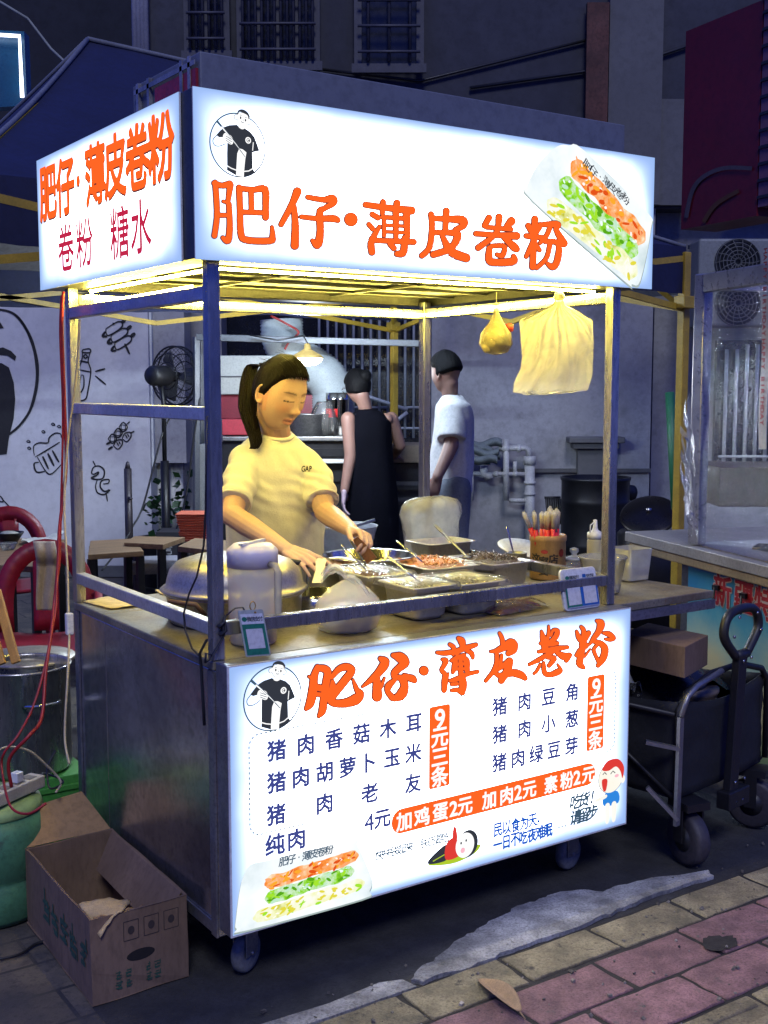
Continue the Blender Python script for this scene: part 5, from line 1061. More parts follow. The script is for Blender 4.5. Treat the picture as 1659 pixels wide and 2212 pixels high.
# hanging bags under the roof
hb = Vector((1.165, .19, 1.80)); hbg = thing('hanging_bag', 'empty cream plastic bag hung by its neck from the right roof edge', 'plastic bag', hb)
c6b = crop(1600, 1100, 1.701); dpt = (hb - CAM).dot(fw)
ol = [(1000, 90), (1050, 90), (1060, 170), (1150, 215), (1245, 275), (1255, 420), (1245, 640), (1215, 745), (1050, 765), (790, 782), (770, 760), (715, 760), (722, 690), (765, 600), (775, 520), (757, 275), (870, 215), (985, 165)]
def bagrow(s, t):
    v = 92 + (775 - 92) * t; xs = []
    n_ = len(ol)
    for i in range(n_):
        (x0, y0), (x1, y1) = ol[i], ol[(i + 1) % n_]
        if (y0 - v) * (y1 - v) <= 0 and y0 != y1: xs.append(x0 + (x1 - x0) * (v - y0) / (y1 - y0))
    a, b = (min(xs), max(xs)) if xs else (1000, 1050)
    fold = math.sin(s * 11 + t * 2) * .006 * (1 - t * .6) + .012 * noise.noise((s * 3, t * 3, 2)) + .016 * abs(noise.noise(((s - .5) * 7 / (.35 + t), t * 1.6, 7))) + .009 * abs(noise.noise((s * 8 + t * 4, t * 7, 1)))
    return a + (b - a) * s, v, fold
for nm, k in (('bag_front', -1), ('bag_back', 1)):
    def f(s, t):
        x, v, fo = bagrow(s, t); return at(*c6b(x, v), dpt + k * (.004 + .022 * math.sin(math.pi * s) * math.sin(math.pi * min(1, t + .15))) + fo)
    g = MB(); g.grid(f, 70, 70); g.build(nm, BAGY, hbg)
g = MB(); g.tube([at(*c6b(1025, 130), dpt), at(*c6b(1022, 60), dpt - .01)], [.02, .008], 8); g.build('bag_neck', BAGY, hbg)
gb = ony(*c6b(600, 390), .26); gt = Vector((gb.x, gb.y, 1.815)); gn = thing('garlic_net', 'net of garlic hung on a string from the roof', 'garlic', gb)
g = MB()
for dx, dy, dz, r in ((-.024, 0, -.02, .027), (.022, .004, -.012, .03), (0, -.012, -.005, .03), (.004, .006, .012, .025)):
    g.lathe([(.001, -r), (r * .7, -r * .75), (r, -.1 * r), (r * .85, r * .45), (r * .35, r * .95), (.004, r * 1.5)], gb + Vector((dx, dy, dz)), 14)
g.build('garlic', mat('garlic_skin', (.66, .55, .25), .6, var=.25, vs=20), gn)
g = MB(); g.lathe([(.001, -.052), (.035, -.045), (.051, -.02), (.046, .012), (.022, .045), (.008, .075), (.006, .095), (.012, .10)], gb, 22); g.build('net', film('garlic_net', (.8, .7, .35), .4, .3, .5, 1, 90), gn)
g = MB(); g.lathe([(.001, -.014), (.014, -.01), (.014, .01), (.001, .014)], gb + Vector((.045, -.006, .03)), 10); g.build('red_label', mat('red_label', (.6, .06, .02), .5), gn)
g = MB(); g.tube([gb + Vector((0, 0, .085)), gt], .0016, 5); g.build('string', mat('string', (.5, .45, .3), .8), gn)
# cords down the rear corner post
RED = mat('red_cord', (.34, .015, .012), .45, var=.3)
def cord(name, label, pts, r, m):
    g = MB(); pts = [Vector(p) for p in pts]; out = []
    for i in range(len(pts) - 1):
        p0, p1, p2, p3 = pts[max(i - 1, 0)], pts[i], pts[i + 1], pts[min(i + 2, len(pts) - 1)]
        for k in range(6):
            t = k / 6; out.append(.5 * (2 * p1 + (p2 - p0) * t + (2 * p0 - 5 * p1 + 4 * p2 - p3) * t * t + (3 * p1 - p0 - 3 * p2 + p3) * t ** 3))
    g.tube(out + [pts[-1]], r, 7); return tag(g.build(name, m), label, 'cord')
zc = crop(0, 1950, 2.765); D1 = 3.58
TW = 3.2
cord('electric_cable', 'thick red cord hanging down the rear corner post to the power strip', [at(137, 630, D1), at(134, 700, D1), at(139, 850, D1), at(143, 1000, D1 - .01), at(*zc(690, 0), D1 - .02), at(*zc(645, 400), D1 - .05), at(*zc(630, 800), D1 - .08), at(*zc(590, 1200), D1 - .12), at(*zc(560, 1500), D1 - .18), at(*zc(500, 1900), D1 - .24), at(90, 1550, 3.27), at(62, 1590, 3.2), at(20, 1640, TW), at(25, 1700, TW)], .0052, RED)
cord('electric_cable', 'thin red cord looped beside the thick one down to the green drum', [at(133, 640, D1 + .01), at(130, 720, D1), at(136, 900, D1), at(*zc(660, 300), D1 - .03), at(*zc(650, 700), D1 - .06), at(*zc(620, 950), D1 - .1), at(*zc(600, 1300), D1 - .14), at(*zc(480, 1900), D1 - .24), at(70, 1530, 3.28), at(38, 1590, 3.22), at(10, 1625, TW), at(4, 1660, TW), at(22, 1740, 3.1), at(60, 1758, 3.05), at(100, 1735, 3.06)], .0036, RED)
cord('electric_cable', 'pale cord hanging down beside the red cords at the rear post', [at(172, 690, 3.55), at(166, 800, 3.55), at(146, 960, 3.56), at(*zc(700, 150), 3.54), at(*zc(735, 800), 3.5), at(*zc(745, 1280), 3.44), at(*zc(755, 1520), 3.42), at(*zc(735, 2000), 3.3), at(140, 1590, 3.25), at(150, 1650, 3.2)], .0035, mat('pale_cord', (.5, .42, .28), .6))
g = MB(); p_ = at(*zc(755, 1400), 3.43); g.cbox(p_, (.022, .02, .065)); tag(g.build('inline_switch', WHITEP, bev=.004), 'white inline switch on the pale cord at the rear corner', 'switch')
# ================================================================== PEOPLE
def capsule(b, p0, r0, p1, r1, seg=14):
    p0, p1 = Vector(p0), Vector(p1); d = p1 - p0; L_ = d.length; d = d / L_ if L_ > 1e-6 else Vector((0, 0, 1))
    pts, rs = [], []
    for k in range(5): a = math.pi / 2 * (1 - k / 4); pts.append(p0 - d * r0 * math.sin(a)); rs.append(max(r0 * math.cos(a), 1e-4))
    for k in range(5): a = math.pi / 2 * k / 4; pts.append(p1 + d * r1 * math.sin(a)); rs.append(max(r1 * math.cos(a), 1e-4))
    if (pts[4] - pts[5]).length < 1e-5: pts[5] = pts[5] + d * 1e-4
    b.tube(pts, rs, seg)
def ellipsoid(b, c, r, T=None, seg=20):
    b.lathe([(max(1e-4, math.cos(a)), math.sin(a)) for a in [-math.pi / 2 + math.pi * k / 14 for k in range(15)]], (0, 0, 0), seg) if False else None
    vs = []; fs = []; n = 14
    for i in range(n + 1):
        a = -math.pi / 2 + math.pi * i / n
        for k in range(seg):
            t = 6.28319 * k / seg; p = Vector((r[0] * max(math.cos(a), 1e-3) * math.cos(t), r[1] * max(math.cos(a), 1e-3) * math.sin(t), r[2] * math.sin(a))); vs.append(Vector(c) + (T @ p if T else p))
    for i in range(n):
        for k in range(seg): fs.append((i * seg + k, i * seg + (k + 1) % seg, (i + 1) * seg + (k + 1) % seg, (i + 1) * seg + k))
    fs += [tuple(range(seg))[::-1], tuple(n * seg + k for k in range(seg))]
    b.add(vs, fs, True)
def limb(b, pts, rs):
    for i in range(len(pts) - 1): capsule(b, pts[i], rs[i], pts[i + 1], rs[i + 1])
def melt(b, name, m, parent=None, voxel=.006, it=4, fac=.5, wr=None):
    """one continuous skin over everything collected in b"""
    o = b.build(name, m, parent)
    md = o.modifiers.new('r', 'REMESH'); md.mode = 'VOXEL'; md.voxel_size = voxel; md.use_smooth_shade = True
    if it: s = o.modifiers.new('s', 'SMOOTH'); s.iterations = it; s.factor = fac
    baked(o)
    if wr:
        me = o.data; ns = [v.normal.copy() for v in me.vertices]
        for v, n in zip(me.vertices, ns): v.co += n * wr(v.co, n)
    o.data.polygons.foreach_set('use_smooth', [True] * len(o.data.polygons)); o.data.update()
    return o
def frame3(fwd, roll=0):
    y = Vector(fwd).normalized(); x = y.cross(Vector((0, 0, 1))).normalized(); z = x.cross(y)
    M = Matrix((x, y, z)).transposed(); return M @ Matrix.Rotation(roll, 3, 'Y')
G2 = lambda x, s: math.exp(-(x / s) ** 2)
def face_point(u, v):
    """skull and face, u around, v up: x to the person's right, y forward, z up"""
    th = 2 * math.pi * u; ph = math.pi * (v - .5)
    x, y, z = math.cos(ph) * math.sin(th), math.cos(ph) * math.cos(th), math.sin(ph)
    X, Y, Z = x * .074, y * .092, z * .116
    if Z < 0: k = (-Z / .116); X *= 1 - .20 * k ** 2.4; Y *= (1 - .20 * k ** 2) if y > 0 else (1 - .45 * k)
    if Z < -.03 and y > 0: Y += .014 * G2(Z + .088, .03) * G2(X, .03)
    if y < 0: Y *= 1.06; Z += .004
    if y > .0:
        f = y ** .5
        Y -= .010 * f * max(0, min(1, (y - .55) / .3)) * (1 if abs(X) < .06 else .5)     # flatter front
        Y += f * (.0225 * G2(X, .0095) * G2(Z + .026, .012) + .010 * G2(X, .008) * G2(Z + .006, .022) + .0105 * (G2(X - .012, .0075) + G2(X + .012, .0075)) * G2(Z + .031, .008))
        Y -= f * .0075 * (G2(X - .030, .015) + G2(X + .030, .015)) * G2(Z - .012, .012)
        Y += f * .0062 * (G2(X - .031, .013) + G2(X + .031, .013)) * G2(Z - .008, .0075)
        Y += f * .004 * (G2(X - .028, .02) + G2(X + .028, .02)) * G2(Z - .034, .009)
        Y += f * (.0085 * G2(X, .017) * G2(Z + .058, .0055) + .010 * G2(X, .014) * G2(Z + .071, .0065) - .0055 * G2(X, .020) * G2(Z + .0645, .0028) - .004 * G2(X, .004) * G2(Z + .047, .006) - .004 * G2(X, .02) * G2(Z + .083, .006))
        Y += f * .006 * (G2(X - .036, .022) + G2(X + .036, .022)) * G2(Z + .022, .022)
    return Vector((X, Y, Z))
def head(b, c, T, nu=150, nv=110, k=1.0):
    vs = [c + T @ (face_point(i / nu, j / nv) * k) for j in range(1, nv) for i in range(nu)]
    fs = [(j * nu + i, j * nu + (i + 1) % nu, (j + 1) * nu + (i + 1) % nu, (j + 1) * nu + i) for j in range(nv - 2) for i in range(nu)]
    fs += [tuple(range(nu))[::-1], tuple((nv - 2) * nu + i for i in range(nu))]
    b.add(vs, fs, True)
    for s in (-1, 1):
        e = c + T @ (Vector((s * .072, -.008, -.006)) * k); Te = T @ Matrix.Rotation(s * .42, 3, 'Z')
        ellipsoid(b, e, (.0065, .014, .026), Te, 16)
        for a in range(10):
            a0_, a1_ = a / 10 * 4.6 - 1.5, (a + 1) / 10 * 4.6 - 1.5
            p = lambda a: e + Te @ (Vector((s * .006, -.0155 * math.cos(a - .3) - .002, .028 * math.sin(a - .3) + .003)) * k)
            capsule(b, p(a0_), .0042, p(a1_), .0042, 8)
        capsule(b, e + Te @ Vector((s * .004, .003, -.026)), .0065, e + Te @ Vector((s * .004, .004, -.02)), .006, 8)
def hand(b, w, fdir, back, side, curl, k=1.0, spread=.10, thumb=(.6, -.35, .7), tcurl=.5):
    """palm, four fingers and a thumb; side=+1 puts the thumb towards fdir x back"""
    f = Vector(fdir).normalized(); n = Vector(back); n = (n - f * n.dot(f)).normalized(); s = f.cross(n).normalized() * side
    P = lambda a, c_, h=0: w + (f * a + s * c_ + n * h) * k
    kn = [(.086, .028), (.092, .009), (.088, -.010), (.078, -.027)]; ln = [(.042, .025, .02), (.046, .029, .021), (.043, .027, .021), (.033, .021, .019)]
    for (a, c_) in kn: capsule(b, P(.008, c_ * .55), .0165 * k, P(a - .006, c_ * .95), .0118 * k)
    capsule(b, P(.015, .02, -.006), .015 * k, P(.055, .026, -.006), .012 * k)
    for i, (a, c_) in enumerate(kn):
        p = P(a, c_); sp = f + s * ((1.2 - i) * spread); ang = 0; r = (.0092, .0095, .0091, .0081)[i] * k
        for j, L_ in enumerate(ln[i]):
            ang += curl[i] * (.75, 1.0, .7)[j]; d = sp * math.cos(ang) - n * math.sin(ang); q = p + d.normalized() * L_ * k
            capsule(b, p, r * (1 - .07 * j), q, r * (1 - .07 * (j + 1)), 12); p = q
    p = P(.022, .026, -.006); d = f * thumb[0] + s * thumb[2] + n * thumb[1]
    for j, L_ in enumerate((.036, .030, .025)):
        q = p + d.normalized() * L_ * k; capsule(b, p, (.0135, .0108, .0098)[j] * k, q, (.0108, .0098, .0082)[j] * k, 12); p = q; d = d - s * tcurl * .55 + f * .2 - n * .15 * tcurl
    return P
def skin(name, col, lip=None):
    if name in MATS: return MATS[name]
    m = mat(name, col, .5, var=.10, vs=14, fine=.02, sss=.12, bump=.15, bs=220, rvar=.08); nt = m.node_tree; p = nt.nodes['Principled BSDF']
    a = nt.nodes.new('ShaderNodeAttribute'); a.attribute_name = 'paint'; src = p.inputs['Base Color'].links[0].from_socket
    sp = nt.nodes.new('ShaderNodeSeparateColor'); nt.links.new(a.outputs['Color'], sp.inputs[0])
    c = _mix(nt, sp.outputs[0], src, lip or (col[0] * .80, col[1] * .55, col[2] * .58)); c = _mix(nt, sp.outputs[1], c, (col[0], col[1] * .68, col[2] * .6)); c = _mix(nt, sp.outputs[2], c, (.018, .013, .012))
    nt.links.new(c, p.inputs['Base Color']); return m
def paint_face(o, c, T, k=1.0, closed=True):
    me = o.data; at_ = me.color_attributes.new('paint', 'FLOAT_COLOR', 'POINT'); Ti = T.inverted(); off = OFF.get(o.name, Vector())
    for i, v in enumerate(me.vertices):
        q = Ti @ (v.co + off - c) / k; r = g_ = bl = 0
        if abs(q.x) < .08 and -.13 < q.z < .13 and q.y > -.03:
            X, Z = q.x, q.z
            if q.y > .05:
                up_ = -.0575 + .0025 * G2(abs(X) - .006, .005) - 4 * X * X; lo = -.0765 + 9 * X * X
                if lo - .002 < Z < up_ + .004: r = max(0, min(1, (Z - lo + .002) / .003)) * max(0, min(1, (up_ + .004 - Z) / .003)) * max(0, min(1, (.025 - abs(X)) / .004))
                if abs(Z + .0645 - 3 * X * X) < .0014 and abs(X) < .022: bl = .55
                for s in (-1, 1):
                    x = s * X - .031
                    z_l = .0025 + 5 * x * x - .05 * x
                    if abs(x) < .0165 and abs(Z - z_l) < .0021: bl = max(bl, .93)
                    zb = .0305 - 7 * (x + .004) ** 2 + .05 * x
                    if abs(x) < .020 and abs(Z - zb) < .0030 * (1 - .5 * max(0, x) / .02): bl = max(bl, .55)
                    if abs(s * X - .0085) < .003 and abs(Z + .037) < .0022: bl = max(bl, .6)
                g_ = .55 * (G2(abs(X) - .04, .018) * G2(Z + .022, .02)) + .35 * G2(X, .012) * G2(Z + .026, .012)
            if abs(abs(X) - .075) < .012 and q.y < .02: g_ = .5
        at_.data[i].color = (r, g_, bl, 1)
HAIR = mat('dark_brown_hair', (.008, .0055, .0045), .5, var=.5, vs=40, st=(1, 1, .08), fine=.1, bump=.8, bs=220, spec=.1)
HAIRB = mat('black_hair', (.005, .005, .006), .6, var=.4, vs=40, bump=.8, bs=150, spec=.08)
def haircap(name, c, T, parent, m, line_, k=1.0, th=.009, nu=120, nv=90):
    """hair lying on the skull where line_(x,y,z) is positive, thicker away from its edge"""
    g = MB(); idx = {}; vs = []; fs = []
    P = {}
    for j in range(nv + 1):
        for i in range(nu):
            p = face_point(i / nu, j / nv); P[i, j] = p
    def pos(i, j):
        p = P[i % nu, j]; a = max(0, min(1, line_(p) / .02)); n = Vector((p.x / .074 ** 2, p.y / .092 ** 2, p.z / .116 ** 2)).normalized()
        ang = math.atan2(p.x, p.y + .02); q = p + n * (-.003 + (th + .003) * a ** .6 + .0022 * a * noise.noise((ang * 16, p.z * 9, 3)) + .0012 * a * noise.noise((ang * 60, p.z * 12, 1))); return c + T @ (q * k)
    for j in range(nv):
        for i in range(nu):
            if max(line_(P[(i + a) % nu, j + b]) for a in (0, 1) for b in (0, 1)) > 0:
                f = []
                for a, b in ((0, 0), (1, 0), (1, 1), (0, 1)):
                    key = ((i + a) % nu, j + b)
                    if key not in idx: idx[key] = len(vs); vs.append(pos(*key))
                    f.append(idx[key])
                fs.append(tuple(f))
    g.add(vs, fs, True); return g.build(name, m, parent)
def strands(g, base, n, r0, sp, seed, wave=.012, thin=.5):
    """a bundle of hair strands following a base path"""
    rnd = random.Random(seed); fine = []
    for i in range(len(base) - 1):
        g_ = lambda m: base[min(max(m, 0), len(base) - 1)]; p0, p1, p2, p3 = g_(i - 1), g_(i), g_(i + 1), g_(i + 2)
        for k in range(4):
            t = k / 4; fine.append((.5 * (2 * p1[0] + (p2[0] - p0[0]) * t + (2 * p0[0] - 5 * p1[0] + 4 * p2[0] - p3[0]) * t * t + (3 * p1[0] - p0[0] - 3 * p2[0] + p3[0]) * t ** 3), p1[1] + (p2[1] - p1[1]) * t))
    base = fine + [base[-1]]
    for k in range(n):
        a = rnd.random() * 6.28; q = math.sqrt(rnd.random()); end = 1 - .42 * rnd.random() ** 2.2; m = len(base); pts = []; rs = []
        for i, (p, w_) in enumerate(base):
            t = i / (m - 1)
            if t > end and i > 2: break
            o = Vector((math.cos(a), math.sin(a) * .8, 0)) * w_ * q * sp; o += Vector((noise.noise((k * 3.1, t * 3, 0)), noise.noise((k * 3.1, t * 3, 9)), 0)) * wave * t
            pts.append(p + o); rs.append(r0 * (1 - thin * t ** 3) * (.25 if i == len(base) - 1 else 1))
        g.tube(pts, rs, 5)

# ------------------------------------------------------------------ the seller
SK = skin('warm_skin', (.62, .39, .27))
HT = frame3((-fw * math.cos(R(48)) + rt * math.sin(R(48))) * math.cos(R(21)) + Vector((0, 0, -math.sin(R(21)))), R(-3))
HC = at(606, 852, 3.97); BC = at(592, 1000, 4.06); bxd = Vector((1, .03, 0)).normalized(); byd = Vector((.03, -1, 0)).normalized()   # her left, her front
def BP3(l, f, z): return Vector((BC.x, BC.y, 0)) + bxd * l + byd * f + Vector((0, 0, z))
HK = 1.045
b = MB(); head(b, HC, HT, k=HK)
limb(b, [HC + HT @ Vector((0, -.028, -.06)), BP3(0.01, .0, 1.375), BP3(.0, -.01, 1.33)], [.052, .050, .066])
limb(b, [BP3(-.11, 0, 1.275), BP3(.11, 0, 1.275)], [.045, .045]); limb(b, [BP3(0, 0, 1.25), BP3(0, 0, .95)], [.08, .09])
rS, rE, rW = at(527, 1000, 3.98), at(499, 1112, 3.76), at(622, 1190, 3.56)
lS, lE, lW = at(674, 998, 4.10), at(702, 1106, 3.93), at(760, 1146, 3.68)
limb(b, [rS - Vector((0, 0, .02)), rE.lerp(rS, .35), rE], [.042, .041, .036]); limb(b, [rE, rE.lerp(rW, .3), rE.lerp(rW, .75), rW], [.036, .0365, .028, .022])
limb(b, [lS - Vector((0, 0, .02)), lE.lerp(lS, .35), lE], [.042, .041, .036]); limb(b, [lE, lE.lerp(lW, .3), lE.lerp(lW, .75), lW], [.036, .0365, .028, .022])
rF = (at(698, 1222, 3.46) - rW); hand(b, rW, rF, Vector((0, 0, .86)) - fw * .55, -1, (.20, .26, .30, .34), .88, .10, (.75, -.55, .45), .25)
lF = (at(800, 1158, 3.60) - lW); hand(b, lW, lF, rt * .30 + Vector((0, 0, .85)) + fw * .25, 1, (.80, .95, 1.05, 1.1), .86, .08, (.80, -.45, .40), .40)
seller = melt(b, 'person', SK, None, .0029, 2, .35); paint_face(seller, HC, HT, HK)
tag(seller, 'young woman with a ponytail in a pale tee shirt working over the food pans', 'person')
# T-shirt
b = MB(); rings = []
for z, hw, hd, f in ((.76, .188, .128, .0), (.90, .182, .125, .004), (1.05, .178, .124, .008), (1.17, .182, .122, .008), (1.25, .176, .112, .004), (1.29, .155, .098, 0), (1.325, .118, .082, -.004), (1.355, .085, .070, -.006), (1.372, .066, .058, -.004)):
    rings.append([BP3(hw * math.cos(a) * (abs(math.cos(a)) ** -.12 if abs(math.cos(a)) > .05 else 1), f + hd * math.sin(a), z - (.018 * max(0, math.sin(a)) if z > 1.35 else 0)) for a in [6.2832 * k / 40 for k in range(40)]])
b.loft(rings)
for S_, E_, o in ((rS, rE, -1), (lS, lE, 1)):
    top = S_ + bxd * (-.012 * o) + Vector((0, 0, .004)); e = S_.lerp(E_, .80); pts = [top, S_.lerp(E_, .25), S_.lerp(E_, .5), e]
    limb(b, [S_ - bxd * (.025 * o) - Vector((0, 0, .004)), S_.lerp(E_, .3)], [.054, .058]); b.tube(pts[1:], [.058, .058, .056], 24)
limb(b, [BP3(-.115, -.005, 1.285), BP3(.115, -.005, 1.285)], [.05, .05])
def wrinkle(co, n):
    f = .0105 * noise.noise((co.x * 9, co.y * 9, co.z * 3.2)) + .0058 * noise.noise((co.x * 22 + co.z * 6, co.y * 22, co.z * 9 - co.x * 7))
    dl = min((co - lE.lerp(lS, .4)).length, (co - rE.lerp(rS, .4)).length)
    f += .0045 * G2(dl, .11) * math.sin(co.z * 120 + co.x * 60 + 6 * noise.noise(co * 8))
    return f
TEE = mat('pale_cotton', (.74, .71, .60), .9, var=.06, vs=5, fine=.02, bump=.35, bs=160, sheen=.2)
tee = melt(b, 'shirt', TEE, seller, .0055, 7, .5, wrinkle)
g = MB()
ncx = [BP3(.064 * math.cos(a), -.002 + .059 * math.sin(a), 1.372 - .020 * max(0, math.sin(a)) + .006 * max(0, -math.sin(a))) for a in [6.2832 * k / 40 for k in range(40)]]
g.tube(ncx, .0085, 8, closed=True, flat=.8); g.build('collar', TEE, tee)
for S_, E_ in ((rS, rE), (lS, lE)):
    g = MB(); e = S_.lerp(E_, .80); ax2 = (E_ - S_).normalized(); u_ = ax2.cross(Vector((0, 0, 1))).normalized(); w_ = ax2.cross(u_)
    g.tube([e - ax2 * .004 + (u_ * math.cos(a) + w_ * math.sin(a)) * (.0545 + .0015 * noise.noise((math.cos(a) * 3, math.sin(a) * 3, 1))) for a in [6.2832 * k / 36 for k in range(36)]], .0042, 8, closed=True); g.build('sleeve_hem', TEE, tee)
# little lettering on the chest: projected onto the shirt
lp = at(657, 1019, 3.86); g = MB(); from mathutils.bvhtree import BVHTree
bv = BVHTree.FromPolygons([v.co for v in tee.data.vertices], [tuple(p.vertices) for p in tee.data.polygons])
def onshirt(x, z, o):
    p = lp + bxd * x + Vector((0, 0, z)); h = bv.ray_cast(p - fw * .4, fw)
    return (h[0] - fw * (.002 + o * .3)) if h[0] else p
for ch, x in (('G', -.015), ('A', 0), ('P', .015)): letter(g, ch, x, 0, .022, onshirt, wd=.03, off=.001, sx=.8)
g.build('chest_lettering', mat('dark_thread', (.03, .03, .03), .8), tee)
# trousers and shoes, below the counter
b = MB()
for s in (-1, 1): limb(b, [BP3(s * .08, 0, .84), BP3(s * .085, .01, .46), BP3(s * .09, 0, .09)], [.105, .078, .06])
melt(b, 'trousers', mat('dark_trousers', (.02, .022, .03), .9), seller, .012, 3)
g = MB()
for s in (-1, 1): ellipsoid(g, BP3(s * .09, .05, .04), (.045, .12, .04), frame3(byd))
g.build('shoes', BLACKP, seller)
# hair
def hl(p):   # positive where her hair is
    a = math.atan2(abs(p.x), p.y + .012); K_ = ((0, .080), (.45, .075), (.8, .058), (1.1, .030), (1.32, -.004), (1.5, -.012), (1.75, -.03), (2.2, -.05), (3.2, -.062))
    for (a0, z0), (a1, z1) in zip(K_, K_[1:]):
        if a <= a1: return min(.03, p.z - (z0 + (z1 - z0) * (a - a0) / (a1 - a0)))
    return .0
hair = haircap('hair', HC, HT, seller, HAIR, hl, HK, .009)
PT = HC + HT @ Vector((.012, -.098, .062))
tie = [PT, at(546, 790, 4.09), at(535, 830, 4.06), at(534, 880, 4.02), at(545, 925, 3.98), at(553, 955, 3.95), at(545, 972, 3.93)]
wid = [.010, .020, .025, .027, .024, .014, .003]
g = MB(); strands(g, list(zip(tie, wid)), 330, .0030, 1.0, 5, .016)
for k in range(26):
    a = random.uniform(-.05, .05); st_ = HC + HT @ Vector((.05 + a * .3, -.03 + a, .055 + a * .3)); g.tube([st_, st_.lerp(PT, .5) + HT @ Vector((.012, -.012, .02)), PT + HT @ Vector((0, -.006, random.uniform(-.01, .01)))], .0022, 5)
g.build('ponytail', HAIR, hair)
def skull(q):   # lift a point of the head frame onto the hair surface
    n = Vector((q.x / .074, q.y / .095, q.z / .116)); l = n.length; return q / l
g = MB(); rnd = random.Random(12); pt_l = HT.inverted() @ (PT - HC)
for k in range(420):
    a = rnd.uniform(-2.0, 2.0); st0 = Vector((math.sin(a) * .074, math.cos(a) * .092, 0)); st0.z = .06; st0.z = .06 - hl(Vector((st0.x, st0.y, .06))) if hl(Vector((st0.x, st0.y, .06))) < .0299 else .03 - hl(Vector((st0.x, st0.y, .03))) if hl(Vector((st0.x, st0.y, .03))) < .0299 else -.0 - min(0, hl(Vector((st0.x, st0.y, 0)))) + .01
    st0.z += rnd.uniform(.006, .055); m_ = 9; pts = []
    for i in range(m_):
        t = i / (m_ - 1); q = st0.lerp(pt_l, t); q = skull(q); q = q * (1.085 + .035 * math.sin(math.pi * t) + .012 * noise.noise((k * 2.3, t * 3, 0)) + (.02 * t * t)); pts.append(HC + HT @ (q * HK))
    g.tube(pts, [.0007] + [.0013 + .0006 * rnd.random()] * (m_ - 2) + [.0008], 4)
for k in range(26):   # flyaways
    a = rnd.uniform(-1.4, 1.4); q = skull(Vector((math.sin(a) * .07, rnd.uniform(-.08, .05), .10))) * 1.12; d_ = Vector((rnd.gauss(0, .02), -.03, rnd.gauss(.006, .006))); g.tube([HC + HT @ q, HC + HT @ (q + d_ * .6), HC + HT @ (q + d_ * 1.3 - Vector((0, 0, .01)))], [.0006, .0006, .0003], 4)
g.build('combed_strands', HAIR, hair)
g = MB()
ear = HC + HT @ Vector((.079, -.004, .02))
for k in range(12):
    dx = random.uniform(-.004, .004); g.tube([ear + HT @ Vector((.002, -.018 + dx, .0)), ear + HT @ Vector((.003, -.020 + dx, -.03)), ear + HT @ Vector((-.002, -.006 + dx, -.075 - random.random() * .03)), ear + HT @ Vector((-.018, .002 + dx * 2, -.125 - random.random() * .03))], [.0007, .0008, .0007, .0003], 5)
g.build('loose_strands', HAIR, hair)
g = MB(); rr_ = [PT + HT @ (Vector((math.cos(a), .25, math.sin(a))) * .016) for a in [k * .5236 for k in range(12)]]; g.tube(rr_, .0045, 6, closed=True); g.build('hair_tie', BLACKP, hair)
# the wooden brush in her hand
p0, p1 = at(767, 1163, 3.555), at(803, 1212, 3.60); d = (p1 - p0); s_ = d.cross(fw).normalized()
br = thing('wooden_spatula', 'flat wooden spatula with a steel edge held over the meat pan', 'spatula', p0)
g = MB(); g.prism([p0 - s_ * .008, p0 + s_ * .010, p0 + d * .35 + s_ * .016, p1 + s_ * .019, p1 - s_ * .017, p0 + d * .35 - s_ * .013], fw * .006); g.build('blade', mat('orange_wood', (.42, .17, .05), .5, var=.3, vs=10), br, bev=.0015)
g = MB(); g.bar(p0 - d * .03 - s_ * .014, p1 + d * .05 - s_ * .024, .006, .004); g.build('edge', SHINY, br)

# ------------------------------------------------------------------ cook in the black dress, seen from behind
def figure(name, label, hc, face, k, prims, m, vox=.009):
    T = frame3(face); b = MB(); head(b, hc, T, 70, 54, k); limb(b, [hc + T @ Vector((0, -.025, -.06 * k)), prims[0]], [.05, .045])
    for kind, *a in prims[1:]:
        if kind == 'limb': limb(b, *a)
        else: hand(b, *a)
    o = melt(b, name, m, None, vox, 2, .4); paint_face(o, hc, T, k); tag(o, label, 'person'); return o, T
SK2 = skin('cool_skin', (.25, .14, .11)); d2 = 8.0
hc = at(772, 836, d2)
c = lambda u, v, d=d2: at(u, v, d)
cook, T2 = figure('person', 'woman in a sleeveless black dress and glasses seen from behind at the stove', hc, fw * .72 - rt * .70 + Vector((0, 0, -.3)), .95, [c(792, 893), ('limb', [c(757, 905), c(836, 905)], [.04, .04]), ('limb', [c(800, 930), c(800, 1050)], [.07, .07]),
    ('limb', [c(752, 905, 7.95), c(757, 985, 7.92), c(744, 1060, 7.88)], [.05, .042, .03]), ('hand', c(744, 1062, 7.88), Vector((-.08, 0, -1)), -rt, 1, (.3, .3, .35, .4), 1.0), ('limb', [c(845, 905, 8.05), c(864, 962, 8.1), c(850, 985, 8.3)], [.05, .04, .03]), ('hand', c(850, 985, 8.3), fw, Vector((0, 0, 1)), 1, (.3, .3, .3, .3))], SK2)
b = MB(); b.loft([[c(u0, v, d2) + rt * (hw * math.cos(a)) + fw * (hd * math.sin(a)) for a in [6.2832 * k / 28 for k in range(28)]] for u0, v, hw, hd in ((808, 1330, .20, .17), (806, 1190, .185, .16), (803, 1060, .175, .14), (800, 1000, .16, .125), (797, 940, .158, .115), (797, 908, .15, .10), (795, 893, .11, .085), (792, 884, .06, .06))])
melt(b, 'dress', mat('black_dress', (.0022, .0024, .006), .95, var=.3, vs=3, spec=.08), cook, .012, 4, .5, lambda co, n: .011 * noise.noise((co.x * 9, co.y * 9, co.z * 2.5)))
hl2 = lambda p: min(.03, (p.z - .03) if p.y > .03 else p.z + .05 + (-p.y) * .3)
h2 = haircap('hair', hc, T2, cook, HAIRB, hl2, .95, .016)
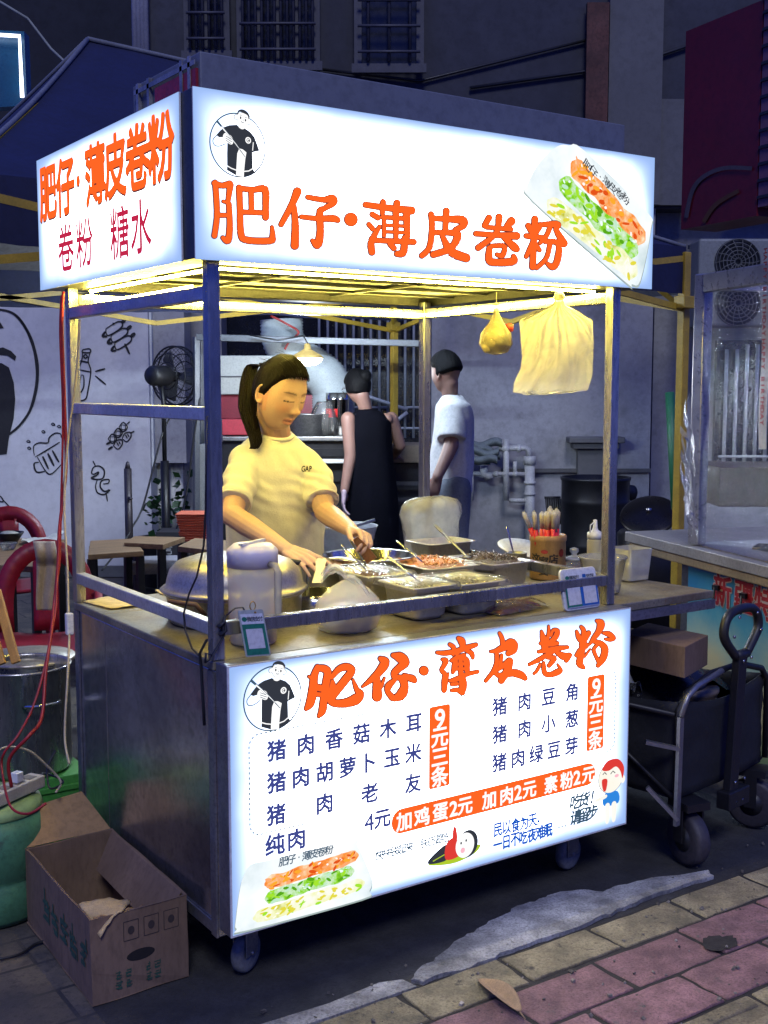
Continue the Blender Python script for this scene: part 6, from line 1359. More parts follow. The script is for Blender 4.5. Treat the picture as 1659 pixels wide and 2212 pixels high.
g = MB(); ellipsoid(g, hc + T2 @ Vector((.0, -.10, .045)), (.042, .036, .042)); g.build('hair_bun', HAIRB, h2)
g = MB()
for s in (-1, 1):
    e_c = hc + T2 @ Vector((s * .031, .098, .006)); g.tube([e_c + T2 @ Vector((.022 * math.cos(a), 0, .018 * math.sin(a))) for a in [k * .5236 for k in range(12)]], .0016, 5, closed=True); g.tube([e_c + T2 @ Vector((s * .022, 0, .004)), hc + T2 @ Vector((s * .075, 0, .008))], .0016, 5)
g.build('glasses', SHINY, cook)
b = MB(); hand(b, c(744, 1058, 7.88), Vector((-.08, 0, -1)), -rt, 1, (.3, .3, .35, .4), 1.18); melt(b, 'glove', mat('clear_glove', (.5, .38, .45), .3), cook, .008, 3)
# ------------------------------------------------------------------ man in the white tee
d3 = 6.8; hc = at(962, 806, d3); c = lambda u, v, d=d3: at(u, v, d)
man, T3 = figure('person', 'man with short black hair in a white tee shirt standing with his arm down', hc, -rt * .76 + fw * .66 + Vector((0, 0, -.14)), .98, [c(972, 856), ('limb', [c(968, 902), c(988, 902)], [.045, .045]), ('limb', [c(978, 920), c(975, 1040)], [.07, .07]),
    ('limb', [c(972, 900, 6.72), c(975, 962, 6.62), c(945, 1030, 6.55)], [.045, .043, .03]), ('hand', c(945, 1032, 6.55), Vector((-.1, 0, -1)) - rt * .2, -fw, 1, (.3, .35, .4, .45)), ('limb', [c(960, 885, 6.95), c(950, 970, 7.0), c(925, 1010, 6.95)], [.05, .043, .03])], SK2)
b = MB(); b.loft([[c(u0, v, d3) + rt * (hw * math.cos(a)) + fw * (hd * math.sin(a)) for a in [6.2832 * k / 28 for k in range(28)]] for u0, v, hw, hd in ((972, 1062, .128, .17), (974, 1000, .126, .165), (978, 940, .118, .16), (980, 900, .112, .175), (979, 876, .10, .165), (977, 862, .075, .10), (976, 853, .055, .06))])
b.tube([c(974, 885, 6.7), c(976, 920, 6.66), c(975, 950, 6.63)], [.078, .082, .085], 20)
melt(b, 'shirt', mat('white_cotton', (.55, .55, .56), .9, var=.08, vs=4, bump=.2), man, .010, 5, .5, lambda co, n: .011 * noise.noise((co.x * 9, co.y * 9, co.z * 4)) + .006 * noise.noise((co.x * 20, co.y * 20, co.z * 12)))
b = MB()
for dd, du in ((-.09, 4), (.09, -4)): p = c(972 + du, 1055); p = p + fw * dd; limb(b, [p, Vector((p.x, p.y, .45)), Vector((p.x, p.y, .08))], [.11, .08, .07])
melt(b, 'trousers', mat('grey_trousers', (.16, .18, .22), .9, var=.2), man, .014, 3)
g = MB()
for dd in (-.09, .09): p = c(968, 1055) + fw * dd - rt * .04; ellipsoid(g, (p.x, p.y, .05), (.05, .13, .05), frame3(-rt))
g.build('shoes', BLACKP, man)
hl3 = lambda p: min(.03, (p.z - .052) if p.y > .045 else (p.z - .03 - (p.y + .0) * .2 if p.y > .0 else p.z + .022 + p.y * .25))
haircap('hair', hc, T3, man, HAIRB, hl3, .98, .017)
# ================================================================== AROUND THE CART
# ---------------- left side: drum, stock pot, power strip, carton, chairs, tables
gd = onz(20, 1985, 0) + Vector((-.02, .10, 0)); gd.z = 0
DRUM = mat('green_plastic', (.075, .22, .11), .5, var=.3, vs=5, spots=((.05, .1, .06), 8, .62), bump=.1); DRUMT = mat('pale_green_plastic', (.28, .42, .16), .5, var=.2, vs=5)
dr = thing('plastic_drum', 'green plastic drum with a pale green top under the power strip', 'drum', gd)
g = MB(); g.lathe([(.001, 0), (.15, 0), (.165, .02), (.168, .12), (.160, .128), (.168, .136), (.168, .26), (.15, .305)], gd, 36); g.build('body', DRUM, dr)
g = MB(); g.lathe([(.1505, .3055), (.155, .31), (.145, .335), (.09, .345), (.001, .347)], gd, 36); g.build('top', DRUMT, dr)
TZ = .347
ps = onz(22, 1725, TZ); T = Matrix.Translation(ps) @ Matrix.Rotation(.55, 4, 'Z')
pw = thing('power_strip', 'white power strip full of plugs lying on the green drum', 'power strip', ps)
g = MB(T); g.box(-.10, .12, -.028, .028, .001, .038); g.build('case', mat('ivory_plastic', (.55, .50, .40), .5, var=.15, vs=12), pw, bev=.004)
for x in (-.07, -.02, .03, .08):
    g = MB(T); g.box(x - .016, x + .016, -.018, .018, .0385, .0395); 
    g.build('socket', mat('socket_grey', (.2, .18, .15), .6), pw)
for xa, xb in ((-.085, -.055), (.018, .045)): g = MB(T); g.box(xa, xb, -.013, .013, .0398, .07); g.build('plug', WHITEP, pw, bev=.003)
cord('electric_cable', 'pale yellow cord arching from the power strip over the green drum', [T @ Vector((-.07, 0, .07)), T @ Vector((-.03, .01, .15)), T @ Vector((.06, -.01, .13)), T @ Vector((.13, -.03, .06)), T @ Vector((.15, -.06, .012)), T @ Vector((.08, -.1, .008))], .0034, mat('pale_cord', (.5, .42, .28)))
cord('electric_cable', 'black cord coiled on the green drum beside the power strip', [T @ Vector((.12, 0, .02)), T @ Vector((.17, .02, .02)), T @ Vector((.16, -.06, .01)), T @ Vector((.09, -.07, .012)), T @ Vector((.14, -.02, .05)), T @ Vector((.19, -.01, .09))], .0032, BLACKP)
# stock pot on a green box
pd = 3.86; pc_ = at(46, 1433, pd); rad = .158; zr_ = pc_.z; zb_ = at(46, 1655, pd).z
bxp = thing('plastic_crate', 'green plastic crate under the big stock pot', 'crate', (pc_.x, pc_.y, 0))
g = MB(); g.box(pc_.x - .18, pc_.x + .175, pc_.y - .16, pc_.y + .18, 0, zb_ - .005)
for k in range(3): z = .05 + k * .08; g.box(pc_.x - .185, pc_.x + .18, pc_.y - .166, pc_.y - .1605, z, z + .02)
g.build('crate_body', mat('bright_green_plastic', (.06, .28, .05), .5, var=.2), bxp, bev=.004)
sp2 = thing('stock_pot', 'big open stainless stock pot with side handles standing on a green crate', 'stock pot', (pc_.x, pc_.y, zb_))
h_ = zr_ - zb_
g = MB(); g.lathe([(.001, 0), (rad * .94, 0), (rad * .985, .012), (rad * .985, h_ - .01), (rad * 1.02, h_ - .006), (rad * 1.025, h_), (rad * .965, h_), (rad * .96, h_ - .01), (rad * .955, .02), (.001, .02)], (pc_.x, pc_.y, zb_), 56); g.build('body', STEEL, sp2)
g = MB(); g.lathe([(rad * .954, h_ - .15), (rad * .4, h_ - .149), (.001, h_ - .148)], (pc_.x, pc_.y, zb_), 40); g.build('broth', mat('broth', (.20, .13, .05), .15, var=.5, vs=30), sp2)
for a in (math.atan2(CAM.y - pc_.y, CAM.x - pc_.x) + .35, math.atan2(CAM.y - pc_.y, CAM.x - pc_.x) + 3.4):
    v = Vector((math.cos(a), math.sin(a), 0)); t2_ = Vector((-v.y, v.x, 0)); b0 = Vector((pc_.x, pc_.y, zb_ + h_ * .72)) + v * rad * .985
    g = MB(); g.tube([b0 - t2_ * .055 + Vector((0, 0, -.01)), b0 - t2_ * .055 + v * .03, b0 - t2_ * .035 + v * .045, b0 + t2_ * .035 + v * .045, b0 + t2_ * .055 + v * .03, b0 + t2_ * .055 + Vector((0, 0, -.01))], .0055, 8); g.build('handle', SHINY, sp2)
YW = mat('yellow_wood', (.48, .25, .05), .55, var=.3, vs=6, st=(6, 6, 1))
A, B = at(-8, 1275, pd + .06), at(35, 1432, pd - .02); g = MB(); g.bar(A, B, .03, .016, fw)
tag(g.build('wooden_paddle', YW, bev=.003), 'yellow wooden paddle handle standing nearest the red chair in the stock pot', 'paddle', 'paddles in the stock pot')
g = MB(); g.bar(A - rt * .05, B - rt * .04 - fw * .02, .026, .016, fw); tag(g.build('wooden_paddle', YW, bev=.003), 'yellow wooden paddle handle at the very edge of the view', 'paddle', 'paddles in the stock pot')
lidp = thing('pot_lid', 'pale metal lid behind the stock pot rim', 'lid', at(70, 1415, pd + .25)); g = MB(); g.lathe([(.17, 0), (.16, .01), (.08, .02), (.001, .024)], at(60, 1421, pd + .24), 40); g.build('lid', ALU, lidp)

# open carton
P0, P1, P2 = Vector((-.022, .190, 0)), Vector((-.291, .181, 0)), Vector((-.295, .73, 0))
def cart_box():
    cb_ = thing('cardboard_box', 'open cardboard carton with one flap up beside the cart', 'cardboard box', (-.16, .45, 0))
    x0, x1, y0, y1, H = -.288, -.026, .188, .735, .222
    sk = lambda x, y, z: (x + .012 * (z / H) * (1 if x > -.15 else -1) * 0 + (y - .188) * .02, y + (x + .288) * .03, z)
    t = .006
    def wall(a, b, mi=0, h=H):
        n = Vector((b[1] - a[1], a[0] - b[0], 0)).normalized() * t
        return [sk(a[0], a[1], 0), sk(b[0], b[1], 0), sk(b[0] - n.x, b[1] - n.y, 0), sk(a[0] - n.x, a[1] - n.y, 0), sk(a[0], a[1], h), sk(b[0], b[1], h), sk(b[0] - n.x, b[1] - n.y, h), sk(a[0] - n.x, a[1] - n.y, h)]
    g = MB(); C4 = [(x0, y0), (x1, y0), (x1, y1), (x0, y1)]
    for i in range(4): a, b = C4[i], C4[(i + 1) % 4]; g.hexa(wall(a, b))
    g.box(x0 + .007, x1 - .002, y0 + .008, y1 - .0, .001, .006); dent(g.build('box_wall', grime(CARD, 4, (.10, .06, .035), .5, .75, .5), cb_, bev=.001), 7, .005, 8)
    g = MB()   # flaps: the far one stands up, the near one folds in and is torn
    g.hexa([sk(x0 + .004, y1 + .001, H + .001), sk(x1 - .004, y1 + .001, H + .001), sk(x1 - .004, y1 + .006, H + .001), sk(x0 + .004, y1 + .006, H + .001), sk(x0 - .02, y1 + .07, H + .085), sk(x1 - .06, y1 + .09, H + .10), sk(x1 - .06, y1 + .095, H + .10), sk(x0 - .02, y1 + .075, H + .085)]); g.build('flap', CARD_IN, cb_, bev=.001)
    g = MB(); V_ = [Vector(sk(x0 + .0, y0 + .09, H + .008)), Vector(sk(x0 + .13, y0 + .06, H - .008)), Vector(sk(x0 + .085, y0 - .002, H + .006)), Vector(sk(x0 + .02, y0 - .012, H - .045))]
    g.grid(lambda s, u: V_[0].lerp(V_[1], s).lerp(V_[3].lerp(V_[2], s), u) + Vector((0, 0, .012 * math.sin(math.pi * s) + .008 * noise.noise((s * 6, u * 6, 3)))), 12, 10); g.build('paper_scrap', mat('tan_paper', (.55, .40, .20), .85, var=.3, vs=20), cb_, solid=.003)
    g = MB(); g.grid(lambda s, u: Vector(sk(x0 + .02 + .12 * s, y0 + .012 + .12 * u * (1 - .5 * s), H - .004 - .05 * u - .02 * s * u + .01 * noise.noise((s * 5, u * 5, 0)))), 10, 8); g.build('torn_flap', CARD_IN, cb_, solid=.004)
    g = MB(); g.hexa([sk(x1 - .01, y0 + .02, H), sk(x1 - .006, y0 + .02, H + .002), sk(x1 - .006, y1 - .02, H + .002), sk(x1 - .01, y1 - .02, H), sk(x1 - .07, y0 + .03, H - .1), sk(x1 - .066, y0 + .03, H - .098), sk(x1 - .066, y1 - .05, H - .09), sk(x1 - .07, y1 - .05, H - .092)]); g.build('side_flap', CARD, cb_)
    fr_ = lambda x, z, o: sk(x0 + x, y0 - .0008 - o, z)
    g = MB(); g.poly([fr_(.13 + .032 * math.cos(a) * (1.2), .10 + .015 * math.sin(a), .0005) for a in [k * .3142 for k in range(20)]]); 
    sd2 = lambda x, z, o: sk(x0 - .0008 - o, y0 + .3 - x, z)
    g.poly([sd2(.1 + .0 * a, .0, 0) for a in range(3)]) if False else None
    g.build('hand_hole', mat('box_shadow', (.012, .009, .008), .9), cb_)
    g = MB()
    for i, x in enumerate((.10, .145)): 
        for z, ch in ((.06, '香滋'), (.034, '之源')): 
            for c_ in (0, 1): smudge(g, x - .03 + i * .035 + c_ * .025, z, .020, fr_, int(i * 100 + z * 1000 + c_))
    sdf = lambda s, z, o: sk(x0 - .0008 - o, y0 + .42 - s, z)
    for i in range(5): smudge(g, .06 + i * .075, .115 - .01 * (i % 2), .07, sdf, i, n=9)
    g.build('green_print', mat('green_ink', (.03, .09, .055), .8), cb_)
    g = MB(); 
    for i, x in enumerate((.065, .12, .175)):
        for a, b in (((0, 0), (.04, 0)), ((.04, 0), (.04, .05)), ((.04, .05), (0, .05)), ((0, .05), (0, 0))): path2(g, [(x + a[0] + .02, .145 + a[1]), (x + b[0] + .02, .145 + b[1])], .002, fr_, .0008)
        shape(g, ov(x + .04, .17, .009, .011), fr_, .0008)
    g.build('dark_print', mat('dark_ink', (.05, .035, .03), .8), cb_)
cart_box()

# red plastic chairs
REDC = mat('red_chair_plastic', (.25, .008, .022), .38, var=.2, vs=5, rvar=.1)
def chair(label, pos, yaw, k=1.0):
    r = thing('plastic_chair', label, 'chair', pos, 'red plastic chairs by the tables'); T = Matrix.Translation(pos) @ Matrix.Rotation(yaw, 4, 'Z') @ Matrix.Scale(k, 4)
    g = MB(T); ol = []
    W_ = lambda z: .21 if z < .62 else .21 * math.sqrt(max(0, 1 - ((z - .62) / .24) ** 2))
    arch = [(-.21, .44), (-.215, .55), (-.212, .62)] + [(-.21 * math.cos(a), .62 + .23 * math.sin(a)) for a in [math.pi * q / 14 for q in range(1, 14)]] + [(.212, .62), (.215, .55), (.21, .44)]
    bend = lambda x, z: Vector((x, .20 + .10 * (z - .44) + .12 * (1 - math.cos(x * 3.4)) * -1 + .05, z))
    rows = []
    for x, z in arch: inn = .68 if True else 1; rows.append((bend(x, z), bend(x * .66, .44 + (z - .44) * .80)))
    vs = [p for pr in rows for p in pr]; n = len(rows)
    g.add(vs, [(2 * i, 2 * i + 1, 2 * i + 3, 2 * i + 2) for i in range(n - 1)], True)
    g.grid(lambda s, t: bend((s - .5) * .11, .44 + .335 * t), 4, 6)
    g.build('backrest', REDC, r, solid=.012)
    g = MB(T); g.grid(lambda s, t: Vector(((s - .5) * (.42 - .03 * t), -.22 + .45 * t, .44 - .018 * (1 - (2 * s - 1) ** 2) + .012 * (t - .5) ** 2)), 10, 8); g.build('seat', REDC, r, solid=.014)
    for sx_ in (-1, 1):
        for sy_ in (-1, 1):
            g = MB(T); g.hexa([(sx_ * .22 - .022, sy_ * .21 - .022 + .02, 0), (sx_ * .22 + .022, sy_ * .21 - .022 + .02, 0), (sx_ * .22 + .022, sy_ * .21 + .022 + .02, 0), (sx_ * .22 - .022, sy_ * .21 + .022 + .02, 0), (sx_ * .185 - .03, sy_ * .18 - .03 + .02, .432), (sx_ * .185 + .03, sy_ * .18 - .03 + .02, .432), (sx_ * .185 + .03, sy_ * .18 + .03 + .02, .432), (sx_ * .185 - .03, sy_ * .18 + .03 + .02, .432)]); g.build('leg', REDC, r, bev=.006)
    for sx_ in (-1, 1):
        g = MB(T); g.tube([(sx_ * .215, .21, .60), (sx_ * .235, .1, .63), (sx_ * .24, -.1, .63), (sx_ * .225, -.18, .6), (sx_ * .2, -.19, .44)], .018, 8, flat=.6); g.build('armrest', REDC, r)
    return r
cp = at(110, 1250, 5.15); ch1 = chair('red plastic chair with a beige towel over its back', Vector((cp.x, cp.y, 0)) - fw * .15, -YAW + 3.35 - math.pi)
c2 = at(20, 1200, 6.5); chair('red plastic chair on the far side of the bowls table', Vector((c2.x, c2.y, 0)), -YAW + .3)
TOW = mat('beige_towel', (.40, .31, .22), .95, var=.25, vs=30, bump=1.2, bs=260, sheen=.3)
dt = 5.18
def tow(s, t):
    u = 72 + 46 * s + 9 * t - 4 * t * (s - .5); v = 1170 + 148 * t; 
    return at(u + 4 * math.sin(t * 5), v, dt - .30 - .04 * math.sin(math.pi * min(1, t * 3)) * (t < .33) - .012 * math.sin(s * 9 + t * 2))
g = MB(); g.grid(tow, 18, 30)
tag(g.build('towel', TOW, solid=.006), 'beige towel hanging over the back of the nearest red chair', 'towel')
def table(label, pts, z, legs=True):
    P = [onz(u, v, z) for u, v in pts]; c_ = sum(P, Vector()) / 4; r = thing('wooden_table', label, 'table', (c_.x, c_.y, 0), 'wooden tables behind the stall')
    g = MB(); g.prism([p - Vector((0, 0, .028)) for p in P], (0, 0, .028)); g.build('table_top', WOOD, r, bev=.003)
    for p in P: q_ = p.lerp(c_, .12); g = MB(); g.bar((q_.x, q_.y, 0), (q_.x, q_.y, z - .029), .035, .035, (0, 1, 0)); g.build('leg', BLACKM, r)
    return r
table('wooden table with used bowls by the red chair', [(-60, 1218), (80, 1224), (140, 1165), (20, 1162)], .72)
table('wooden table beside the umbrella base', [(190, 1198), (310, 1190), (290, 1163), (195, 1168)], .68)
table('low wooden table at the foot of the floor fan', [(268, 1172), (352, 1176), (400, 1160), (290, 1158)], .70)
table('wooden table under the stack of orange trays', [(384, 1180), (520, 1196), (560, 1172), (420, 1162)], .72)
# bowls and scraps on the first table
bw_ = onz(20, 1172, .721); bwl = thing('bowl', 'dark bowl of leftovers on the wooden table', 'bowl', bw_); g = MB(); g.lathe([(.001, 0), (.04, 0), (.075, .05), (.077, .055), (.07, .05), (.035, .01), (.001, .008)], bw_, 28); g.build('bowl_body', BLACKM, bwl); g = MB(); g.lathe([(.066, .042), (.03, .058), (.001, .062)], bw_, 16); g.build('leftovers', mat('leftovers', (.5, .48, .42), .8, var=.5, vs=40), bwl)
b2 = onz(18, 1187, .721); g = MB(); g.lathe([(.001, 0), (.03, 0), (.045, .03), (.046, .034), (.04, .03), (.001, .006)], b2, 24); tag(g.build('dish', CLEAR), 'small clear dish in front of the dark bowl', 'dish')
pp = onz(84, 1172, .722); g = MB(); g.grid(lambda s, t: pp + rt * (s * .2 - .08) + fw * (t * .16 - .08) + Vector((0, 0, .012 + .05 * s * s * t + .02 * noise.noise((s * 4, t * 4, 0)))), 12, 10); tag(g.build('napkin', mat('white_tissue', (.62, .6, .55), .9, var=.1)), 'crumpled white tissue on the table edge beside the dark bowl', 'napkin')
cb2 = onz(95, 1190, .72); g = MB(); g.lathe([(.001, 0), (.028, 0), (.032, .05), (.001, .052)], cb2, 18); tag(g.build('cup', mat('steel_tumbler', (.4, .4, .38), .3, .8)), 'small steel tumbler beside the crumpled tissue', 'cup')
# umbrella pole with base
ub = at(281, 1240, 8.0); ub.z = 0; um = thing('umbrella_stand', 'bare dark umbrella pole standing in a round black base', 'umbrella stand', ub)
g = MB(); g.lathe([(.001, 0), (.24, 0), (.25, .04), (.22, .13), (.06, .17), (.03, .2)], ub, 28); g.build('base', BLACKM, um)
zt_ = at(285, 1012, 8.0).z; g = MB(); g.tube([ub + Vector((0, 0, .15)), Vector((ub.x, ub.y, zt_))], [.028, .026], 12); g.lathe([(.001, 0), (.02, 0), (.012, .04), (.001, .05)], (ub.x, ub.y, zt_), 10); g.tube([Vector((ub.x, ub.y, zt_ - .2)), Vector((ub.x, ub.y, zt_ - .2)) - fw * .05 + rt * .03], .012, 6); g.build('pole', mat('dark_pole', (.07, .06, .07), .45, .4), um)
# floor fan
fd = 8.3; fc = at(374, 812, fd); fan = thing('floor_fan', 'large black floor fan on a tall pole in front of the grey cabinet', 'fan', (fc.x, fc.y, 0))
fax = (rt * .55 + fw * .83).normalized(); fu = Vector((0, 0, 1)); fr3_ = fax.cross(fu).normalized()
def fp_(r, a, h): return fc + fax * h + (fr3_ * math.cos(a) + fu * math.sin(a)) * r
g = MB(); RF = .205
for r, h in ((RF, .05), (RF, .0), (RF * .75, .095), (RF * .5, .115), (RF * .75, -.045), (RF * .45, -.06)): g.tube([fp_(r, a, h) for a in [k * 6.2832 / 40 for k in range(40)]], .0042 if r < RF else .007, 5, closed=True)
for k in range(40):
    a = k * 6.2832 / 40; g.tube([fp_(.04, a, .125), fp_(RF * .5, a + .06, .115), fp_(RF * .75, a + .1, .095), fp_(RF, a + .12, .05), fp_(RF, a + .12, 0), fp_(RF * .75, a + .14, -.045), fp_(RF * .45, a + .2, -.06)], .0016, 4)
g.build('cage', BLACKM, fan)
for k in range(3):
    a = k * 2.0944; g = MB(); g.grid(lambda s, t: fp_(.03 + .15 * t, a + (s - .5) * (1.0 - .25 * t), .03 + .035 * (s - .5)), 8, 8); g.build('blade', mat('fan_blade', (.05, .05, .055), .4), fan, solid=.004)
g = MB(); TF = Matrix((fr3_, fu, fax)).transposed(); g.lathe([(.001, -.23), (.055, -.225), (.07, -.2), (.072, -.07), (.05, -.05), (.03, .0), (.03, .05)], fc, 26, TF); mt = g.build('motor', BLACKP, fan)
g = MB(); g.grid(lambda s, t: fc + TF @ Vector((.0735 * math.cos(2.3 + s * 1.5), .0735 * math.sin(2.3 + s * 1.5), -.17 + .07 * t)), 8, 2); g.build('label_sticker', mat('silver_label', (.5, .5, .5), .4), mt)
fbz = at(362, 1145, fd).z; g = MB(); g.tube([fc - fax * .12 - fu * .05, Vector((fc.x, fc.y, fc.z - .2)) - fax * .1, Vector((fc.x, fc.y, 1.0)) - fax * .1], .016, 10); g.tube([Vector((fc.x, fc.y, 1.02)) - fax * .1, Vector((fc.x, fc.y, .1)) - fax * .1], .03, 12); g.lathe([(.001, 0), (.24, 0), (.25, .03), (.1, .08), (.04, .12)], Vector((fc.x, fc.y, 0)) - fax * .1, 28); g.build('pole', BLACKM, fan)
cord('cable', 'black cable running slantwise from the fan to the floor', [fc - fu * .25, at(350, 940, fd - .1), at(310, 1090, fd - .2), at(285, 1140, fd - .3), at(262, 1180, fd - .4), at(220, 1232, fd - .6)], .007, BLACKP)
cord('cable', 'black cable running down beside the frame of the kitchen', [at(432, 860, 7.8), at(418, 950, 7.8), at(405, 1050, 7.8), at(392, 1110, 7.8), at(375, 1160, 7.8)], .007, BLACKP)
# plant, black carton, stools, stack of orange trays
pt = at(352, 1160, 8.6); plant = thing('potted_plant', 'leafy green plant in a round black tub below the wall pipes', 'plant', (pt.x, pt.y, .5)); LEAFG = mat('plant_leaf', (.035, .11, .03), .5, var=.5, vs=15)
g = MB(); g.lathe([(.001, -.5), (.16, -.5), (.18, .0), (.2, .02), (.17, .02), (.16, -.02), (.001, -.02)], pt - Vector((0, 0, .02)), 24); g.build('tub', BLACKP, plant)
g = MB(); rnd = random.Random(3)
for k in range(95):
    u, v = (rnd.gauss(345, 17), rnd.gauss(1100, 28)) if k < 75 else (rnd.gauss(394, 6), rnd.gauss(1085, 25)); p = at(u, min(v, 1145), 8.6 + rnd.uniform(-.12, .12)); s = rnd.uniform(.02, .045); a = Vector((rnd.uniform(-1, 1), rnd.uniform(-1, 1), rnd.uniform(-.8, .3))).normalized(); bq = a.cross(Vector((rnd.random(), rnd.random(), rnd.random()))).normalized()
    g.poly([p, p + a * s + bq * s * .7, p + a * s * 2.1, p + a * s - bq * s * .7])
g.build('foliage', LEAFG, plant)
bc = at(364, 1180, 7.6); bcx = thing('black_carton', 'black carton with white print in front of the floor fan pole', 'carton', (bc.x, bc.y, 0)); g = MB(BM); q_ = BM.inverted() @ bc; zc_, zt2 = BP(360, 1212, 7.6).z, BP(360, 1150, 7.6).z
g.box(q_.x - .08, q_.x + .13, q_.y, q_.y + .25, 0, zt2); g.build('carton_body', mat('black_board', (.025, .024, .03), .6), bcx)
g = MB(); 
for i in range(3): smudge(g, q_.x + .005, zt2 - .075 - .055 * i, .05, lambda x, z, o: BM @ Vector((x, q_.y - .002 - o, z)), i, n=5)
g.build('white_print', mat('white_ink', (.5, .5, .5), .7), bcx)
def stool(label, u, v, d, m):
    p = at(u, v, d); r = thing('plastic_stool', label, 'stool', (p.x, p.y, 0), 'plastic stools'); w_ = .15; z = p.z
    T = Matrix.Translation((p.x, p.y, 0)) @ Matrix.Rotation(-YAW + .2, 4, 'Z'); g = MB(T); g.loft([[(x, y, zz) for x, y in rrect(-s, s, -s, s, .03, 4)] for s, zz in ((.165, z - .06), (.15, z - .005), (.14, z), (.05, z))]); g.build('seat', m, r)
    for sx_ in (-1, 1):
        for sy_ in (-1, 1): g = MB(T); g.bar((sx_ * .17, sy_ * .17, 0), (sx_ * .14, sy_ * .14, z - .05), .05, .05, (0, 1, 0)); g.build('leg', m, r, bev=.006)
GREYS = mat('grey_stool_plastic', (.24, .24, .29), .45, var=.15)
stool('grey plastic stool beside the steamer at the cart corner', 333, 1208, 6.6, GREYS)
stool('grey plastic stool half hidden behind the front corner post', 440, 1215, 6.9, GREYS)
td = at(427, 1165, 7.0); zz = td.z; tr_ = thing('tray_stack', 'stack of orange paper trays on the wooden table', 'trays', td); g = MB(BM); q_ = BM.inverted() @ td; n = 11; H = at(427, 1106, 7.0).z - zz; rnd = random.Random(2)
for k in range(n):
    a = rnd.uniform(-.006, .006); z = zz + H * k / n; w_ = .075 + .035 * k / n; g.hexa([(q_.x - w_ + a, q_.y - .1, z), (q_.x + w_ * .9 + a, q_.y - .1, z), (q_.x + w_ * .9 + a, q_.y + .1, z), (q_.x - w_ + a, q_.y + .1, z), (q_.x - w_ - .008 + a, q_.y - .11, z + H / n * .8), (q_.x + w_ * .9 + a + .008, q_.y - .11, z + H / n * .8), (q_.x + w_ * .9 + a + .008, q_.y + .11, z + H / n * .8), (q_.x - w_ - .008 + a, q_.y + .11, z + H / n * .8)])
g.build('tray', mat('orange_paper', (.55, .13, .07), .7, var=.2), tr_)

# ---------------- kitchen behind the seller
KD = 8.5
pf = thing('pipe_frame', 'grey tube frame spanning the kitchen behind the seller', 'frame', at(430, 1150, KD - .3)); TUBE = mat('grey_tube', (.16, .17, .19), .4, .6, var=.2)
g = MB(); d = KD - .3; g.bar(at(424, 728, d), at(905, 742, d), .045, .045); g.bar(at(424, 728, d), at(424, 1180, d), .04, .04); g.bar(at(436, 728, d + .3), at(436, 1180, d + .3), .035, .035); g.build('tube', TUBE, pf, bev=.004)
dk = thing('flexible_duct', 'wide white ribbed exhaust duct bending down over the stove', 'duct', at(720, 890, KD))
path = [at(608, 690, KD), at(612, 735, KD), at(632, 765, KD), at(668, 790, KD), at(700, 812, KD), at(716, 840, KD), at(718, 865, KD), at(718, 905, KD)]
fine = []
for i in range(len(path) - 1):
    p0, p1, p2, p3 = path[max(i - 1, 0)], path[i], path[i + 1], path[min(i + 2, len(path) - 1)]
    for k in range(14): t = k / 14; fine.append(.5 * (2 * p1 + (p2 - p0) * t + (2 * p0 - 5 * p1 + 4 * p2 - p3) * t * t + (3 * p1 - p0 - 3 * p2 + p3) * t ** 3))
g = MB(); g.tube(fine, [.150 + .0055 * (1 if i % 2 else -1) * (.6 + .4 * random.random()) for i in range(len(fine))], 28); g.build('duct_skin', mat('white_duct', (.40, .45, .47), .6, var=.2, vs=8, bump=.3), dk)
# hanging bulb
ld_ = 7.4; lc = at(664, 773, ld_); lp_ = thing('hanging_lamp', 'lit pendant bulb under a small shade above the stove', 'lamp', lc)
g = MB(); g.lathe([(.098, -.001), (.099, .004), (.085, .018), (.045, .04), (.022, .055), (.018, .085), (.001, .09)], lc, 32); g.build('shade', mat('amber_shade', (.55, .36, .10), .5), lp_)
g = MB(); g.lathe([(.001, -.05), (.05, -.044), (.08, -.028), (.095, -.004), (.001, -.002)], lc, 32); g.build('bulb', glow('lit_bulb', (1, .93, .72), 22.0), lp_)
g = MB(); g.tube([lc + Vector((0, 0, .088)), at(664, 740, ld_ + .1), at(655, 725, 8.1)], .004, 6); g.tube([at(655, 725, 8.1), at(600, 735, 8.1), at(540, 724, 8.1)], .006, 6); g.build('flex', BLACKP, lp_)
pl_ = bpy.data.lights.new('bulb_light', 'POINT'); po = bpy.data.objects.new('bulb_light', pl_); COL.objects.link(po); po.parent = lp_; po.location = (0, 0, -.10); pl_.energy = 30; pl_.color = (.86, .93, 1.0); pl_.shadow_soft_size = .08
cord('cable', 'red hose looping over the white duct above the lamp', [at(585, 682, KD - .25), at(620, 700, KD - .25), at(645, 718, KD - .25), at(625, 738, KD - .25), at(615, 755, KD - .25)], .008, RED)
def kbox(name, label, cat, u0, u1, v0, v1, d, dep_, m, part='body', group=None, bev=.006):
    P = BP((u0 + u1) / 2, v1, d); r = thing(name, label, cat, BM @ P, group); g = MB(BM); g.box(bx(u0, d), bx(u1, d), d, d + dep_, BP(829, v1, d).z, BP(829, v0, d).z); g.build(part, m, r, bev=bev); return r
hood = kbox('range_hood', 'white metal hood box behind the ponytail of the seller', 'hood', 470, 640, 768, 852, KD - .1, .5, mat('white_hood', (.42, .43, .41), .5, var=.1))
g = MB(BM); d = KD - .105; g.box(bx(470, d), bx(640, d), d - .004, d - .0005, BP(1, 812, d).z, BP(1, 815, d).z); g.build('seam', FRAMEM, hood)
kbox('red_cabinet', 'dark red cabinet under the white hood', 'cabinet', 470, 712, 853, 905, KD - .05, .5, mat('red_panel', (.22, .012, .03), .5))
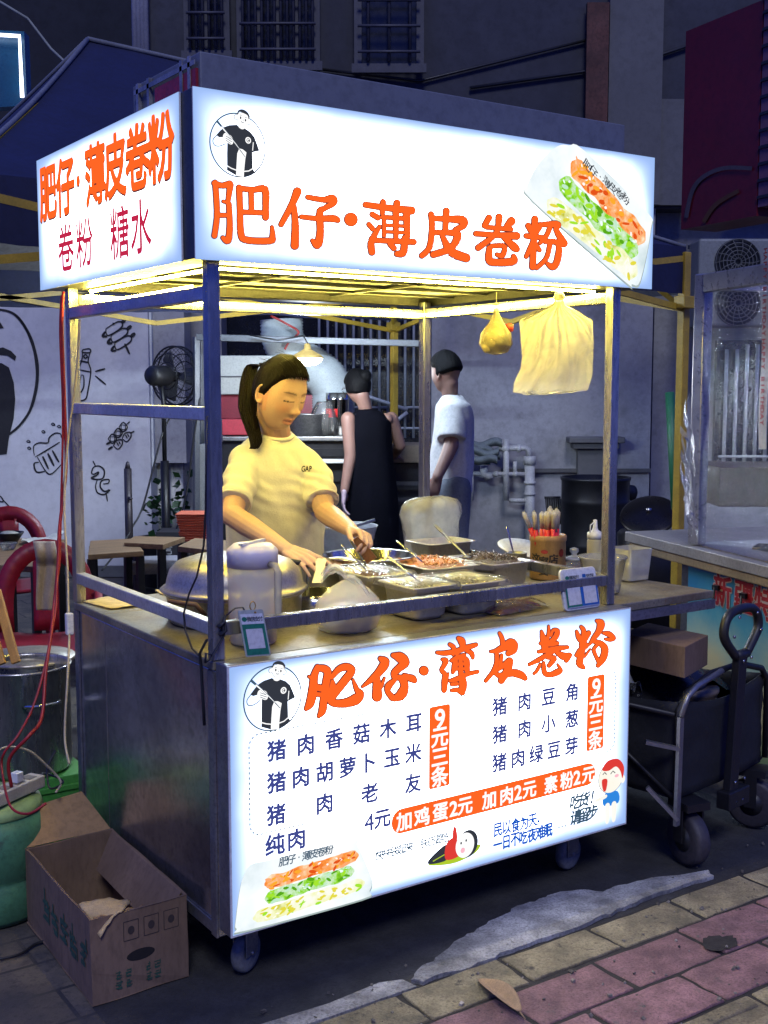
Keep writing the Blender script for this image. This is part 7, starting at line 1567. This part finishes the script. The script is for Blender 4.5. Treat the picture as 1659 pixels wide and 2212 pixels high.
rc_ = kbox('red_box', 'red printed box on the kitchen counter behind the seller', 'box', 478, 550, 906, 940, KD - .35, .2, mat('red_card', (.40, .03, .05), .6))
kbox('metal_cabinet', 'grey steel cabinet beside the kitchen frame', 'cabinet', 427, 480, 960, 1170, KD - .28, .3, mat('grey_cabinet', (.26, .27, .28), .5, .3))
kc = kbox('kitchen_counter', 'steel kitchen counter carrying pots behind the seller', 'counter', 478, 760, 943, 953, KD - .4, .6, STEEL2, 'counter_top')
g = MB(BM); d = KD - .36; g.box(bx(478, d), bx(760, d), d, d + .5, 0, BP(1, 954, d).z); g.box(bx(600, d), bx(745, d), d - .02, d - .001, BP(1, 985, d).z, BP(1, 968, d).z); g.box(bx(600, d), bx(745, d), d - .02, d - .001, BP(1, 1040, d).z, BP(1, 1000, d).z); g.build('counter_base', BLACKM, kc)
tz = BP(1, 943, KD - .3).z
def onkc(u, d=KD - .25): return BM @ Vector((bx(u, d), d, tz + .001))
p = onkc(667); kp = thing('cooking_pot', 'small steel pot with a black ladle handle beside the face of the seller', 'pot', p); g = MB(); g.lathe([(.001, 0), (.13, 0), (.135, .15), (.14, .155), (.128, .155), (.125, .02), (.001, .02)], p, 32); g.build('pot', STEEL2, kp); g = MB(); g.tube([p + Vector((0, 0, .1)), p + rt * .06 + Vector((0, 0, .22))], .014, 8); tag(g.build('ladle', BLACKP), 'black ladle standing in the small steel pot', 'ladle')
for u, l in ((721, 'tall steel canister with a red band beside the dark dress'), (737, 'tall plain steel canister next to the red banded one')):
    p = onkc(u, KD - .2); t_c = thing('steel_canister', l, 'canister', p, 'tall steel canisters on the kitchen counter'); g = MB(); g.lathe([(.001, 0), (.052, 0), (.055, .01), (.055, .25), (.058, .255), (.055, .26), (.057, .30), (.001, .302)], p, 28); g.build('canister', SHINY, t_c)
    if u == 721: g = MB(); g.lathe_open([(.0562, .13), (.0562, .19)], p, 28); g.build('red_band', mat('red_band', (.7, .02, .02), .5), t_c)
p = onkc(700); g = MB(); g.lathe([(.001, 0), (.08, 0), (.1, .1), (.06, .22), (.05, .24)], p, 18); tag(g.build('plastic_bag', CLEAR), 'clear plastic bag between the steel pot and the tall canisters', 'bag')
kbox('chopping_board', 'pale chopping board on the lower kitchen shelf', 'board', 690, 745, 993, 1001, KD - .45, .3, WHITEP)
kbox('stove_block', 'dark stove block with a green indicator light behind the seller', 'stove', 690, 930, 1000, 1330, KD - .02, .5, mat('dark_stove', (.035, .036, .045), .5, .3, var=.4))
g = MB(BM); d = KD - .03; P_ = BP(882, 1091, d); g.lathe([(.001, 0), (.012, .0)], P_, 10, Matrix.Rotation(R(90), 3, 'X')); go = g.build('indicator_light', glow('green_led', (.2, 1, .6), 3)); go.parent = bpy.data.objects['stove_block']; go.location = -Vector(bpy.data.objects['stove_block'].location)
ss = kbox('wooden_shelf', 'pale wooden board shelf between the dark dress and the rear post', 'shelf', 840, 935, 962, 1000, KD - .1, .5, mat('plywood', (.26, .2, .14), .7))
g = MB(BM); d = KD - .11
for v in (1040, 1075, 1110): g.box(bx(850, d), bx(930, d), d - .02, d - .001, BP(1, v + 8, d).z, BP(1, v, d).z)
g.build('shelf_slat', FRAMEM, ss)
tbn = at(735, 1165, 5.4); tn_ = thing('plastic_basket', 'pale plastic basket behind the hand holding the wooden spatula', 'basket', tbn); g = MB(); g.lathe([(.001, -.09), (.13, -.09), (.17, .06), (.175, .065), (.165, .06), (.12, -.08), (.001, -.08)], tbn, 32); g.build('basket', film('basket_plastic', (.5, .52, .58), .8, .3, .4), tn_)
g = MB(); g.tube([tbn + Vector((-.15, 0, .07)), tbn + Vector((0, 0, .04)), tbn + rt * .16 + Vector((0, 0, .09))], .008, 6); tag(g.build('tongs', STEEL2), 'steel tongs lying across the pale plastic basket', 'tongs')
tb3 = thing('prep_table', 'low dark table carrying the pale plastic basket', 'table', (tbn.x, tbn.y, 0)); g = MB(BM); q_ = BM.inverted() @ tbn; g.box(q_.x - .35, q_.x + .35, q_.y - .25, q_.y + .25, tbn.z - .12, tbn.z - .092); g.build('table_top', mat('dark_red_board', (.10, .03, .03), .6), tb3)
for a in (-1, 1):
    for b_ in (-1, 1): g = MB(BM); g.box(q_.x + a * .31 - .02, q_.x + a * .31 + .02, q_.y + b_ * .21 - .02, q_.y + b_ * .21 + .02, 0, tbn.z - .121); g.build('leg', BLACKM, tb3)

# ---------------- right wall: pipes, cloth, barrel, rack, wok
PVC = mat('old_pvc', (.50, .50, .48), .5, var=.35, vs=10, spots=((.25, .22, .18), 12, .64)); q6 = crop(1600, 1100, 1.701); wd_ = D0 - .14
W6 = lambda x, y, d=wd_: at(*q6(x, y), d)
pv = thing('drain_pipes', 'white drain pipes with elbows and a trap fixed to the stained wall', 'pipes', W6(825, 1580))
g = MB(); g.tube([W6(826, 1195), W6(826, 1900)], .042, 16); g.tube([W6(826, 1185), W6(826, 1240)], .052, 16); g.tube([W6(826, 1352), W6(826, 1372)], .05, 16); g.tube([W6(826, 1430), W6(826, 1445)], .05, 16); g.build('drain_pipe', PVC, pv)
g = MB(); g.tube([W6(615, 1133), W6(790, 1130), W6(815, 1140), W6(822, 1190)], .024, 12); g.tube([W6(742, 1133), W6(765, 1133)], .032, 12); g.tube([W6(640, 1133), W6(690, 1133)], .032, 12); g.build('upper_pipe', PVC, pv)
g = MB(); g.tube([W6(410, 1300), W6(480, 1302), W6(800, 1305)], .018, 12); 
for x in (435, 600, 660, 730): g.tube([W6(x - 12, 1304), W6(x + 12, 1304)], .026, 12)
g.tube([W6(520, 1250), W6(520, 1300), W6(545, 1320), W6(575, 1312)], .034, 14); g.tube([W6(728, 1220), W6(728, 1300)], .016, 10); g.build('lower_pipe', PVC, pv)
g = MB(); g.tube([W6(668, 1070), W6(668, 1480)], .026, 12); g.tube([W6(430, 1190), W6(432, 1480)], .026, 12); g.tube([W6(690, 1480), W6(800, 1482)], .018, 10); g.build('riser', PVC, pv)
g = MB(); g.tube([W6(535, 1195), W6(535, 1240)], .036, 12); g.build('green_cap', mat('green_cap', (.02, .16, .1), .5), pv)
CL = mat('grey_cloth', (.16, .19, .19), .95, var=.4, vs=9, bump=.5); g = MB()
for k in range(4):
    g.grid(lambda s, t: W6(440 + 200 * s - 10 * k, 1075 + 35 * k * .8 + 55 * t + 16 * math.sin(s * 6 + k * 2) + 35 * s * (k % 2), wd_ - .02 - .03 * k - .04 * math.sin(math.pi * t)), 16, 8)
tag(g.build('cloths', CL, solid=.006), 'bundle of grey cloths draped over the white drain pipe', 'cloth')
bd = 8.9; bp_ = at(1284, 1176, bd); br_ = .255; H = at(1284, 1030, bd).z; bl = thing('barrel', 'big black metal barrel in front of the stained wall', 'barrel', (bp_.x, bp_.y, 0)); BRL = mat('black_barrel', (.016, .017, .022), .42, .5, var=.4)
g = MB(); g.lathe([(.001, .02), (br_ * .97, .02), (br_, .04), (br_, .33), (br_ * 1.025, .345), (br_, .36), (br_, H - .2), (br_ * 1.025, H - .185), (br_, H - .17), (br_, H - .03), (br_ * 1.03, H - .02), (br_ * 1.03, H), (br_ * .97, H), (br_ * .96, H - .06), (.001, H - .065)], (bp_.x, bp_.y, 0), 48); g.build('barrel_body', BRL, bl)
g = MB(); k_ = Vector((bp_.x, bp_.y, H - .12)) + rt * br_ * 1.0; g.lathe([(.001, -.03), (.06, -.03), (.06, .03), (.001, .03)], k_, 16, Matrix.Rotation(R(90), 3, 'X')); g.build('handle', BRL, bl)
rk = thing('wire_rack', 'black wire rack leaning beside the barrel', 'rack', W6(980, 1600)); g = MB()
for k in range(7): x = 935 + 15 * k; g.tube([W6(x, 1460 + (k % 2) * 4, 9.2), W6(x + 18, 1640, 9.2)], .010, 5)
g.tube([W6(925, 1462, 9.2), W6(1032, 1460, 9.2)], .010, 5); g.tube([W6(940, 1560, 9.2), W6(1040, 1560, 9.2)], .010, 5); g.build('bars', BLACKM, rk)
wk = at(1402, 1112, 7.6); wok = thing('wok', 'round black wok leaning on edge behind the next stall', 'wok', wk); wz = (Vector((0, 0, .80)) - fw * .55 - rt * .22).normalized(); wx = wz.cross(fw).normalized(); TW_ = Matrix((wx, wz.cross(wx), wz)).transposed()
g = MB(); g.lathe([(.001, .035), (.07, .031), (.13, .020), (.172, .005), (.186, .0), (.188, -.006), (.17, -.004), (.1, .012), (.001, .02)], wk, 48, TW_); g.build('wok_bowl', mat('wok_iron', (.018, .016, .018), .3, .6), wok); g = MB(); g.lathe([(.001, .03), (.014, .034), (.02, .05), (.001, .058)], wk, 14, TW_); g.build('knob', SHINY, wok)
bs_ = thing('wok_stand', 'dark oil drum stove under the leaning wok', 'stove', (wk.x, wk.y, 0)); g = MB(); g.lathe([(.001, 0), (.2, 0), (.2, wk.z - .12), (.18, wk.z - .1), (.001, wk.z - .1)], (wk.x, wk.y, 0) , 28); g.build('stove_body', BLACKM, bs_)
# air conditioner pair on the wall
AC = mat('ac_white', (.21, .225, .225), .55, var=.15, vs=4); d = D0 - .35
ac = thing('air_conditioner', 'white outdoor air conditioner with two round fan grilles on the wall', 'air conditioner', BM @ BP(1590, 700, d)); g = MB(BM); g.box(bx(1502, d), bx(1690, d), d, d + .32, BP(1, 705, d).z, BP(1, 515, d).z); g.build('case', AC, ac, bev=.02)
for v in (566, 655):
    c_ = BP(1593, v, d - .001); RX = Matrix.Rotation(R(90), 3, 'X'); g = MB(BM); g.lathe([(.001, .002), (.185, .002)], c_, 36, RX, False); gf = g.build('fan_opening', mat('ac_dark', (.03, .035, .045), .6), ac)
    g = MB(BM)
    for r in (.03, .06, .09, .12, .15, .18): g.tube([c_ + Vector((r * math.cos(a), -.02, r * math.sin(a))) for a in [k * .2618 for k in range(24)]], .0035, 4, closed=True)
    for k in range(14): a = k * .4488; g.tube([c_ + Vector((.02 * math.cos(a), -.02, .02 * math.sin(a))), c_ + Vector((.11 * math.cos(a + .35), -.02, .11 * math.sin(a + .35))), c_ + Vector((.185 * math.cos(a + .5), -.015, .185 * math.sin(a + .5)))], .0035, 4)
    g.build('grille', mat('ac_wire', (.14, .145, .15), .5), gf)
lw = thing('lattice_window', 'narrow dark window with a ladder of white bars beside the air conditioner', 'window', BM @ BP(1486, 700, D0)); g = MB(BM); d = D0 + .2; g.box(bx(1472, d), bx(1500, d), d - .02, d + .02, BP(1, 705, d).z, BP(1, 530, d).z); g.build('pane', DARKW, lw); g = MB(BM)
for k in range(5): v = 540 + 40 * k; g.box(bx(1471, d), bx(1500, d), d - .06, d - .03, BP(1, v + 6, d).z, BP(1, v, d).z)
for u in (1471, 1486, 1499): g.box(bx(u, d) - .012, bx(u, d) + .012, d - .062, d - .032, BP(1, 706, d).z, BP(1, 530, d).z)
g.build('bars', PALE, lw)
gp = thing('green_pole', 'dark green pole leaning behind the yellow tent leg', 'pole', at(1452, 1090, 7)); g = MB(); g.tube([at(1447, 848, 7.0), at(1460, 1100, 6.9)], .028, 10); g.build('pole', mat('green_paint', (.015, .13, .06), .5), gp)

# ---------------- the next stall on the right
th_ = R(18); av = Vector((-math.sin(th_), -math.cos(th_), 0)); bv_ = Vector((math.cos(th_), -math.sin(th_), 0))
S0 = at(1350, 1148, 5.5); zS = S0.z
def stp(t, o=0, z=0): return Vector((S0.x, S0.y, 0)) + av * t + bv_ * o + Vector((0, 0, z))
def tcol(u):
    r = ray(u, 836); r = Vector((r.x, r.y)); e = Vector((av.x, av.y)); dl = Vector((S0.x - CAM.x, S0.y - CAM.y)); return (r.x * dl.y - r.y * dl.x) / (r.y * e.x - r.x * e.y)
t1, tE, tP = tcol(1473), tcol(1760), tcol(1487)
stl = thing('market_stall', 'neighbouring food stall with a printed landscape front and film wrapped frame', 'stall', stp(t1 + .3, .3))
g = MB(); P = [stp(0, 0, zS - .045), stp(tE, 0, zS - .045), stp(tE, .9, zS - .045), stp(0, .9, zS - .045)]; g.prism(P, (0, 0, .045)); g.build('counter_top', mat('stall_counter', (.36, .33, .31), .5, .4, var=.25), stl, bev=.003)
g = MB(); P = [stp(.02, .012, zS - .085), stp(tE, .012, zS - .085), stp(tE, .05, zS - .085), stp(.02, .05, zS - .085)]; g.prism(P, (0, 0, .036)); g.build('counter_edge', mat('tan_edge', (.38, .28, .16), .5, .3, var=.3), stl, bev=.006)
g = MB(); P = [stp(t1, .06, zS - .01 + .011), stp(tE, .06, zS + .001), stp(tE, .88, zS + .001), stp(t1, .88, zS + .001)]; g.prism(P, (0, 0, .004)); g.build('counter_sheet', mat('white_counter', (.55, .54, .5), .5), stl)
pm = bpy.data.materials.new('landscape_print'); pm.use_nodes = True; nt = pm.node_tree; pp_ = nt.nodes['Principled BSDF']; pp_.inputs['Roughness'].default_value = .35
tc = nt.nodes.new('ShaderNodeTexCoord'); sp_x = nt.nodes.new('ShaderNodeSeparateXYZ'); nt.links.new(tc.outputs['Object'], sp_x.inputs[0])
rmp = nt.nodes.new('ShaderNodeValToRGB'); mrz = nt.nodes.new('ShaderNodeMapRange'); mrz.inputs[1].default_value = 0; mrz.inputs[2].default_value = zS - .1; nn = _noise(nt, 3, 6, .65); ma = nt.nodes.new('ShaderNodeMath'); ma.operation = 'MULTIPLY_ADD'; ma.inputs[1].default_value = .5; ma.inputs[2].default_value = -.25
nt.links.new(nn, ma.inputs[0]); ad = nt.nodes.new('ShaderNodeMath'); ad.operation = 'ADD'; nt.links.new(sp_x.outputs[2], mrz.inputs[0]); nt.links.new(mrz.outputs[0], ad.inputs[0]); nt.links.new(ma.outputs[0], ad.inputs[1]); nt.links.new(ad.outputs[0], rmp.inputs[0])
E_ = rmp.color_ramp.elements; E_[0].position = .0; E_[0].color = (.10, .20, .10, 1); E_[1].position = 1; E_[1].color = (.02, .17, .36, 1)
for p_, c_ in ((.25, (.42, .38, .22)), (.45, (.50, .45, .26)), (.62, (.30, .42, .36)), (.8, (.07, .30, .40))): e = E_.new(p_); e.color = (*c_, 1)
nt.links.new(rmp.outputs[0], pp_.inputs['Base Color'])
g = MB(); P = [stp(t1, .055, .05), stp(tE, .055, .05), stp(tE, .075, .05), stp(t1, .075, .05)]; g.prism(P, (0, 0, zS - .14)); po_ = g.build('poster', pm, stl)
tl = lambda x, z, o: stp(x, .055 - o, z); rx = tcol(1530), tcol(1614), tcol(1688); zt_ = [zat(u, v, stp(t, .055)) for u, v, t in ((1555, 1268, rx[0]), (1614, 1278, rx[1]))]
g1, g2 = MB(), MB()
xs_ = [tcol(1549), tcol(1596), tcol(1641)]
for ch, x in zip('新疆特', xs_): letter(g1, ch, x, zt_[0] - .005, .115, tl, wd=.075, off=.002); letter(g2, ch, x, zt_[0] - .005, .115, tl, wd=.028, off=.0035)
g1.build('lettering_border', mat('pink_white_print', (.62, .5, .48), .5), po_); g2.build('lettering', mat('red_poster_print', (.42, .012, .02), .5), po_)
for x in (tcol(1540), tcol(1600)):
    g = MB(); g.cbox(tl(x, zS - .15, .008), (.03, .03, .02)); g.tube([tl(x, zS - .15, .02), tl(x, zS - .2, .025), tl(x + .012, zS - .22, .03), tl(x + .02, zS - .2, .035)], .005, 6); g.build('hook', BLACKM, po_)
g = MB(); g.bar(stp(t1 - .02, .07, 0), stp(t1 - .02, .07, zS - .09), .035, .05, (0, 1, 0)); g.build('leg', TUBE, stl)
FRS = mat('film_wrapped_tube', (.42, .42, .43), .3, .5, var=.3, vs=14); zT2 = zat(1512, 592, stp(tP, .06))
g = MB(); g.bar(stp(tP, .06, zS + .006), stp(tP, .06, zT2), .055, .055, (0, 1, 0)); g.build('post', FRS, stl, bev=.005)
g = MB(); g.bar(stp(tP + .03, .06, zT2 - .04), stp(tE, .06, zT2 - .04), .05, .075); g.build('top_rail', FRS, stl, bev=.005); g = MB(); g.bar(stp(tP, .09, zT2 - .04), stp(tP, .9, zT2 - .04), .05, .05); g.build('side_rail', FRS, stl)
g = MB(); g.grid(lambda s, t: stp(tP + .03 + (tE - tP - .03) * s, .05 + .02 * noise.noise((s * 4, t * 5, 1)) + .006 * noise.noise((s * 20, t * 9, 4)), zS + .01 + (zT2 - zS - .06) * t), 40, 40); g.build('film_wall', film('stall_film', (.7, .72, .75), .10, .07, .4, 1.0, 13, (1, 1, 5)), stl)
g = MB(); rnd = random.Random(8)
for k in range(9):
    u0, v0 = 1500 + rnd.uniform(-6, 12), rnd.uniform(860, 1040); pts = [(u0, v0)]
    for j in range(6): pts.append((pts[-1][0] + rnd.uniform(2, 16), pts[-1][1] + rnd.uniform(10, 34)))
    vs = []
    for (u, v) in pts: p = stp(tP + .02 + (u - 1500) * .0016, -.015 - .03 * rnd.random(), zat(u, v, stp(tP + (u - 1500) * .0016, 0))); vs += [p, p + Vector((0, 0, .03)) + av * .02 * rnd.random()]
    g.add(vs, [(2 * i, 2 * i + 1, 2 * i + 3, 2 * i + 2) for i in range(len(pts) - 1)], True)
g.build('torn_film', film('torn_film', (.8, .8, .82), .35, .1, .5, 1, 30), stl)
rib = MB(); t_r = tcol(1642); zr0, zr1 = zat(1635, 970, stp(t_r, 0)), zat(1655, 640, stp(t_r, 0)); rw = lambda x, z, o: stp(t_r + x + (z - zr0) * -.02, .02 - o, z)
rb_ = thing('printed_ribbon', 'white ribbon printed HAPPY BIRTHDAY in red hanging on the stall film', 'ribbon', stp(t_r, .02, zr0)); rib.grid(lambda s, t: rw((s - .5) * .05, zr0 + (zr1 - zr0) * t, .004 * math.sin(t * 7)), 3, 20); rib.build('ribbon_band', mat('white_ribbon', (.6, .58, .55), .5), rb_)
g = MB(); s_ = 'HAPPY BIRTHDAY'
for j in (0, 1):
    for i, ch in enumerate(s_):
        if ch != ' ': letter(g, ch, 0, zr0 + .10 + j * ((zr1 - zr0) * .5 + .05) + (13 - i) * .0235, .026, rw, wd=.04, off=.006, rot=R(-90))
g.build('lettering', mat('ribbon_red', (.45, .03, .04), .6), rb_)
ph = stp(tcol(1545), .25, zS + .006); phn = thing('mobile_phone', 'mobile phone with a gold edge lying on the next stall counter', 'phone', ph); T = Matrix.Translation(ph) @ Matrix.Rotation(.5, 4, 'Z'); g = MB(T); g.box(-.045, .09, -.04, .04, .0, .009); g.build('phone_body', mat('gold_case', (.45, .34, .15), .35, .6), phn, bev=.003); g = MB(T); g.box(-.042, .087, -.037, .037, .0095, .0105); g.build('screen', mat('phone_screen', (.012, .012, .015), .1), phn)
clp = stp(tcol(1590), .28, zS + .006); g = MB(); g.grid(lambda s, t: clp + av * (s - .5) * .24 + bv_ * (t - .5) * .16 + Vector((0, 0, .004 + .10 * math.sin(math.pi * s) * math.sin(math.pi * t) * (.6 + .8 * abs(noise.noise((s * 5, t * 5, 2)))))), 26, 20); tag(g.build('rag', mat('blue_grey_rag', (.10, .12, .15), .95, var=.4, vs=12, bump=.5), solid=.004), 'crumpled blue grey rag on the next stall counter', 'rag')
tb_ = stp(tcol(1664), .22, zS + .006); tt = thing('white_tub', 'white plastic tub of pink food on the next stall counter', 'tub', tb_); g = MB(); T = Matrix.Translation(tb_) @ Matrix.Rotation(.3, 4, 'Z'); g = MB(T); g.loft([[(x, y, z) for x, y in rrect(-s * 1.3, s * 1.3, -s, s, .02, 4)] for s, z in ((.065, .001), (.08, .115), (.088, .117), (.088, .123), (.078, .12), (.065, .02))]); g.build('tub', film('milky_tub', (.7, .66, .66), .75, .3, .5, .05), tt); g = MB(T); g.loft([[(x, y, z) for x, y in rrect(-s * 1.3, s * 1.3, -s, s, .02, 4)] for s, z in ((.062, .004), (.070, .06), (.03, .065))]); g.build('pink_food', mat('pink_food', (.55, .15, .18), .6, var=.3), tt)
kbox('stall_shelf_box', 'low tan box behind the film of the next stall', 'box', 1560, 1760, 1010, 1095, 6.9, .6, mat('tan_board', (.085, .06, .035), .8))

# ---------------- folding wagon
wo = Vector((1.83, .02, 0)); WT = Matrix.Translation(wo) @ Matrix.Rotation(R(10), 4, 'Z'); wag = thing('folding_wagon', 'black folding wagon with an upright pull handle and fat wheels', 'wagon', wo)
BF = mat('black_canvas', (.011, .012, .016), .8, var=.4, vs=4, bump=.5, bs=40); WM = mat('wagon_frame', (.010, .010, .013), .5); SIL = mat('silver_tube', (.30, .30, .32), .4, .7)
g = MB(WT); W2, L2, z0_, z1_ = .27, .9, .22, .54
def sag(s): return -.035 * math.sin(math.pi * s)
for (xa, ya, xb, yb) in ((-W2, 0, W2, 0), (W2, 0, W2, L2), (W2, L2, -W2, L2), (-W2, L2, -W2, 0)):
    g.grid(lambda s, t: Vector((xa + (xb - xa) * s, ya + (yb - ya) * s, z0_ + (z1_ + sag(s) - z0_) * t)) + Vector((noise.noise((s * 6 + xa, t * 5, ya)), noise.noise((s * 6, t * 5, xb + 3)), 0)) * .012, 18, 10)
g.grid(lambda s, t: Vector((-W2 + 2 * W2 * s, L2 * t, z0_ + .004)), 4, 4); g.build('canvas_body', BF, wag, solid=.006)
g = MB(WT)
for y in (-.012, L2 + .012): g.tube([(-W2 - .015, y, .24), (-W2 - .012, y, .52), (-W2 + .03, y, .565), (-.09, y, .605), (.09, y, .605), (W2 - .03, y, .565), (W2 + .012, y, .52), (W2 + .015, y, .24)], .011, 8)
for x in (-W2 - .012, W2 + .012): g.tube([(x, 0, .5), (x, L2, .5)], .009, 8); g.tube([(x, 0, .23), (x, L2 * .5, .5)], .008, 8); g.tube([(x, L2, .23), (x, L2 * .5, .5)], .008, 8)
g.build('frame', WM, wag)
g = MB(WT); g.bar((-W2 - .03, -.025, .15), (-W2 - .022, -.025, .50), .022, .012); g.tube([(-W2 - .022, -.025, .50), (-W2 + .01, -.028, .56), (-W2 + .06, -.03, .585), (-.06, -.032, .61)], .010, 8); g.bar((-W2 - .03, -.03, .40), (-W2 - .10, .05, .42), .018, .012); g.bar((-W2 - .03, -.03, .17), (-W2 - .085, .05, .27), .018, .012); g.build('silver_brace', SIL, wag)
g = MB(WT); g.bar((-.025, -.055, .20), (.012, -.055, .66), .05, .03); g.box(-.07, .06, -.08, -.03, .15, .21); ha = g.build('handle_shaft', WM, wag, bev=.004)
hl_ = [(-.03, .655), (-.10, .72), (-.105, .765), (-.075, .80), (.0, .81), (.075, .80), (.11, .765), (.105, .72), (.04, .655)]
g = MB(WT); pts = smooth2(hl_, 5); g.tube([(x + .012, -.055, z) for x, z in pts], .0155, 10); g.tube([(x * .4 + .012, -.055, .655) for x, z in ((-.08, 0), (.1, 0))], .017, 10); g.build('grip', BLACKP, ha)
g = MB(WT)
for x, z in ((-.045, .79), (.07, .79), (-.075, .73), (.1, .73), (-.01, .64), (.04, .645), (-.04, .24), (.02, .24), (-.03, .17), (.01, .17)): g.lathe([(.001, -.003), (.005, -.002), (.005, .003)], (x + .006, -.077, z), 10, Matrix.Rotation(R(90), 3, 'X'))
g.build('rivet', SHINY, ha)
for x, y, a in ((-.22, -.02, -.35), (.23, .0, .3), (-.22, L2 - .05, .1), (.22, L2 - .05, .1)):
    T = WT @ Matrix.Translation((x, y, 0)) @ Matrix.Rotation(a + R(90), 4, 'Z'); RX = Matrix.Rotation(R(90), 3, 'X'); g = MB(T); g.lathe([(.04, -.024), (.074, -.026), (.083, -.022), (.087, -.014), (.0872, .014), (.083, .022), (.074, .026), (.04, .024)], (0, 0, .087), 32, RX); wh_ = g.build('wheel', mat('wagon_tyre', (.045, .04, .05), .6, var=.4, bump=.3), wag); g = MB(T); g.lathe([(.001, -.028), (.04, -.026), (.04, .026), (.001, .028)], (0, 0, .087), 20, RX); g.lathe([(.001, -.036), (.008, -.036), (.008, .036), (.001, .036)], (0, 0, .087), 10, RX); g.build('hub', BLACKP, wh_)
    g = MB(T); g.box(-.05, .05, -.045, .045, .19, .215); g.box(-.02, .02, -.044, -.038, .08, .19); g.box(-.02, .02, .038, .044, .08, .19); g.build('fork', WM, wag)
cbw = thing('cardboard_box', 'flat brown carton lying across the wagon behind the black bag', 'cardboard box', WT @ Vector((-.2, .55, .62))); 
P = [onz(1345, 1368, .72), onz(1480, 1398, .72), onz(1530, 1372, .72), onz(1400, 1345, .72)]; g = MB(); g.prism([p - Vector((0, 0, .10)) for p in P], (0, 0, .10)); g.build('box_wall', CARD, cbw, bev=.002)
P2_ = [p - Vector((0, 0, .101)) for p in P]
blk = thing('black_bag', 'black plastic sack filling the wagon under the brown carton', 'sack', WT @ Vector((-.05, .45, .4))); g = MB(WT); g.grid(lambda s, t: Vector((-.25 + .5 * s, .06 + .8 * t, .40 + .27 * math.sin(math.pi * min(1, max(0, s * 1.0))) ** .6 * math.sin(math.pi * (.08 + .84 * t)) ** .5 + .03 * noise.noise((s * 6, t * 7, 0)))), 26, 26); g.build('sack', mat('black_film_bag', (.010, .010, .013), .28, var=.3, bump=.8, bs=20), blk)
tlb = WT @ Vector((.0, .13, .50)); cn = thing('food_can', 'round tub with a pale lid inside the wagon beside the handle', 'tub', tlb); g = MB(); g.lathe([(.001, -.2), (.09, -.2), (.10, .0), (.105, .005), (.105, .018), (.001, .022)], tlb, 28); g.build('tub', mat('dull_lid', (.26, .2, .15), .5, var=.4), cn)
fo = WT @ Vector((-.3, .1, .5)); g = MB(); g.grid(lambda s, t: Vector((1.44 + .18 * s, .16 + .12 * t, .52 + .05 * math.sin(math.pi * s) + .05 * noise.noise((s * 7, t * 7, 2)))), 22, 16); tag(g.build('clear_bag', film('crinkled_film', (.7, .72, .75), .4, .06, .4, 1, 40)), 'crinkled clear plastic bag between the cart and the wagon', 'bag')
btl = WT @ Vector((.55, .45, 0)); bt2 = thing('bottle_crate', 'green and red printed bottle box standing beyond the wagon', 'box', btl); g = MB(WT); g.box(.44, .62, .42, .6, 0, .42); g.build('box_body', mat('green_label', (.03, .14, .06), .6), bt2, bev=.004); g = MB(WT); g.lathe([(.001, 0), (.05, 0)], (.52, .417, .34), 18, Matrix.Rotation(R(90), 3, 'X')); g.box(.445, .615, .4175, .4195, .2, .24); g.build('red_mark', mat('red_label', (.6, .06, .02), .5), bt2)
# loose ground cable on the left
cord('cable', 'thin black cable lying on the pavers in front of the carton', [onz(-20, 2075, .004), onz(40, 2062, .004), onz(75, 2040, .004), onz(110, 2030, .004)], .004, BLACKP)
